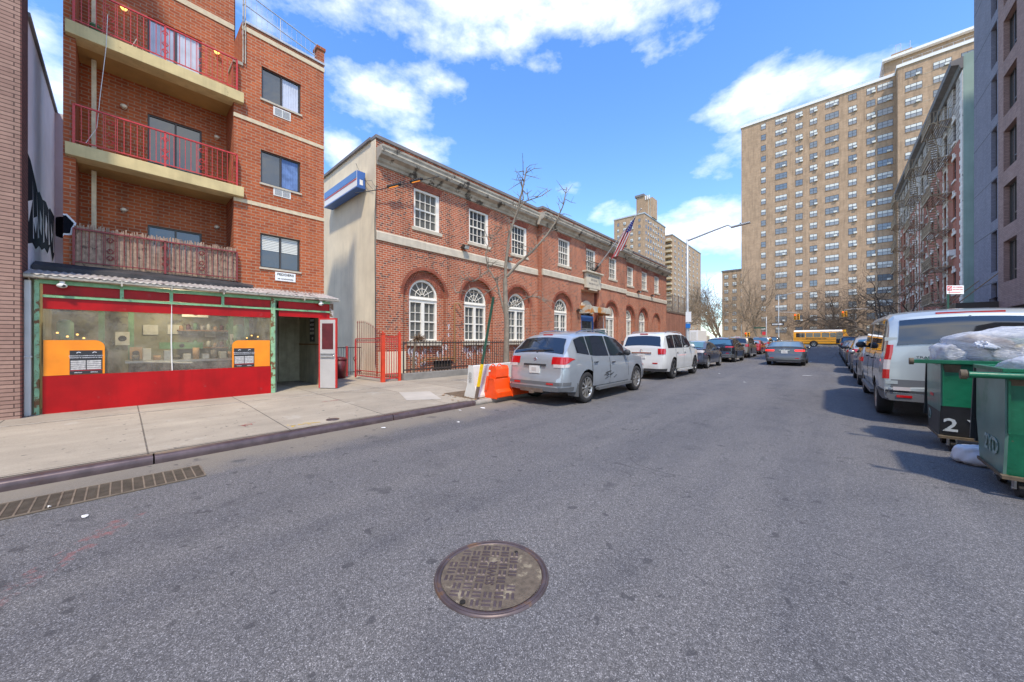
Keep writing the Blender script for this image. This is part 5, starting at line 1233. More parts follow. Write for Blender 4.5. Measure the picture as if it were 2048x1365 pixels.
# ------------------------------------------------------------ right: old tenement with fire escapes
TB = thing('tenement_building', 'old red brick tenement with white stone trim and iron fire escapes', 'building', (14, 55, .15))
fn = FNX(xr); HT = 20.9; y0, y1 = 39.5, 71.4
floors = [1.6 + 2.82 * k for k in range(7)]
bays = [41.9, 44.6, 47.3, 49.6, 51.9, 54.4, 57.2, 59.4, 61.2, 63.6, 66.0, 68.2, 70.2]
ops = [(c - .42, c + .42, z + .55, z + 2.15) for c in bays for z in floors]
mb = MB(); mt = MB()
facade(mb, fn, y0, y1, .1, 16.0, [o for o in ops if o[3] < 16], .16); part('wall', mb, 'brick_crimson', TB, rec=False)
facade(mt, fn, y0, y1, 16.0, HT, [o for o in ops if o[3] > 16], .16)
mt.box((xr + .18, 71.35, .1), (24, 71.4, HT)); part('upper_wall', mt, 'stone_block', TB, rec=False)
mb = MB(); mb.box((xr + .001, y0 - .02, .1), (24, y0 - .001, HT + .6)); mb.box((23.9, y0, .1), (24, y1, HT)); part('side_wall', mb, 'stucco_green', TB)
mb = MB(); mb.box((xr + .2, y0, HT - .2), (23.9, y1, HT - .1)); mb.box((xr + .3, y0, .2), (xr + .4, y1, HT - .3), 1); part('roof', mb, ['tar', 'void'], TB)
mb = MB(); mb.prism([(0, HT - .35), (.12, HT - .3), (.2, HT - .05), (.55, HT + .05), (.6, HT + .35), (0, HT + .45)], lambda u, v: (xr - u, y0 - .05, v), lambda u, v: (xr - u, y1 + .1, v)); part('cornice', mb, 'cornice_metal', TB)
mb = MB()      # quoins at the near corner and stone strips
for k in range(66): 
    z = .3 + k * .305
    if z > HT - .6: break
    ubox(mb, fn, y0, y0 + (.75 if k % 2 else .5), z, z + .285, -.02, .05)
part('quoins', mb, 'stone_pale', TB)
mb = MB()
for c in (57.2,):
    for k in range(52):
        z = .4 + k * .305
        for s_ in (-1, 1): ubox(mb, fn, c + s_ * .55, c + s_ * (1.1 if k % 2 else .9), z, z + .285, -.02, .05)
for c in (44.6, 54.4, 63.6, 70.2):
    for k in range(52):
        z = .4 + k * .305
        for s_ in (-1, 1): ubox(mb, fn, c + s_ * .48, c + s_ * (.80 if k % 2 else .66), z, z + .285, -.02, .045)
part('stone_strip', mb, 'stone_pale', TB)
M('stone_band_line', (.35, .32, .30), .9)
mb = MB()
for k in range(13): ubox(mb, fn, y0, y1, 16.2 + k * .33, 16.23 + k * .33, -.01, .004) if False else None
cnt_ = 0
for i, (a, b, c, d) in enumerate(ops):
    if d > HT - .4: continue
    mb = MB()
    for q in ((a, a + .05, c, d), (b - .05, b, c, d), (a + .05, b - .05, c, c + .05), (a + .05, b - .05, d - .05, d), (a + .05, b - .05, (c + d) / 2 - .025, (c + d) / 2 + .025)): ubox(mb, fn, *q, -.14, -.08)
    ubox(mb, fn, a + .04, b - .04, c + .04, d - .04, -.13, -.12, 1); ubox(mb, fn, a - .12, b + .12, c - .14, c - .001, -.13, .08, 2)
    ubox(mb, fn, a - .10, b + .10, d + .001, d + .22, -.02, .06, 2); ubox(mb, fn, (a + b) / 2 - .12, (a + b) / 2 + .12, d + .221, d + .48, -.02, .09, 2)
    part('window', mb, ['dark_frame', 'pane', 'stone_pale'], TB, rec=False)
for y, z in ((41.6, floors[1] + .6), (49.5, floors[3] + .6), (41.9, floors[2] + .6), (59.4, floors[4] + .6)):
    mb = MB(); mb.box((xr - .32, y - .3, z), (xr + .05, y + .3, z + .42)); part('air_conditioner', mb, 'white_paint', TB, bev=.01)
for a, b in ((42.5, 45.9), (52.3, 55.2), (63.2, 66.6)):
    mb = MB()
    for k in range(6):
        z = 4.35 + 2.82 * k; xo = xr - 1.1
        if z > HT - 1.2: break
        for t in range(9): mb.bar((xr - .05 - t * .125, a, z), (xr - .05 - t * .125, b, z), .06, .03)
        for yy in (a, b): mb.bar((xr, yy, z), (xo, yy, z), .05, .05); mb.bar((xr, yy, z - .8), (xo + .2, yy, z - .03), .04, .04); mb.bar((xr, yy, z + .85), (xo, yy, z + .85), .035, .035); mb.bar((xo, yy, z), (xo, yy, z + .85), .035, .035)
        mb.bar((xo, a, z), (xo, b, z), .08, .12); mb.bar((xo, a, z + .85), (xo, b, z + .85), .06, .06); mb.bar((xo, a, z + .45), (xo, b, z + .45), .04, .04)
        n = 22
        for t in range(n): yy = a + (b - a) * t / n; mb.bar((xo, yy, z), (xo, yy, z + .85), .03, .03)
        for t in range(6): xx = xr - 1.1 * t / 6; mb.bar((xx, a, z), (xx, a, z + .85), .03, .03)
        if k < 5 and z + 2.82 < HT - 1.2:
            ya, yb = (a + .5, b - .7)
            for xx in (xr - .95, xr - .5): mb.bar((xx, ya, z + .05), (xx, yb, z + 2.8), .05, .10)
            for t in range(1, 11): f_ = t / 11; yy = ya + (yb - ya) * f_; mb.bar((xr - .95, yy, z + 2.75 * f_), (xr - .5, yy, z + 2.75 * f_), .18, .03)
    part('fire_escape', mb, 'escape_iron', TB, rec=False)
# ------------------------------------------------------------ big tan slab tower
def tower_window(name_m, w_, h_, kind):
    mb = MB(); t = .055; hw, hh = w_ / 2, h_ / 2
    nm = {1: [0], 2: [0], 3: [-w_ / 6, w_ / 6]}[kind] if kind > 1 else []
    mb.box((-hw, -.02, -hh), (hw, .05, -hh + t)); mb.box((-hw, -.02, hh - t), (hw, .05, hh)); mb.box((-hw, -.02, -hh + t), (-hw + t, .05, hh - t)); mb.box((hw - t, -.02, -hh + t), (hw, .05, hh - t))
    for x in nm: mb.box((x - t / 2, -.02, -hh + t), (x + t / 2, .05, hh - t))
    mb.box((-hw + t, -.01, -.03), (hw - t, .045, .02)); mb.box((-hw + .03, .0, -hh + .03), (hw - .03, .03, hh - .03), 1)
    mb.box((-hw - .04, -.06, -hh - .09), (hw + .04, .04, -hh - .005), 2)
    return mb
WV = []
for kind, wd in ((1, 1.0), (2, 1.35), (3, 2.3)):
    for pn in ('pane_sky', 'pane_curtain', 'pane_blue'):
        for acn in (0, 1):
            mb = tower_window('', wd, 1.35, kind)
            if pn != 'pane_blue': mb.box((-wd / 2 + .06, -.012, .1), (wd / 2 - .06, -.002, .6), 3)
            if acn and kind > 1: mb.box((wd * .12, -.32, -.62), (wd * .12 + .55, -.03, -.25), 3)
            WV.append((kind, mb.mesh('window', ['dark_frame', pn, 'brick_brown_far', 'blind']), mb, pn))
def tower_windows(T, spots, face, cap=100):
    """spots: (centre point, kind); the 100 nearest are parts, the rest one part"""
    spots = sorted(spots, key=lambda s: (Vector(s[0]) - Vector((0, 0, 1.5))).length); rest = {}
    r = random.Random(len(spots)); rot_ = {'-y': 0, '+x': pi / 2, '-x': -pi / 2}[face]; R_ = Matrix.Rotation(rot_, 4, 'Z')
    base = Vector(WORLD[T.name])
    big = MB(); mats = ['dark_frame', 'pane_sky', 'brick_brown_far', 'blind', 'pane_curtain', 'pane_blue']
    for i, (p, k) in enumerate(spots):
        kk, me, mb, pn = r.choice([w_ for w_ in WV if w_[0] == k])
        if i < cap:
            o = bpy.data.objects.new('window', me); C.objects.link(o); o.parent = T; o.location = Vector(p) - base; o.rotation_euler.z = rot_
        else:
            ids = {0: 0, 1: {'pane_sky': 1, 'pane_curtain': 4, 'pane_blue': 5}[pn], 2: 2, 3: 3}
            o_ = len(big.v); big.v += [tuple(Vector(p) + (R_ @ Vector(v))) for v in mb.v]
            for f_, m_ in zip(mb.f, mb.m): big.f.append([q + o_ for q in f_]); big.m.append(ids[m_]); big.sm.append(False)
    if big.v: o = part('window', big, mats, T, rec=False); o['kind'] = 'stuff'
TW = thing('apartment_tower', 'huge tan brick slab tower closing the end of the street', 'building', (10, 116, .55))
mb = MB(); mb.box((-17.2, 108, .3), (10.1, 124, 56.6)); part('wall', mb, 'brick_tan_far', TW)
mb = MB(); mb.box((10.102, 105.4, .3), (42, 124, 56.6)); part('projecting_wing', mb, 'brick_tan_far', TW)
mb = MB(); mb.box((-17.4, 107.8, 56.6), (10.1, 124.2, 57.2)); mb.box((9.9, 105.2, 56.61), (42.2, 124.2, 57.22)); mb.box((8.1, 107.6, 60.3), (42.2, 120, 60.8)); part('roof_edge', mb, 'white_paint', TW)
mb = MB(); mb.box((8.4, 108.5, 57.23), (42, 119.8, 60.3)); mb.box((9.5, 109, 60.81), (12.5, 112, 61.9)); part('penthouse', mb, 'brick_brown_far', TW)
mb = MB()
for k in range(9): x = -16.5 + k * 3.1; mb.tube([(x, 108.2, 57.1), (x, 108.2, 57.8)], .03, 5)
mb.tube([(-16.5, 108.2, 57.8), (8.2, 108.2, 57.8)], .03, 5)
for k in range(12): x = 10.8 + k * 1.3; mb.tube([(x, 105.8, 57.1), (x, 105.8, 58.1)], .03, 5)
mb.tube([(10.8, 105.8, 58.1), (26, 105.8, 58.1)], .03, 5); mb.tube([(10.8, 105.8, 57.6), (26, 105.8, 57.6)], .02, 5)
for x in (10.2, 10.9): mb.tube([(x, 109.2, 61.9), (x, 109.2, 63.7)], .05, 5)
mb.tube([(10.2, 109.2, 63.6), (10.9, 109.2, 63.6)], .05, 5); mb.tube([(12.2, 109.2, 61.9), (12.2, 109.2, 63.5)], .05, 5)
part('roof_railing', mb, 'galvanised', TW)
spots = []
for k in range(20):
    z = 55.2 - 2.69 * k
    for x, kd in ((-12.5, 1), (-8.95, 3), (-5.55, 2), (-2.95, 2), (.25, 3), (3.6, 2), (6.45, 2), (9.0, 3) if False else (8.55, 3)): spots.append(((x, 107.995, z), kd))
    for x, kd in ((12.25, 3), (15.9, 3), (19.3, 3), (23, 2), (27, 3), (31, 2)): spots.append(((x, 105.395, z - .6), kd))
tower_windows(TW, spots, '-y')
mb = MB()
for k in range(0, 19): mb.box((12.0, 105.38, 53.75 - 2.69 * k), (42, 105.396, 53.8 - 2.69 * k))
part('floor_line', mb, 'stone', TW)
# smaller far block
def block(name, lab, x0, x1, ya, yb, h, mat, cols, sidecols, roofm='cornice_metal', z0=.3):
    T = thing(name, lab, 'building', ((x0 + x1) / 2, (ya + yb) / 2, .55)); mb = MB(); mb.box((x0, ya, z0), (x1, yb, h)); part('wall', mb, mat, T)
    mb = MB(); mb.box((x0 - .2, ya - .2, h), (x1 + .2, yb + .2, h + .5)); part('roof_edge', mb, roofm, T)
    return T
SB = block('apartment_tower', 'lower tan apartment block half hidden behind the slab tower', -30, -19, 150, 166, 27, 'brick_tan_far', [], [])
tower_windows(SB, [((x, 149.99, 25 - 2.7 * k), 2) for x in (-28.6, -26, -23.4, -20.8) for k in range(8)], '-y')
LT = block('apartment_tower', 'tan brick tower with a roof shaft rising behind the flag', -73, -59.2, 150, 176, 56, 'brick_tan_far', [], [], 'galvanised')
sp1 = [((x, 149.99, 53.6 - 2.7 * k), kd) for x, kd in ((-71, 1), (-68, 2), (-64.7, 2), (-61.3, 1)) for k in range(16)]
tower_windows(LT, sp1, '-y', 50)
sp2 = [((-59.19, y, 53.6 - 2.7 * k), kd) for y, kd in ((152, 1), (154.6, 2), (157.5, 2), (160.5, 2), (163.6, 2), (166.8, 2), (170.4, 2), (174, 1)) for k in range(17)]
tower_windows(LT, sp2, '+x', 50)
mb = MB(); mb.box((-66, 158, 56.5), (-58.4 - 3.0, 164, 66.8)); part('roof_shaft', mb, 'brick_brown_far', LT); mb = MB(); mb.box((-61.398, 158.2, 56.5), (-58.9 + .2, 163.8, 65.4)); part('roof_shaft', mb, 'brick_tan_far', LT)
mb = MB(); mb.box((-66.6, 157.6, 66.8), (-62.4, 161, 67.8)); part('shaft_cap', mb, 'cornice_metal', LT); mb = MB()
for k in range(3): mb.box((-61.9 + k * .8, 157.8, 64.8), (-61.5 + k * .8, 157.98, 66.6))
part('antenna_panel', mb, 'white_paint', LT)
mb = MB(); mb.box((-60.5, 158.19, 57), (-60.3, 158.0, 65)); mb.box((-59.5, 158.19, 57), (-59.35, 158.0, 65)); part('shaft_rib', mb, 'stone', LT)
L2 = block('apartment_tower', 'tan brick tower with cream balcony stack beside the street lamp', -69, -58.5, 184, 236, 54.2, 'brick_tan_far', [], [], 'galvanised')
mb = MB()
for k in range(19):
    z = 51 - 2.7 * k; mb.box((-62.5, 182.2, z), (-58.6, 183.98, z + .95))
part('balcony_stack', mb, 'band_cream', L2); mb = MB(); mb.box((-69.2, 183.6, 2), (-62.6, 183.98, 53)); part('balcony_wall', mb, 'slab_paint', L2)
tower_windows(L2, [((-65.4, 183.59, 52.3 - 2.7 * k), 2) for k in range(17)] + [((-60.4, 183.97, 52.3 - 2.7 * k), 3) for k in range(17)], '-y', 34)
tower_windows(L2, [((-58.49, y, 52 - 2.7 * k), 2) for y in (188, 194, 200, 206, 213, 220, 228) for k in range(18)], '+x', 60)


# ------------------------------------------------------------ the street continues behind the camera
for lab, fn, x0, x1, ya, yb, hh, mt in (('plain buff brick walk-up on the right pavement behind the camera', FNX(6.9), 6.92, 17, -46, -11, 12.0, 'brick_buff'), ('plain red brick walk-up on the left pavement behind the camera', FX(-10.4), -20, -10.42, -48, -12.3, 13.0, 'brick_yard')):
    RB = thing('brick_building', lab, 'building', ((x0 + x1) / 2, (ya + yb) / 2, .15)); mb = MB(); ops = [(y, y + 1.1, z, z + 1.6) for y in range(int(ya) + 1, int(yb) - 1, 3) for z in (1.2, 4.6, 7.9)]
    facade(mb, fn, ya, yb, .1, hh, ops, .2); mb.box((x0, yb - .05, .1), (x1, yb, hh)); mb.box((x0, ya, .1), (x1, ya + .05, hh)); xb = x1 if x0 > 0 else x0; mb.box((xb - .05, ya, .1), (xb + .05, yb, hh)); part('wall', mb, mt, RB, rec=False)
    for a, b, c, d in ops: mb = MB(); ubox(mb, fn, a, b, c, d, -.19, -.15); ubox(mb, fn, a, b, (c + d) / 2 - .03, (c + d) / 2 + .03, -.149, -.12, 1); ubox(mb, fn, a - .1, b + .1, c - .12, c - .002, -.19, .06, 2); part('window', mb, ['pane', 'white_frame', 'stone'], RB, rec=False)
    mb = MB(); mb.box((x0 + .2, ya + .1, hh - .3), (x1 - .1, yb - .1, hh - .25)); part('roof', mb, 'tar', RB)
# ------------------------------------------------------------ vehicles
def interp(P, y):
    if y <= P[0][0]: return P[0][1]
    for i in range(len(P) - 1):
        if y <= P[i + 1][0]:
            t = (y - P[i][0]) / max(1e-9, P[i + 1][0] - P[i][0]); return P[i][1] * (1 - t) + P[i + 1][1] * t
    return P[-1][1]
WHEELS = {}
def wheel_mesh(r, wd, style, rimmat):
    key = (round(r, 3), wd, style, rimmat)
    if key in WHEELS: return WHEELS[key]
    t = MB(); ri = r * .68
    t.lathe([(ri, -wd / 2 + .01), (r * .80, -wd / 2), (r * .95, -wd / 2 + .012), (r, -wd / 2 + .035), (r, wd / 2 - .035), (r * .95, wd / 2 - .012), (r * .80, wd / 2), (ri, wd / 2 - .01), (ri, -wd / 2 + .01)], seg=36, axis='x')
    for k in range(4): # circumferential tread grooves read as thin rings
        x = -wd / 2 + wd * (k + 1) / 5; t.lathe([(r + .001, x - .004), (r + .0025, x), (r + .001, x + .004)], seg=36, axis='x')
    m = MB(); xo = wd / 2 - .02
    m.lathe([(ri, wd / 2 - .012), (ri * .95, wd / 2 - .008), (ri * .90, xo - .03), (ri * .88, -.02)], seg=36, axis='x'); m.lathe([(.0, xo - .005), (r * .13, xo - .005), (r * .15, xo - .02), (r * .14, xo - .06)], seg=18, axis='x')
    m.lathe([(ri * .88, -.02), (0, -.02)], seg=24, axis='x', m=1)
    n = style
    for k in range(n):
        a = 2 * pi * k / n; w1, w2 = (.030, .045) if n > 6 else (.05, .075); ca, sa = cos(a), sin(a)
        def q(rr, s_, x): return (x, rr * ca - s_ * sa, rr * sa + s_ * ca)
        r0, r1 = r * .10, ri * .93; vs = [q(r0, -w1 / 2, xo - .01), q(r0, w1 / 2, xo - .01), q(r1, w2 / 2, xo), q(r1, -w2 / 2, xo), q(r0, -w1 / 2, xo - .05), q(r0, w1 / 2, xo - .05), q(r1, w2 / 2, xo - .04), q(r1, -w2 / 2, xo - .04)]
        m.add(vs, [(0, 1, 2, 3), (0, 4, 5, 1), (1, 5, 6, 2), (3, 2, 6, 7), (0, 3, 7, 4)])
    WHEELS[key] = (t.mesh('wheel', ['rubber']), m.mesh('rim', [rimmat, 'well'])); return WHEELS[key]
def car(name, label, cat, loc, S, rz=0, group=None):
    E = thing(name, label, cat, loc, group, world=False, rz=rz); WORLD[E.name] = None
    P, W, Lg = S['prof'], S['W'], S['prof'][-1][0]; belt = S['belt']; tum = S.get('tum', .30); crown = S.get('crown', .035); bot0 = S.get('bot', .30)
    rc = S.get('rc', (.84, .93, .98))
    plan = [(0, rc[0]), (.07, rc[1]), (.22, rc[2]), (.5, 1), (Lg - 1.1, 1), (Lg - .45, .95), (Lg - .12, .85), (Lg, .68)]
    bl = (lambda y: interp(belt, y)) if isinstance(belt, list) else (lambda y: belt)
    def sec(y):
        T = interp(P, y); wf = W * interp(plan, y); b = bot0 + .06 * max(0, 1 - y / .5) + .05 * max(0, 1 - (Lg - y) / .6); b = min(b, T - .1); zb = max(min(bl(y), T - .04), b + .08); g = T - zb
        x0 = wf * .955; cx = x0 - tum * g - min(.055, g * .3)
        return [(0, b), (wf * .80, b), (wf * .95, b + .03), (wf * .99, b + (zb - b) * .22), (wf, b + (zb - b) * .5), (wf * .985, b + (zb - b) * .82), (x0, zb), (x0 - tum * g * .5, zb + g * .5), (x0 - tum * g * .88, zb + g * .88), (cx, T - min(.012, g * .05)), (cx * .75, T + crown * .4375), (cx * .4, T + crown * .84), (0, T + crown)]
    def sx(y, z):
        s = sec(y)[2:10]
        if z <= s[0][1]: return s[0][0]
        for i in range(len(s) - 1):
            if z <= s[i + 1][1]: t = (z - s[i][1]) / max(1e-6, s[i + 1][1] - s[i][1]); return s[i][0] * (1 - t) + s[i + 1][0] * t
        return s[-1][0]
    def yr(z):      # where the tail surface stands at height z
        for i in range(len(P) - 1):
            if P[i + 1][1] >= z: t = (z - P[i][1]) / max(1e-6, P[i + 1][1] - P[i][1]); return P[i][0] + max(0, t) * (P[i + 1][0] - P[i][0])
        return P[0][0]
    ys = sorted(set([round(p[0], 3) for p in P] + [round(p[0], 3) for p in plan] + [round(Lg * k / 34, 3) for k in range(35)])); ys = [y for i, y in enumerate(ys) if i == 0 or y - ys[i - 1] > .008]
    rows = []
    for y in ys:
        s = sec(y); rows.append([(x, y, z) for x, z in s] + [(-x, y, z) for x, z in reversed(s[1:-1])])
    mb = MB(); mb.grid(rows, 0, True, True); mb.add(rows[0], [tuple(range(len(rows[0])))], 0); mb.add(rows[-1], [tuple(reversed(range(len(rows[-1]))))], 0)
    me = mb.mesh('body', [S['paint'], 'well']); bm = bmesh.new(); bm.from_mesh(me); bmesh.ops.remove_doubles(bm, verts=bm.verts, dist=1e-5); bmesh.ops.recalc_face_normals(bm, faces=bm.faces); bm.to_mesh(me); bm.free()
    body = bpy.data.objects.new('body', me); C.objects.link(body)
    r, ax, wd = S['r'], S['axles'], S.get('tw', .22); cmb = MB()
    for ya in ax:
        for s_ in (-1, 1): cmb.tube([(s_ * (W - wd - .12), ya, r + .01), (s_ * (W + .2), ya, r + .01)], r + .055, 28, 1, True, True)
    cme = cmb.mesh('cut', [S['paint'], 'well']); bm = bmesh.new(); bm.from_mesh(cme); bmesh.ops.remove_doubles(bm, verts=bm.verts, dist=1e-5); bmesh.ops.recalc_face_normals(bm, faces=bm.faces); bm.to_mesh(cme); bm.free()
    co_ = bpy.data.objects.new('cut', cme); C.objects.link(co_); md = body.modifiers.new('b', 'BOOLEAN'); md.operation = 'DIFFERENCE'; md.object = co_; md.solver = 'EXACT'
    dg = bpy.context.evaluated_depsgraph_get(); nm = bpy.data.meshes.new_from_object(body.evaluated_get(dg)); body.modifiers.clear(); body.data = nm; nm.name = 'body'
    bpy.data.objects.remove(co_); nm.polygons.foreach_set('use_smooth', [True] * len(nm.polygons)); nm.set_sharp_from_angle(angle=radians(32)); body.parent = E
    for ya in ax:
        for s_ in (-1, 1):
            tm_, rm_ = wheel_mesh(r, wd, S.get('spokes', 5), S.get('rim', 'rim')); o = link('wheel', tm_); o.parent = E; o.location = (s_ * (W - wd / 2 - .015), ya, r); o.rotation_euler.z = 0 if s_ > 0 else pi; q = link('rim', rm_); q.parent = o
    def P_(nm_, mb_, mats, par=E, sharp=None): return part(nm_, mb_, mats, par, rec=True, sharp=sharp)
    # side glass and doors
    for s_ in (-1, 1):
        for (a, b) in S['glass']:
            mb = MB(); n = 10; lo, hi = [], []
            for k in range(n + 1):
                y = a + (b - a) * k / n; T = interp(P, y); z0 = bl(y) + .035; z1 = max(z0 + .004, min(T - .075, S.get('gtop', 9)))
                row = [(s_ * (sx(y, z0 + (z1 - z0) * f) + .007), y, z0 + (z1 - z0) * f) for f in (0, .5, 1)]; lo.append(row)
            mb.grid(lo, 0, True); P_('side_window', mb, S.get('gmat', 'car_glass'))
        for (a, b) in S['doors']:
            mb = MB(); n = 6; z0 = bot0 + .10; mb2 = []
            for k in range(n + 1):
                y = a + .012 + (b - a - .024) * k / n; z1 = bl(y) + .005; mb2.append([(s_ * (sx(y, z0 + (z1 - z0) * f) + .006), y, z0 + (z1 - z0) * f) for f in (0, .15, .3, .5, .7, .85, 1)])
            mb.grid(mb2, 0, True)
            for yy in (a, b): mb.grid([[(s_ * (sx(yy, z0 + (bl(yy) - z0) * f) + .004), yy + d, z0 + (bl(yy) - z0) * f) for f in (0, .25, .5, .75, 1)] for d in (-.009, .009)], 1, False)
            mb.grid([[(s_ * (sx(a + (b - a) * k / n, z) + .004), a + (b - a) * k / n, z) for k in range(n + 1)] for z in (z0 - .012, z0 + .004)], 1, False)
            d_ = P_('door', mb, [S['paint'], 'well'], sharp=40); mb = MB(); zh = bl(a) - .13; xx = sx(a + .14, zh) + .03; mb.bar((s_ * xx, a + .07, zh), (s_ * xx, a + .24, zh), .022, .026); mb.bar((s_ * (xx - .03), a + .08, zh), (s_ * xx, a + .08, zh), .02, .02); mb.bar((s_ * (xx - .03), a + .23, zh), (s_ * xx, a + .23, zh), .02, .02); P_('handle', mb, S.get('hmat', 'chrome'), d_)
        if S.get('mirror'):
            ym, zm = S['mirror']; xx = sx(ym, zm); mb = MB(); mb.sphere((s_ * (xx + .12), ym, zm + .05), .1, 12, 8, 0, (1.0, .75, .85)); mb.bar((s_ * (xx - .01), ym, zm), (s_ * (xx + .08), ym, zm + .02), .05, .06); P_('wing_mirror', mb, S.get('mmat', S['paint']))
        # tail lamps wrap the rear corners
        for (z0, z1, side, inn, mt) in S['tails']:
            rws = []
            for z in (z0, (z0 + z1) / 2, z1):
                y0 = yr(z); row = []; zm_ = z1 - (z1 - z0) * .35
                for k in range(14): f_ = k / 14; y = y0 + side * (1 - f_) * (1 if z > z0 else .8); zz = zm_ + (z - zm_) * (.12 + .88 * min(1, f_ * 1.3)) if side > .2 else z; row.append((s_ * (sx(max(y, y0 + .05), zz) + .012), y, zz))
                xb = sx(y0 + .04, z); row.append((s_ * (xb + .006), y0 + .004, z))
                for k in range(1, 4): row.append((s_ * (xb - inn * k / 3), y0 - .013, z))
                rws.append(row)
            mb = MB(); mb.grid(rws, 0, True); mb.grid([[(p[0] * .985, p[1] + .02, p[2]) for p in rws[0]], rws[0]], 0, True); mb.grid([rws[-1], [(p[0] * .985, p[1] + .02, p[2]) for p in rws[-1]]], 0, True)
            P_('tail_lamp', mb, mt)
        hb = S.get('head', .72); mb = MB(); rws = []
        for z in (hb - .07, hb + .06):
            y = Lg - .10; rws.append([(s_ * (sx(Lg - .45, z) + .008), Lg - .45, z), (s_ * (sx(Lg - .2, z) + .01), Lg - .2, z), (s_ * sx(y, z) * .93, Lg - .02, z), (s_ * sx(y, z) * .6, Lg + .008, z)])
        mb.grid(rws, 0, True); P_('headlight', mb, 'tail_clear')
    # rear window and windscreen laid on the body's own curve
    def toppanel(nm_, ya, yb, xf0, xf1, mat_, off=.010):
        mb = MB(); n = 8; rws = []
        for k in range(n + 1):
            y = ya + (yb - ya) * k / n; T = interp(P, y); d = (interp(P, y + .01) - interp(P, y - .01)) / .02; nl = hypot(d, 1); ny, nz_ = -d / nl, 1 / nl; cx = sec(y)[9][0]; fx = xf0 + (xf1 - xf0) * k / n
            rws.append([(cx * fx * q / 6, y + ny * off, T + crown * (1 - (fx * q / 6) ** 2) + nz_ * off) for q in range(-6, 7)])
        mb.grid(rws, 0, True); return P_(nm_, mb, mat_)
    rw = S['rear_window']; toppanel('rear_window', rw[0], rw[1], rw[2], rw[3], S.get('rgmat', 'car_glass')); ws = S['windscreen']; toppanel('windscreen', ws[0], ws[1], .93, .9, 'car_glass')
    # bumper trim round the tail
    def band(nm_, z0, z1, side, mat_, off=.01, wf=1.0):
        rws = []
        for z in (z0, (z0 + z1) / 2, z1):
            y0 = yr(z); L_ = []
            for k in range(6): y = y0 + side * (1 - k / 6); L_.append((sx(max(y, y0 + .04), z) + off, y, z))
            xb = sx(y0 + .04, z); L_.append((xb + off * .6, y0 - off * .3, z)); L_.append((xb * .75, y0 - off, z)); L_.append((0, y0 - off, z)); rws.append([(x, y, z_) for x, y, z_ in L_] + [(-x, y, z_) for x, y, z_ in reversed(L_[:-1])])
        mb = MB(); mb.grid(rws, 0, True); mb.grid([[(p[0], p[1], p[2]) for p in rws[-1]], [(p[0] * .98, p[1] + .03, p[2]) for p in rws[-1]]], 0, False); P_(nm_, mb, mat_, sharp=35)
    for z0, z1, side, mt in S.get('bands', [(bot0 + .07, bot0 + .19, .55, 'trim')]): band('bumper', z0, z1, side, mt)
    zp, wp = S['plate']; y0 = yr(zp); mb = MB(); mb.box((-wp / 2, y0 - .03, zp - .085), (wp / 2, y0 - .005, zp + .085)); pl = P_('number_plate', mb, 'plate'); mb = MB(); mb.box((-wp / 4, y0 - .033, zp - .035), (wp / 5, y0 - .0305, zp + .045)); P_('smudge', mb, 'plate_blur', pl)
    if S.get('garnish'):
        zg, wg, mt = S['garnish']; y0 = yr(zg); mb = MB(); mb.box((-wg / 2, y0 - .035, zg - .022), (wg / 2, y0 + .0, zg + .022)); P_('tailgate_trim', mb, mt)
    if S.get('emblem'): z = S['emblem']; y0 = yr(z); mb = MB(); mb.tube([(.045 * cos(t), y0 - .02, z + .035 * sin(t)) for t in [k * pi / 8 for k in range(17)]], .008, 6, cap=False); mb.bar((-.05, y0 - .02, z), (.05, y0 - .02, z), .01, .014); P_('emblem', mb, 'chrome')
    for s_ in (-1, 1):
        zr_ = S.get('refl', bot0 + .22); y0 = yr(zr_); xb = sx(y0, zr_); mb = MB(); mb.box((s_ * (xb - .22), y0 - .02, zr_ - .02), (s_ * (xb - .04), y0 - .004, zr_ + .02)); P_('reflector', mb, 'tail_red')
    if S.get('brake3'):
        y, z, w_, mt = S['brake3']; mb = MB(); mb.box((-w_ / 2, y - .03, z - .015), (w_ / 2, y + .03, z + .02)); P_('brake_light', mb, mt)
    if S.get('rails'):
        for s_ in (-1, 1):
            a, b = S['rails']; mb = MB(); pts = []
            for k in range(9): y = a + (b - a) * k / 8; cx = sec(y)[9][0]; pts.append((s_ * (cx - .03), y, interp(P, y) + .015 + (.04 if 0 < k < 8 else 0)))
            mb.tube(pts, .016, 6); P_('roof_rail', mb, S.get('railmat', 'chrome'))
    if S.get('exhaust'):
        for x in S['exhaust']: mb = MB(); mb.tube([(x, .35, .3), (x, .0, .3)], .035, 12); mb.tube([(x, .0, .3), (x, -.005, .3)], .028, 12, 1); P_('exhaust', mb, ['chrome', 'well'])
    if S.get('flaps'):
        for s_ in (-1, 1): mb = MB(); mb.box((s_ * (W - .26), ax[0] - r - .10, .2), (s_ * (W + .005), ax[0] - r - .075, .5)); P_('mud_flap', mb, 'trim_grey')
    if S.get('wiper'): y, z = S['wiper']; mb = MB(); mb.bar((0, y - .03, z), (.42, y - .02, z + .07), .015, .015); mb.cyl((0, y - .05, z), .025, .05, 8, 0, 'y'); P_('wiper', mb, 'trim')
    if S.get('spoiler'): a, b, z = S['spoiler']; mb = MB(); w_ = sec(b)[9][0]; mb.prism([(a, z), (b, z - .01), (b, z + .03), (a, z + .02)], lambda u, v: (-w_, u, v), lambda u, v: (w_, u, v)); P_('spoiler', mb, S['paint'])
    if S.get('sill'): 
        for s_ in (-1, 1):
            a, b = ax[0] + r + .1, ax[1] - r - .1; mb = MB(); mb.bar((s_ * (W - .01), a, bot0 + .03), (s_ * (W - .01), b, bot0 + .03), .09, .07); P_('sill', mb, S['sill'])
    return E
base_glass = dict(mirror=None)
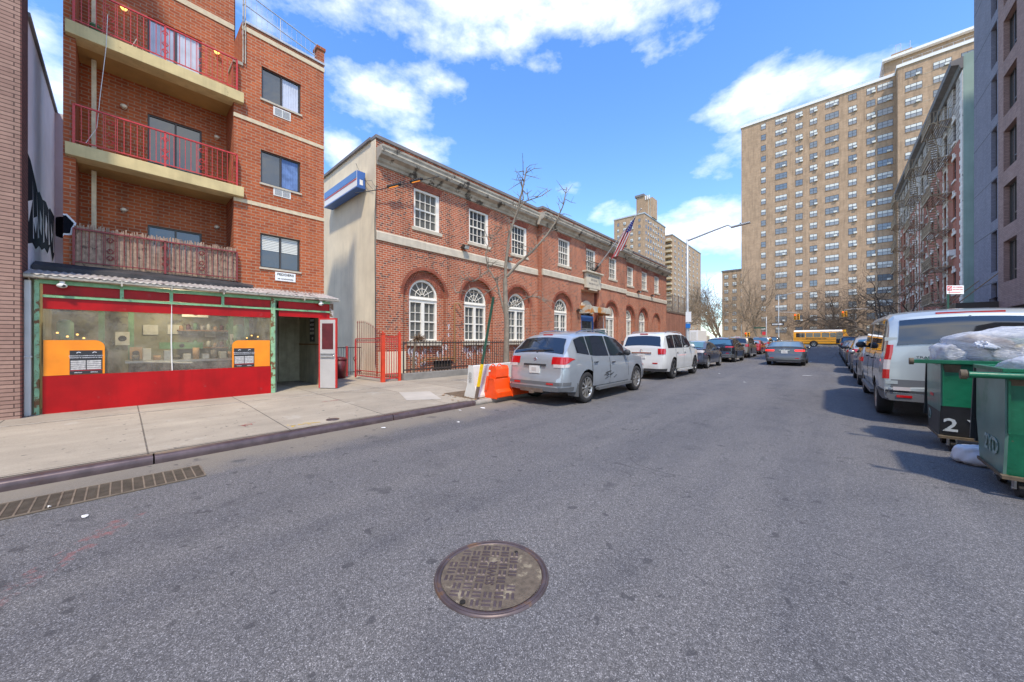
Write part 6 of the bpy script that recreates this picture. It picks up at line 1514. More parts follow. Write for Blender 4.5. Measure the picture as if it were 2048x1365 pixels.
suvA = dict(W=.845, paint='paint_silver', belt=[(0, 1.14), (.6, 1.14), (1.4, 1.05), (3.6, 1.0), (4.8, .98)], tum=.36, crown=.045, bot=.27, rc=(.76, .89, .97),
    prof=[(0, .44), (.015, .60), (.06, .66), (.085, .95), (.12, 1.08), (.22, 1.22), (.50, 1.49), (.60, 1.555), (.95, 1.62), (1.6, 1.655), (2.3, 1.65), (2.8, 1.57), (3.5, 1.12), (3.7, 1.04), (4.35, .97), (4.62, .83), (4.72, .5)],
    r=.36, tw=.235, axles=(1.0, 3.82), spokes=10, rim='rim', glass=[(.58, 1.12), (1.17, 2.10), (2.17, 3.1)], doors=[(1.22, 2.12), (2.12, 3.2)], mirror=(2.98, 1.08), mmat='trim',
    tails=[(.93, 1.09, .34, .30, 'tail_red'), (.86, .93, .18, .25, 'tail_clear')], rear_window=(.17, .49, .96, .93), windscreen=(2.86, 3.46),
    plate=(.80, .30), garnish=(.905, .62, 'trim'), emblem=1.03, brake3=(.60, 1.585, .26, 'tail_red'), rails=(.95, 2.6), railmat='chrome', wiper=(.2, 1.2), bands=[(.34, .43, .42, 'trim_grey'), (.47, .54, .30, 'trim_grey')], refl=.50, flaps=True, sill='trim_grey', exhaust=None)
def V(base, **k): d = dict(base); d.update(k); return d
suv1 = car('parked_suv', 'dusty silver SUV parked by the orange barrier with a scraped side', 'car', (-5.03, 6.28, 0), suvA, group='cars parked along the left kerb')
# tow hitch and scrape of the silver SUV
mb = MB(); mb.box((-.36, -.03, .30), (.28, .12, .38)); mb.box((-.05, -.09, .27), (.05, .1, .33)); o = part('tow_hitch', mb, 'rust_iron', suv1)
mb = MB(); rr_ = random.Random(1)
for k in range(9): y = 1.75 + rr_.uniform(0, .7); z = .5 + rr_.uniform(0, .17); mb.ribbon([(.858, y, z), (.858, y + rr_.uniform(.1, .25), z + rr_.uniform(.02, .08))], .016, (1, 0, 0), 0, .002)
part('scrape', mb, 'trim', suv1, rec=False)
mb = MB(); mb.tube([(.1, .9, 1.66), (.12, .84, 1.76)], .006, 5); part('aerial', mb, 'trim', suv1)
suvB = V(suvA, W=.88, paint='paint_white', belt=1.14, tum=.2, prof=[(0, .46), (.015, .60), (.05, .70), (.07, 1.10), (.10, 1.20), (.28, 1.58), (.36, 1.68), (.8, 1.74), (1.7, 1.77), (2.5, 1.745), (2.95, 1.66), (3.5, 1.22), (3.65, 1.14), (4.5, 1.07), (4.78, .85), (4.82, .5)], axles=(1.08, 3.86), r=.385, rim='rim_dark', spokes=6,
    rear_window=(.115, .285, .97, .92), windscreen=(3.0, 3.46), tails=[(.95, 1.16, .16, .17, 'tail_red')], plate=(.87, .30), garnish=(1.0, .75, 'chrome'), emblem=1.09, glass=[(.48, 1.2), (1.26, 2.2), (2.26, 3.25)], doors=[(1.3, 2.25), (2.25, 3.3)], mirror=(3.1, 1.18), mmat='paint_white', hmat='paint_white', brake3=(.34, 1.70, .3, 'tail_red'), bands=[(.33, .42, .35, 'trim')], refl=.62, exhaust=(.45,), sill='paint_white', flaps=False, rails=(.7, 2.7))
car('parked_suv', 'boxy white SUV with dark windows parked ahead of the silver SUV', 'car', (-5.3, 13.1, 0), suvB, group='cars parked along the left kerb')
sed = dict(W=.88, paint='paint_navy', belt=[(0, .99), (1, .97), (3.5, .9), (4.7, .8)], tum=.42, crown=.03, bot=.22, rc=(.82, .92, .98), prof=[(0, .40), (.015, .58), (.06, .66), (.08, .92), (.11, 1.015), (.20, 1.045), (.62, 1.05), (1.35, 1.36), (1.75, 1.42), (2.4, 1.42), (2.8, 1.34), (3.45, .98), (3.6, .93), (4.35, .80), (4.6, .62), (4.68, .4)],
    r=.325, tw=.21, axles=(.98, 3.7), spokes=10, rim='rim', glass=[(1.05, 1.75), (1.83, 2.95)], doors=[(1.25, 1.95), (1.95, 3.05)], mirror=(2.85, .98), tails=[(.82, .95, .30, .28, 'tail_red')], rear_window=(.68, 1.32, .9, .9), windscreen=(2.88, 3.4), rgmat='car_glass_teal',
    plate=(.80, .30), garnish=(.90, .5, 'chrome'), emblem=.97, bands=[(.27, .37, .4, 'trim')], refl=.45, exhaust=(.5,))
car('parked_sedan', 'dark navy sedan with teal rear glass parked ahead of the white SUV', 'car', (-5.6, 19.6, 0), V(sed, tails=[(.84, .97, .22, .3, 'tail_clear')]), group='cars parked along the left kerb')
suvC = V(suvA, W=.9, paint='paint_black', axles=(.9, 3.65), r=.36, rim='rim_dark', spokes=5, rgmat='car_glass_blue', tails=[(1.0, 1.08, .3, .4, 'tail_red')], refl=.62, rails=None, flaps=False, plate=(.62, .3), garnish=None)
car('parked_suv', 'glossy black crossover with slim red tail lamps parked behind the navy sedan', 'car', (-5.62, 26.9, 0), suvC, group='cars parked along the left kerb')
car('parked_suv', 'brownish gold estate SUV parked beyond the black crossover', 'car', (-5.85, 34.6, gz(35)), V(suvB, paint='paint_gold', mmat='trim', rim='rim'), group='cars parked along the left kerb')
car('parked_sedan', 'bright red sedan parked past the gold SUV on the left', 'car', (-6.0, 42.3, gz(43)), V(sed, paint='paint_red', rgmat='car_glass_blue'), group='cars parked along the left kerb')
car('parked_suv', 'grey SUV with pale windows parked just beyond the red sedan', 'car', (-6.0, 49.2, gz(50)), V(suvB, paint='paint_grey2', rgmat='car_glass_blue'), group='cars parked along the left kerb')
car('parked_suv', 'tall black SUV farthest up the left kerb', 'car', (-5.9, 57.2, gz(58)), V(suvB, paint='paint_black', rgmat='car_glass_blue', tails=[(.95, 1.16, .1, .12, 'tail_clear')]), group='cars parked along the left kerb')
car('grey_sedan', 'grey sedan with lit brake lamps driving up the middle of the street', 'car', (-1.98, 25.6, 0), V(sed, W=.93, paint='paint_grey', belt=[(0, 1.0), (1, .97), (3.5, .9), (4.7, .8)], tails=[(.84, .93, .3, .38, 'tail_lit')], rgmat='car_glass_blue', plate=(.80, .3), brake3=(1.0, 1.17, .3, 'tail_lit'), spoiler=(.08, .22, 1.04), exhaust=(-.55, .55), bands=[(.25, .36, .5, 'trim'), (.42, .46, .4, 'trim_grey')], rim='rim_dark', spokes=5))
# right-hand row
car('parked_sedan', 'grey hatchback with one red lamp showing just ahead of the silver van', 'car', (1.52, 15.35, 0), V(sed, paint='paint_grey2', prof=[(0, .44), (.015, .6), (.06, .68), (.08, .95), (.14, 1.08), (.6, 1.38), (.9, 1.46), (1.75, 1.5), (2.4, 1.49), (2.9, 1.36), (3.45, 1.02), (3.6, .95), (4.3, .80), (4.55, .62), (4.6, .4)], rear_window=(.17, .56, .9, .9), glass=[(.7, 1.0), (1.05, 1.75), (1.83, 2.95)], brake3=None), group='cars parked along the right kerb')
for y, pt_, lab, sp in ((21.2, 'paint_beige', 'beige SUV third in the right-hand row of parked cars', suvA), (26.9, 'paint_gold', 'brown sedan in the middle of the right-hand parked row', sed), (32.4, 'paint_beige', 'pale beige sedan far along the right-hand parked row', sed), (37.8, 'paint_grey', 'dark grey sedan near the far end of the right-hand row', sed), (44.4, 'paint_black', 'black SUV at the far end of the right-hand row near the bus', suvB)):
    car('parked_car', lab, 'car', (1.5, y, gz(y)), V(sp, paint=pt_, mmat='trim', rgmat='car_glass_blue'), group='cars parked along the right kerb')
# silver van
vn = dict(W=1.0, paint='paint_van', belt=1.22, tum=.10, crown=.05, bot=.36, rc=(.90, .965, .99), prof=[(0, .52), (.01, .62), (.06, .64), (.075, 1.25), (.095, 1.42), (.15, 1.72), (.20, 1.84), (.32, 1.91), (.8, 1.96), (3.8, 1.98), (4.1, 1.93), (4.8, 1.36), (5.0, 1.24), (5.5, 1.08), (5.75, .85), (5.8, .5)],
    r=.345, tw=.235, axles=(1.35, 5.0), spokes=5, rim='rim', glass=[(.45, 1.5), (1.6, 2.7), (3.2, 4.3)], doors=[(1.75, 2.95), (3.05, 4.2)], mirror=(4.15, 1.3), mmat='trim', hmat='trim', tails=[(1.12, 1.38, .07, .07, 'tail_red'), (.95, 1.12, .07, .07, 'tail_clear'), (.79, .95, .07, .07, 'tail_red')],
    rear_window=(.088, .180, .93, .93), windscreen=(4.15, 4.72), plate=(.82, .32), bands=[(.42, .55, .75, 'trim_grey'), (.56, .60, .7, 'trim')], refl=.5, brake3=(.26, 1.905, .7, 'tail_red'), sill='trim_grey', gtop=1.84, rails=None)
van = car('parked_van', 'silver passenger van parked behind the green dumpsters', 'van', (1.66, 8.93, 0), vn, group=None)
mb = MB(); mb.box((-.006, .055, .62), (.006, .069, 1.2)); mb.bar((0, .062, 1.2), (0, .19, 1.86), .012, .02); part('door_gap', mb, 'well', van)
mb = MB(); mb.box((-.88, .045, .60), (.88, .066, .78)); part('tailgate_panel', mb, 'trim_grey', van)
mb = MB(); mb.bar((0, .135, 1.235), (0, .205, 1.85), .05, .03); part('window_pillar', mb, 'paint_van', van)
for z in (.7, 1.45):
    mb = MB(); yv = .07 if z < 1 else .135; mb.box((-.95, yv - .03, z), (-.80, yv + .02, z + .06)); part('hinge', mb, 'paint_van', van)
for s_ in (-1, 1): mb = MB(); mb.box((s_ * .86, -.03, .60), (s_ * .66, -.005, .66)); part('bumper_lamp', mb, 'tail_clear', van)
merge_ = text_mb('TRANSIT', .05, lambda x, y, z: (-.45 + x, .058 - z, 1.17 + y), .004, True, sx=1.4); part('lettering', merge_, 'chrome', van, rec=False)
# small yellow school bus crossing at the far junction
B = thing('school_bus', 'small yellow school bus crossing the far end of the street', 'bus', (-4.85, 79.6, gz(80)), world=False); WORLD[B.name] = None
Lb = 7.3; mb = MB(); sect = [(0, .55), (0, 2.35), (.06, 2.62), (.25, 2.78), (1.0, 2.86), (1.95, 2.78), (2.14, 2.62), (2.2, 2.35), (2.2, .55)]
mb.prism(sect, lambda u, v: (.0, u, v), lambda u, v: (Lb - .9, u, v)); mb.box((Lb - .898, .15, .5), (Lb, 2.05, 1.45)); mb.prism([(Lb - .9, 1.451), (Lb - .05, 1.451), (Lb - .6, 2.5), (Lb - .9, 2.6)], lambda u, v: (u, .12, v), lambda u, v: (u, 2.08, v)); part('body', mb, 'bus_yellow', B)
mb = MB(); sr = [(.03, 2.621), (-.01, 2.621), (.23, 2.80), (1.0, 2.88), (1.97, 2.80), (2.21, 2.621), (2.17, 2.621), (1.0, 2.80)]
mb.prism([(-.012, 2.60), (.235, 2.80), (1.0, 2.885), (1.965, 2.80), (2.212, 2.60), (1.9, 2.70), (1.0, 2.75), (.3, 2.70)], lambda u, v: (.05, u, v), lambda u, v: (Lb - 1.0, u, v)); part('roof', mb, 'sign_white', B)
for a, b in ((.35, 1.55), (1.7, 2.6), (2.7, 3.6), (3.75, 4.7), (4.8, 5.5)):
    mb = MB(); mb.box((a, -.012, 1.62), (b, -.001, 2.38)); w_ = part('window', mb, 'car_glass', B); mb = MB(); mb.box((a, -.02, 1.98), (b, -.013, 2.01)); part('frame', mb, 'trim', w_)
mb = MB(); mb.box((5.55, -.014, .62), (6.38, -.001, 2.45)); part('door', mb, 'car_glass', B); mb = MB()
for z in (1.45, 1.18, .86): mb.box((.05, -.013, z), (5.5, -.0005, z + .05))
part('rub_rail', mb, 'trim', B)
merge_ = text_mb('MET TRANSPORTATION CORP.', .19, lambda x, y, z: (3.0 + x, -.006 - z, 1.34 + y), .004, True); part('lettering', merge_, 'ink', B, rec=False)
tm_, rm_ = wheel_mesh(.44, .26, 6, 'rim')
for x in (2.7, 6.5):
    for yy, q in ((.07, -pi / 2), (2.13, pi / 2)):
        o = link('wheel', tm_); o.parent = B; o.location = (x, yy, .44); o.rotation_euler.z = q; p_ = link('rim', rm_); p_.parent = o
mb = MB(); mb.tube([(2.7, -.006, .5), (2.7, .02, .5)], .56, 24); mb.box((0, .1, .4), (Lb - .3, 2.1, .549)); part('chassis', mb, 'well', B); mb = MB(); mb.box((Lb - .85, -.02, 2.45), (Lb - .55, .1, 2.85)); part('warning_lamp', mb, 'signal_yellow', B)
mb = MB(); mb.tube([(Lb - .5, .1, 1.9), (Lb + .1, -.35, 2.0)], .02, 5); mb.box((Lb + .0, -.5, 1.75), (Lb + .08, -.3, 2.1)); part('wing_mirror', mb, 'trim', B)
# ------------------------------------------------------------ trees
def grow(mbT, mbC, p, d, L_, r0, lev, R, P):
    n = 4; pts = [Vector(p)]; rs = [r0]; dd = Vector(d).normalized(); r1 = r0 * P['taper']
    for k in range(n):
        dd = (dd + Vector((R.gauss(0, 1), R.gauss(0, 1), R.gauss(0, 1))) * P['wig'] + Vector((0, 0, P['up']))).normalized(); pts.append(pts[-1] + dd * (L_ / n)); rs.append(r0 + (r1 - r0) * (k + 1) / n)
    rs = [max(P.get('rmin', .002), q_) for q_ in rs]
    tgt = mbT if lev <= P['tl'] else mbC
    tgt.tube(pts, rs, 7 if lev == 0 else 5 if lev < 3 else 3, 0, lev == 0)
    if lev >= P['lev']: return
    nb_ = P['n'][min(lev, len(P['n']) - 1)]
    for k in range(nb_):
        t = R.uniform(.35 if lev else P.get('t0', .5), 1) if k < nb_ - 1 else 1.0; i = min(n - 1, int(t * n)); q = pts[i].lerp(pts[i + 1], t * n - i)
        ax_ = dd.orthogonal().normalized(); ax_.rotate(Matrix.Rotation(R.uniform(0, 2 * pi), 3, dd)); nd_ = dd.copy(); an = R.gauss(P['ang'], .15) * (1 if k < nb_ - 1 else .45); nd_.rotate(Matrix.Rotation(an, 3, ax_))
        grow(mbT, mbC, q, nd_, L_ * R.uniform(*P['lf']), r1 * R.uniform(.6, .85) if k < nb_ - 1 else r1 * .9, lev + 1, R, P)
def tree(label, loc, h, r0, seed, P, bark='bark_tan', lean=(0, 0), leaf=None, group=None, lvs=0):
    T = thing('bare_tree', label, 'tree', loc, group); R = random.Random(seed); a, b = MB(), MB()
    grow(a, b, loc, Vector((lean[0], lean[1], 1)), h, r0, 0, R, P); part('trunk', a, bark, T, rec=False); part('crown', b, P.get('twig', bark), T, rec=False)
    if lvs:
        mb = MB(); vs = b.v
        for k in range(lvs):
            c = Vector(R.choice(vs)); s = R.uniform(.04, .1); u = Vector((R.gauss(0, 1), R.gauss(0, 1), R.gauss(0, 1))).normalized(); v = u.orthogonal().normalized(); mb.add([c, c + u * s, c + u * s + v * s, c + v * s], [(0, 1, 2, 3)])
        part('leaves', mb, leaf, T, rec=False)
    return T
# slim pavement tree in front of the post office: explicit limbs as in the photo
st_ = thing('street_tree', 'slim bare pavement tree standing behind the barrier before the brick facade', 'tree', (-6.75, 7.2, .15)); a, b = MB(), MB(); R = random.Random(21)
bx_, by_ = -6.75, 7.2
def TP(s_, z): return (bx_ + s_ * .742, by_ + s_ * .670, z)     # s_ to the right as seen from the road
trunk = [TP(.02, .15), TP(.02, 1.0), TP(.04, 1.9), TP(.0, 2.6), TP(-.02, 3.2)]; a.tube(trunk, [.095, .08, .074, .068, .062], 10)
limbs = [([TP(-.0, 2.55), TP(.0, 3.5), TP(.10, 4.4), TP(.34, 5.1), TP(.52, 5.9), TP(.60, 6.3)], .042), ([TP(.0, 2.1), TP(-.12, 2.6), TP(-.25, 3.1), TP(-.50, 3.5), TP(-.56, 3.9), TP(-.42, 4.3), TP(-.1, 4.6)], .026), ([TP(.04, 3.25), TP(.35, 3.6), TP(.8, 4.0), TP(1.15, 4.4), TP(1.42, 4.8), TP(1.6, 5.2), TP(1.72, 5.75)], .036),
         ([TP(.02, 2.35), TP(.4, 2.55), TP(.75, 2.7), TP(1.05, 2.6), TP(1.3, 2.35)], .018), ([TP(.3, 5.05), TP(.55, 5.35), TP(1.0, 5.5), TP(1.3, 5.7)], .016), ([TP(.5, 5.4), TP(.45, 5.9), TP(.52, 6.2)], .014), ([TP(-.45, 3.45), TP(-.9, 3.1), TP(-1.15, 3.15)], .013), ([TP(-.2, 3.0), TP(-.6, 2.75), TP(-1.2, 2.85), TP(-1.4, 2.8)], .012)]
for pts, r_ in limbs:
    n = len(pts); a.tube(pts, [r_ * 1.25 * (1 - .75 * k / (n - 1)) for k in range(n)], 6)
    for k in range(26 if r_ > .02 else 9):
        t = R.uniform(.2, 1) * (n - 1); i = min(n - 2, int(t)); q = Vector(pts[i]).lerp(Vector(pts[i + 1]), t - i); d = Vector((R.gauss(0, 1), R.gauss(0, 1), R.gauss(.5, .6))).normalized(); L_ = R.uniform(.18, .6); m_ = q + d * L_ * .55 + Vector((0, 0, R.uniform(-.05, .05)))
        b.tube([q, m_, q + d * L_ + Vector((R.uniform(-.06, .06), 0, R.uniform(-.1, .06)))], [.011, .008, .004], 4); e = m_ + Vector((R.gauss(0, .12), R.gauss(0, .12), R.uniform(-.05, .2))); b.tube([m_, e], [.006, .003], 3)
part('trunk', a, 'bark', st_, rec=False); part('crown', b, 'bark', st_, rec=False)
mb = MB(); mb.add([(-7.2, 5.4, .130), (-6.1, 5.4, .108), (-6.1, 8.4, .108), (-7.2, 8.4, .130)], [(0, 1, 2, 3)]); struct(part('tree_pit', mb, 'soil', rec=False))
PA = dict(rmin=.011, lev=5, n=[6, 5, 4, 3, 3], ang=.62, lf=(.58, .82), taper=.6, wig=.13, up=.04, tl=1, t0=.45)
PB = dict(rmin=.011, lev=6, n=[6, 5, 4, 3, 2, 2], ang=.75, lf=(.6, .84), taper=.62, wig=.2, up=.01, tl=2, t0=.6)
G = 'bare trees at the far junction'
for i_, (x_, y_, h_, lb_) in enumerate(((-15, 70, 3.5, 'dense brown bare tree in the middle of the park clump'), (-17.6, 84, 4.4, 'tall dense bare tree at the back of the park clump'), (-12.9, 86, 3.9, 'brown bare tree nearest the street name pole'), (-20.5, 58, 3.0, 'low dense bare tree close beside the yard wall end'))):
    TREES_ = globals().setdefault('TREES_', []); TREES_.append((lb_, x_, y_, h_, 60 + i_))
tree('bushy brown bare tree just right of the street lamp pole', (-24, 62, .5), 3.6, .22, 31, PA, 'bark_tan', leaf='dry_leaf', lvs=500, group=G)
tree('brown bare tree second from the street lamp at the far junction', (-22, 74, .5), 4.6, .25, 32, PA, 'bark_tan', leaf='dry_leaf', lvs=500, group=G)
tree('tall dark trunked bare tree before the left edge of the slab tower', (-18.5, 92, .8), 6.0, .32, 33, PA, 'bark_dark', leaf='dry_leaf', lvs=250, group=G)
tree('twisted bare tree with a few orange leaves at the slab tower corner', (-12.6, 99.5, .7), 6.4, .34, 34, PA, 'bark_tan', leaf='dry_leaf', lvs=500, lean=(.12, 0), group=G)
tree('small thin bare tree standing behind the school bus', (-6.0, 99.5, .7), 4.0, .12, 35, V(PA, lev=4), 'bark_tan', group=G)
tree('spreading dark bare tree leaning left behind the bus front', (2.0, 99.5, .7), 5.6, .36, 36, V(PB, ang=.8), 'bark_dark', lean=(-.2, 0), group=G)
tree('broad dark crowned bare tree right of the leaning one', (6.2, 97.6, .7), 4.6, .34, 37, V(PB, n=[7, 5, 4, 3, 3, 2]), 'bark_dark', lean=(-.15, 0), group=G)
tree('bare tree low behind the white lorry beyond the yard wall', (-19.5, 52, .4), 3.2, .18, 38, PA, 'bark_tan', group=G)
tree('slim bare pavement tree on the right near the fire escapes', (4.3, 46, .2), 3.3, .1, 39, V(PB, lev=5, rmin=.005, n=[4,4,3,3,2]), 'bark_dark', group='bare trees on the right pavement')
tree('slim bare pavement tree on the right just beyond the parking sign', (4.2, 33, .15), 2.3, .09, 40, V(PB, lev=5, rmin=.005, n=[4,4,3,3,2]), 'bark_dark', group='bare trees on the right pavement')
tree('bare pavement tree farthest along the right pavement', (4.3, 62, .3), 4.0, .16, 41, V(PB, lev=5, rmin=.005, n=[4,4,3,3,2]), 'bark_dark', group='bare trees on the right pavement')
for lb_, x_, y_, h_, sd_ in TREES_: tree(lb_, (x_, y_, .4), h_, .2, sd_, V(PA, n=[6, 5, 4, 3, 3], rmin=.012), 'bark_tan', leaf='dry_leaf', lvs=500, group=G)
# ------------------------------------------------------------ lamps, signals, signs
def lamp(label, loc, h, tip, gs):
    o = thing('street_lamp', label, 'street lamp', loc, gs); x, y, z = loc
    mb = MB(); mb.lathe([(.20, 0), (.20, .35), (.13, .42), (.105, .5), (.10, 2.6), (.075, 2.7), (.055, h), (.0, h + .03)], (x, y, z), 14); part('pole', mb, 'steel_pole', o, rec=False)
    t = Vector(tip); p0_ = Vector((x, y, z + h - .12)); pts = [p0_, p0_.lerp(t, .4) + Vector((0, 0, .12)), p0_.lerp(t, .75) + Vector((0, 0, .22)), t + Vector((-.5, 0, 0)), t]
    mb = MB(); mb.tube(pts, [.055, .05, .045, .04, .04], 7); part('arm', mb, 'grey_metal', o); mb = MB(); mb.bar(t + Vector((-.55, 0, -.03)), t + Vector((.35, 0, .05)), .24, .07); lh = part('lamp_head', mb, 'grey_metal', o, bev=.02); mb = MB(); mb.cyl(tuple(t + Vector((-.1, 0, .05))), .03, .08, 8); part('photocell', mb, 'ink', lh)
    return o
lamp('tall grey street lamp with long curved arm beyond the post office', (-6.3, 22.5, .15), 7.35, (-3.55, 22.6, 7.75), 'street lamps')
mb = MB(); mb.box((-6.36, 22.36, 2.55), (-6.06, 22.385, 3.15)); sg = thing('parking_sign', 'white parking sign strapped to the near street lamp pole', 'sign', (-6.2, 22.37, 2.5)); part('plate', mb, 'sign_white', sg); mb = MB(); mb.box((-6.36, 22.36, 2.2), (-6.1, 22.385, 2.45)); part('plate', mb, 'blue_sign', sg)
lamp('far street lamp with arm reaching right before the slab tower', (-6.9, 79, gz(76) + .15), 9.0, (-3.3, 79.2, 9.9), 'street lamps')
mb = MB(); mb.lathe([(.09, .5), (.07, 5.8), (0, 5.85)], (-8.7, 79, 0), 10); sp_ = thing('sign_pole', 'plain pale pole with street name blades left of the far lamp', 'sign post', (-8.7, 79, .55)); part('pole', mb, 'steel_pole', sp_); mb = MB(); mb.box((-10.6, 78.9, 3.7), (-8.8, 78.93, 3.95)); part('name_blade', mb, 'green_post', sp_); mb = MB(); mb.box((-9.3, 78.85, 2.5), (-8.8, 78.88, 3.1)); part('notice', mb, 'sign_red', sp_)
ow = thing('one_way_sign', 'one-way arrow sign on the far street lamp pole', 'sign', (-6.9, 78.8, 4.0)); mb = MB(); mb.box((-7.9, 78.78, 4.15), (-6.1, 78.81, 4.65)); part('plate', mb, 'ink', ow, bev=.01)
mb = MB(); mb.prism([(-7.8, 4.28), (-6.75, 4.28), (-6.75, 4.2), (-6.2, 4.4), (-6.75, 4.6), (-6.75, 4.52), (-7.8, 4.52)], lambda u, v: (u, 78.775, v), lambda u, v: (u, 78.765, v)); part('arrow', mb, 'sign_white', ow); tm = text_mb('ONE WAY', .2, lambda x, y, z: (-7.25 + x, 78.762 - z, 4.4 + y), .003, True); part('lettering', tm, 'ink', ow, rec=False)
def signal(label, loc, mast, faces=2):
    o = thing('traffic_light', label, 'traffic light', loc, 'traffic lights at the far junction'); x, y, z = loc
    for k in range(faces):
        mb = MB(); xx = x + k * .42; yy = y + k * .25
        mb.box((xx - .17, yy - .1, z), (xx + .17, yy + .12, z + 1.05)); hd = part('head', mb, 'signal_yellow', o, bev=.03)
        for j in range(3):
            mb = MB(); c = (xx, yy - .14, z + .18 + j * .34); mb.cyl(c, .11, .03, 14, 0, 'y'); part('lens', mb, 'tail_lit' if j == 2 and k == 0 else 'ink', hd); mb = MB(); mb.tube([(xx, yy - .3, c[2] + .02), (xx, yy - .11, c[2] + .02)], .13, 12, 0, False); part('visor', mb, 'signal_yellow', hd, rec=False)
    mb = MB(); mb.tube(mast, .045, 6); part('mast_arm', mb, 'grey_metal', o); return o
signal('pair of yellow traffic lights hanging right of the far lamp', (-4.6, 79.3, 5.1), [(-6.9, 79, 6.6), (-5.4, 79.2, 6.5), (-4.4, 79.3, 6.35), (-4.4, 79.3, 6.1)])
signal('yellow traffic lights hanging before the leaning dark tree', (1.75, 92, 6.0), [(5.2, 93.8, 7.4), (3, 93, 7.5), (2, 92, 7.3), (2, 92, 7.0)])
signal('low yellow traffic lights left of the street name pole', (-11.9, 79.3, 1.95), [(-12.6, 79.3, .5), (-12.6, 79.3, 4.6)])
npk = thing('no_parking_sign', 'white and red no-parking sign on a green post behind the van roof', 'sign', (3.3, 20.2, .15))
mb = MB(); mb.bar((3.18, 20.2, .1), (3.18, 20.2, 3.45), .07, .05); part('post', mb, 'green_post', npk)
RT = Vector((.742, .670, 0)); o0 = Vector((3.13, 20.12, 3.15)); FW = Vector((.670, -.742, 0)) 
def SP(u, v, w_=0): return tuple(o0 + RT * u + Vector((0, 0, v)) + FW * w_)
mb = MB(); ubox(mb, SP, 0, .62, 0, .31, 0, .01); pl = part('plate', mb, 'sign_white', npk)
mb = MB(); ubox(mb, SP, .02, .19, .12, .29, .0105, .013); ubox(mb, SP, .06, .50, .05, .075, .0105, .013); part('red_block', mb, 'sign_red', pl)
mb = MB(); mb.tube([SP(.105 + .055 * cos(t), .205 + .055 * sin(t), .015) for t in [k * pi / 8 for k in range(17)]], .008, 5, cap=False); mb.bar(SP(.07, .24, .015), SP(.14, .17, .015), .012, .012); part('ring', mb, 'sign_white', pl)
tm = text_mb('NO PARKING', .058, lambda x, y, z: SP(.40 + x, .245 + y, .013 + z), .003, True); merge(tm, text_mb('8AM-9:30AM THURS', .042, lambda x, y, z: SP(.40 + x, .165 + y, .013 + z), .003, True)); part('lettering', tm, 'sign_red', pl, rec=False)
# ------------------------------------------------------------ barriers and leaning post by the kerb
br_ = thing('concrete_barrier', 'white painted concrete barrier end with black scribble by the kerb', 'barrier', (-6.2, 6.2, .15))
mb = MB(); pr = [(-.30, .0), (.30, .0), (.30, .06), (.17, .30), (.10, .80), (-.10, .80), (-.17, .30), (-.30, .06)]
mb.prism(pr, lambda u, v: (-6.28 + u * .7, 5.5, .115 + v * .93), lambda u, v: (-6.55 + u * .7, 7.6, .115 + v * .93)); part('body', mb, 'concrete_white', br_, bev=.012)
mb = MB(); R = random.Random(6)
for k in range(7): z = .33 + k * .035; mb.ribbon([(-6.34 + .1 * j / 6 + R.uniform(-.01, .01), 5.5, .15 + z + .02 * sin(j * 2 + k)) for j in range(7)], .007, (0, -1, 0), 0, .014)
part('scribble', mb, 'ink', br_, rec=False)
ob = thing('plastic_barrier', 'bright orange plastic water barrier at the kerb behind the silver SUV', 'barrier', (-5.8, 6.0, .15))
mb = MB(); pr = [(-.25, 0), (.25, 0), (.25, .13), (.17, .19), (.12, .44), (-.12, .44), (-.17, .19), (-.25, .13)]; pr2 = [(-.12, .443), (.12, .443), (.14, .48), (.14, .66), (.10, .72), (-.10, .72), (-.14, .66), (-.14, .48)]
ox, oy = -5.92, 5.80
mb.prism(pr, lambda u, v: (ox + u * .8, oy, .115 + v), lambda u, v: (ox + u * .8, oy + .55, .115 + v)); mb.prism(pr2, lambda u, v: (ox + u * .8, oy + .06, .115 + v), lambda u, v: (ox + u * .8, oy + .49, .115 + v)); mb.prism([(-.17, 0), (-.12, 0), (-.06, .30), (-.10, .30)], lambda u, v: (ox + u, oy - .02, .30 + v), lambda u, v: (ox + u, oy + .001, .30 + v)); part('body', mb, 'orange_plastic', ob, bev=.018)
mb = MB(); mb.prism([(-.24, 0), (.24, 0), (.24, .12), (.15, .2), (-.15, .2), (-.24, .12)], lambda u, v: (ox + .0 + u * .8, oy + .56, .115 + v), lambda u, v: (ox + .02 + u * .8, oy + 1.25, .115 + v)); part('base', mb, 'orange_plastic', ob, bev=.015)
mb = MB()
for y_ in (.08, .30): mb.tube([(ox, oy + y_ + .07 * cos(t), .82 + .07 * sin(t)) for t in [k * pi / 8 for k in range(9)]], .013, 6)
mb.cyl((ox, oy + .45, .83), .045, .03, 12); part('handles', mb, 'orange_plastic', ob)
mb = MB(); mb.box((ox - .06, oy - .006, .72), (ox + .0, oy - .001, .76)); mb.box((ox - .10, oy - .010, .55), (ox + .10, oy - .001, .58), 1); part('label', mb, ['sign_white', 'orange_plastic'], ob)
lp = thing('leaning_post', 'dark green sign post leaning over the barrier with a yellow foot', 'post', (-5.98, 5.42, .15)); b0, b1 = Vector((-6.0, 5.42, .12)), Vector((-5.74, 5.72, 2.45)); mb = MB(); m0 = b0.lerp(b1, .34); mb.bar(m0, b1, .05, .035); part('post', mb, 'green_post', lp); mb = MB(); mb.bar(b0.lerp(b1, .12), m0, .062, .045); part('yellow_sleeve', mb, 'yellow', lp); mb = MB(); mb.bar(b0, b0.lerp(b1, .12), .06, .05); part('stub', mb, 'rust_iron', lp)
R = random.Random(17); mb = MB()
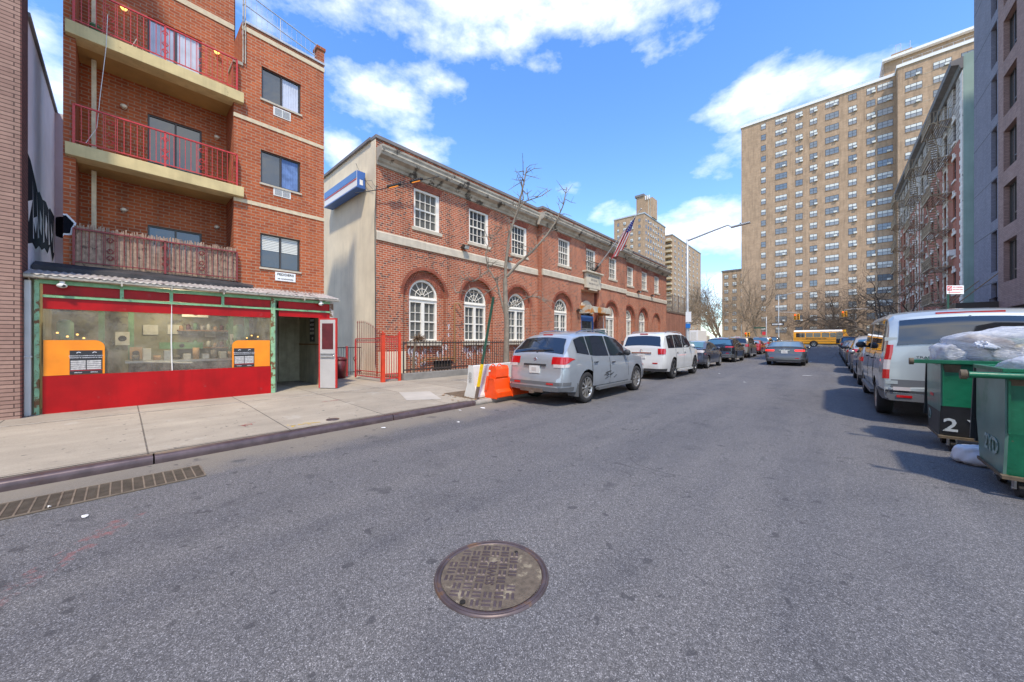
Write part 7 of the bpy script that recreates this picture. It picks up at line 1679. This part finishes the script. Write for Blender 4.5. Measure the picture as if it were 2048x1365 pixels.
for k in range(40):
    c = Vector((-6.35 + R.gauss(0, .35), 5.3 + R.gauss(0, .18), .12)); s = R.uniform(.008, .035); mb.add([c + Vector((s * cos(t + k), s * sin(t + k), R.uniform(0, .02))) for t in (0, 1.8, 3.4, 5)], [(0, 1, 2, 3)])
o = part('debris', mb, 'leafbrown', rec=False); o['kind'] = 'stuff'
# ------------------------------------------------------------ dumpsters
def dumpster(loc, label, text, low):
    E = thing('dumpster', label, 'dumpster', loc, 'green wheeled dumpsters by the right kerb', world=False); WORLD[E.name] = None
    Wd, Dp, zb, zt = 1.85, .80, .2, 1.16       # x 0..Wd, y 0..Dp (front at y=0)
    mb = MB(); t = .02; pr = [(.0, zb), (Dp - .12, zb), (Dp, .62), (Dp + .0, zt), (-.06, zt), (-.06, .6)]
    for x0 in (0, Wd - t): mb = MB(); mb.prism(pr, lambda u, v: (x0, u, v), lambda u, v: (x0 + t, u, v)); part('end_wall', mb, 'bin_worn', E)
    mb = MB(); 
    fr_ = [(-.0, zb), (-.06, .6), (-.06, zt)]; bk = [(Dp - .12, zb), (Dp, .62), (Dp, zt)]
    def sheet(pp, sgn): 
        for i in range(len(pp) - 1):
            a, b = pp[i], pp[i + 1]; mb.add([(t, a[0], a[1]), (Wd - t, a[0], a[1]), (Wd - t, b[0], b[1]), (t, b[0], b[1])], [(0, 1, 2, 3)]); mb.add([(t, a[0] + sgn * .02, a[1]), (Wd - t, a[0] + sgn * .02, a[1]), (Wd - t, b[0] + sgn * .02, b[1]), (t, b[0] + sgn * .02, b[1])], [(0, 1, 2, 3)])
    sheet(fr_, 1); sheet(bk, -1); mb.box((t, 0, zb), (Wd - t, Dp - .12, zb + .02))
    for x in (.02, .32, .95, 1.55, Wd - .05): mb.bar((x, -.068, .6), (x, -.068, zt), .035, .015)
    part('front_panel', mb, 'bin_green', E, rec=False)
    mb = MB(); mb.bar((-.25, -.10, zt + .015), (Wd + .25, -.10, zt + .015), .045, .05) if low else mb.tube([(-.22, -.12, zt - .03), (.35, -.12, zt - .03)], .03, 10)
    mb.box((-.02, -.08, zt), (Wd + .02, -.04, zt + .035)); mb.box((-.02, Dp - .02, zt), (Wd + .02, Dp + .02, zt + .035)); mb.box((-.02, -.04, zt), (.02, Dp - .02, zt + .034)); mb.box((Wd - .02, -.04, zt), (Wd + .02, Dp - .02, zt + .034)); part('rim', mb, 'bin_green', E, bev=.005)
    mb = MB(); mb.cyl((-.27, -.12, zt - .03), .045, .04, 12, 0, 'x') if not low else mb.cyl((-.28, -.10, zt + .015), .045, .04, 12, 0, 'x'); part('trunnion', mb, 'bin_rust', E)
    mb = MB(); mb.prism([(.0, zt - .22), (-.06, zt - .02), (-.12, zt - .02)], lambda u, v: (.02, u, v), lambda u, v: (.16, u, v)); mb.box((-.02, -.075, zb - .02), (Wd, -.02, zb + .01)); mb.box((-.015, -.02, zb - .02), (.03, Dp - .1, zb + .01)); part('gusset', mb, 'bin_rust', E)
    if low:
        mb = MB(); mb.add([(.0, -.0035 - .0, zb + .01), (Wd, -.0035, zb + .01), (Wd, -.0635, .6), (.0, -.0635, .6)], [(0, 1, 2, 3)]); mb.add([(-.003, .0, zb + .01), (-.003, Dp - .12, zb + .01), (-.003, Dp - .04, .52), (-.003, -.05, .52)], [(0, 1, 2, 3)]); part('black_patch', mb, 'bin_black', E, rec=False)
    tl = (zb - .6) / (-.06) ; 
    def FP(x, y, z): yy = -.06 * (y - zb) / .4 if y < .6 else -.06; return (x, yy - .008 - z, y)
    if low: tm = text_mb('2 Y D', .24, lambda x, y, z: FP(.34 + x, .345 + y, z), .004, True, sx=1.1)
    else: tm = text_mb('2YD', .22, lambda x, y, z: (-.006 - z, .30 - x, .42 + y), .004, True)
    part('stencil', tm, 'stencil' if low else 'stencil_faint', E, rec=False)
    if low: tm = text_mb('D', .2, lambda x, y, z: (-.008 - z, .55 - x, .40 + y), .004, True); part('stencil', tm, 'stencil_faint', E, rec=False); mb = MB(); mb.box((-.006, .35, .68), (-.003, .55, .72)); part('red_sticker', mb, 'sign_red', E)
    # black plastic lid hanging open behind
    mb = MB(); mb.bar((.02, Dp + .07, zt + .0), (.02, Dp + .22, zt - .82), .03, .05, up=(1, 0, 0)); 
    for x0, x1 in ((.03, Wd / 2 - .01), (Wd / 2 + .01, Wd + .1)): mb.add([(x0, Dp + .05, zt + .02), (x1, Dp + .05, zt + .02), (x1, Dp + .20, zt - .85), (x0, Dp + .20, zt - .85), (x0, Dp + .09, zt + .02), (x1, Dp + .09, zt + .02), (x1, Dp + .24, zt - .85), (x0, Dp + .24, zt - .85)], [(0, 1, 2, 3), (4, 5, 6, 7), (0, 4, 5, 1), (1, 5, 6, 2), (2, 6, 7, 3), (3, 7, 4, 0)])
    part('lid', mb, 'bin_lid', E)
    for x, y in ((.12, .10), (.12, Dp - .22), (Wd - .15, .10), (Wd - .15, Dp - .22)):
        mb = MB(); mb.cyl((x - .022, y, .075), .075, .045, 20, 0, 'x'); c_ = part('caster', mb, 'rubber', E); mb = MB(); mb.box((x - .04, y - .03, .07), (x - .026, y + .04, .185)); mb.box((x + .026, y - .03, .07), (x + .04, y + .04, .185)); mb.box((x - .05, y - .04, .18), (x + .05, y + .06, .199)); mb.cyl((x - .05, y, .075), .014, .1, 8, 0, 'x'); part('fork', mb, 'galvanised', c_)
    return E
d1 = dumpster((1.07, 7.25, 0), 'green dumpster with black painted base stencilled 2 YD, nearer the van', '', True)
d2 = dumpster((1.19, 5.50, 0), 'green dumpster with worn grey side nearest the camera', '', False)
mb = MB(); mb.tube([(.72 - .35, -.1, 1.14), (.30, -.12, .9), (.27, -.11, .6), (.30, -.1, .45), (.36, -.1, .3)], .008, 6); part('hose', mb, 'sign_white', d2)
mb = MB(); mb.add([(.18, -.072, .62), (.26, -.072, .60), (.29, -.072, .72), (.24, -.072, .78), (.2, -.072, .7)], [(0, 1, 2, 3, 4)]); part('rust_patch', mb, 'bin_rust', d2, rec=False)
mb = MB(); mb.sphere((.36, -.12, .98), .045, 10, 6); mb.sphere((.33, -.12, .93), .02, 8, 6, 1); part('taped_knob', mb, ['yellow', 'sign_white'], d2)
def bag(label, c, sz, seed, mat='bag_clear', knot=None, group=None, cat='rubbish bag'):
    E = thing('rubbish_bag', label, cat, c, group); R = random.Random(seed); mb = MB(); seg, rg = 46, 28; rows = []
    ph = [R.uniform(0, 6) for _ in range(12)]
    for i in range(rg + 1):
        a = pi * i / rg; row = []
        for k in range(seg):
            b_ = 2 * pi * k / seg; n = Vector((sin(a) * cos(b_), sin(a) * sin(b_), cos(a)))
            f = 1 + .06 * sin(3 * b_ + ph[0] + 2 * a) * sin(a) + .05 * sin(5 * a + ph[1] + b_) + .028 * sin(9 * b_ + ph[2] + 6 * a) + .02 * sin(14 * b_ - 5 * a + ph[3]) + .015 * sin(23 * b_ + 9 * a + ph[5]) + .012 * sin(17 * a + 11 * b_ + ph[4])
            sg = lambda v, e: math.copysign(abs(v) ** e, v)
            row.append((c[0] + sz[0] * sg(n.x, .8) * f, c[1] + sz[1] * sg(n.y, .8) * f, c[2] + sz[2] * sg(n.z, .75) * f))
        rows.append(row) if len(rows) <= rg else None
    mb.grid(rows, 0, True, True); part('bag', mb, mat, E, rec=False)
    if mat == 'bag_clear':
        cm_ = MB()
        for q in range(16):
            p_ = (c[0] + sz[0] * R.uniform(-.62, .62), c[1] + sz[1] * R.uniform(-.5, .5), c[2] + sz[2] * R.uniform(-.5, .45)); s_ = R.uniform(.05, .11) * (sz[2] / .18); cm_.sphere(p_, s_, 8, 6, q % 5, (R.uniform(.8, 1.8), 1, R.uniform(.5, 1)))
        part('contents', cm_, ['cardboard', 'interior_green', 'paper', 'ink_grey', 'yellow'], E, rec=False)
    if knot:
        k0 = Vector(knot); kb = MB()
        for q in range(9):
            a = q * .7; kb.tube([k0, k0 + Vector((.05 * cos(a), .05 * sin(a), .02)), k0 + Vector((-.10 + .05 * cos(a), -.02 + .06 * sin(a), .07 + .03 * sin(a)))], [.010, .014, .022], 6)
        kb.sphere(tuple(k0), .022, 8, 6)
        part('knot', kb, mat, E, rec=False)
    return E
GB = 'rubbish bags heaped on the dumpsters'
bag('large clear rubbish bag with a knotted neck lying on the farther dumpster', (1.80, 7.50, 1.36), (.66, .36, .25), 1, knot=(1.48, 7.16, 1.34), group=GB)
bag('small crumpled clear bag at the left end of the farther dumpster', (1.27, 7.52, 1.27), (.26, .27, .17), 2, group=GB)
bag('clear rubbish bag in the far right of the farther dumpster', (2.6, 7.6, 1.38), (.45, .34, .28), 5, group=GB)
bag('pale bluish rubbish bag filling the nearer dumpster', (2.0, 5.95, 1.18), (.66, .33, .20), 3, group=GB)
bag('small white plastic bag slumped on the road between the dumpsters', (1.28, 6.72, .10), (.19, .15, .12), 4, mat='bag_white')
tp = thing('tarpaulin', 'blue folded tarpaulin draped over the rubbish on the farther dumpster', 'tarpaulin', (2.3, 7.8, 1.5)); rows = []; R = random.Random(9)
for i in range(19):
    u = i / 18; row = []
    for k in range(15): v = k / 14; row.append((1.85 + 1.1 * u, 7.62 + .5 * v, 1.40 + .20 * u + .05 * sin(pi * u) + .10 * sin(pi * v) + .018 * sin(11 * v + 7 * u) + .012 * sin(19 * u - 5 * v)))
    rows.append(row)
mb = MB(); mb.grid(rows, 0, True); mb.grid([rows[0], [(p[0] - .01, p[1], p[2] - .06) for p in rows[0]]], 0); mb.grid([[r_[0] for r_ in rows], [(r_[0][0], r_[0][1] - .02, r_[0][2] - .10) for r_ in rows]], 0); part('sheet', mb, 'tarp', tp, rec=False)
cbx = thing('cardboard_sheet', 'brown cardboard flap sticking up from the nearer dumpster', 'cardboard', (1.75, 5.6, 1.15)); mb = MB(); mb.prism([(1.50, 1.17), (1.72, 1.27), (2.05, 1.29), (2.15, 1.17)], lambda u, v: (u, 5.53, v), lambda u, v: (u, 5.545, v)); part('sheet', mb, 'cardboard', cbx)
# white box van beyond the yard wall
wv = thing('box_lorry', 'white box lorry parked beyond the brick yard wall by the lamp', 'lorry', (-12.5, 47, .35)); mb = MB(); mb.box((-13.4, 46, .9), (-11.7, 50, 2.7)); part('cargo_box', mb, 'sign_white', wv, bev=.03); mb = MB(); mb.box((-13.3, 50.02, .7), (-11.8, 51.8, 2.1)); part('cab', mb, 'paint_white', wv, bev=.08); mb = MB(); mb.box((-13.2, 45.985, 1.0), (-12.6, 45.999, 2.5)); mb.box((-12.5, 45.985, 1.0), (-11.9, 45.999, 2.5)); part('rear_door', mb, 'concrete_white', wv)
tm_, rm_ = wheel_mesh(.42, .25, 6, 'rim')
for x in (-13.1, -12.0):
    for y in (47.2, 50.8): o = link('wheel', tm_); o.parent = wv; o.location = Vector((x, y, .6)) - Vector(WORLD[wv.name]); o.rotation_euler.z = 0 if x > -12.5 else pi; q = link('rim', rm_); q.parent = o
mb = MB(); mb.box((-13.1, 46, .6), (-12.0, 51, .88)); part('chassis', mb, 'well', wv)
# park railing and low white posts far left
pf = thing('park_fence', 'pale post and rail fence before the bare trees at the junction', 'fence', (-26, 95, .7)); mb = MB()
for k in range(26): mb.box((-38 + k * 1.4, 98.7, .6), (-37.85 + k * 1.4, 98.8, 2.7 if k < 16 else 1.6))
for z in (1.0, 1.5): mb.box((-38, 98.72, z), (0, 98.78, z + .05))
part('posts', mb, 'ink_grey', pf)
# keep category and label only on top-level things
for o in list(bpy.data.objects):
    if o.type in ('CAMERA', 'LIGHT'): continue
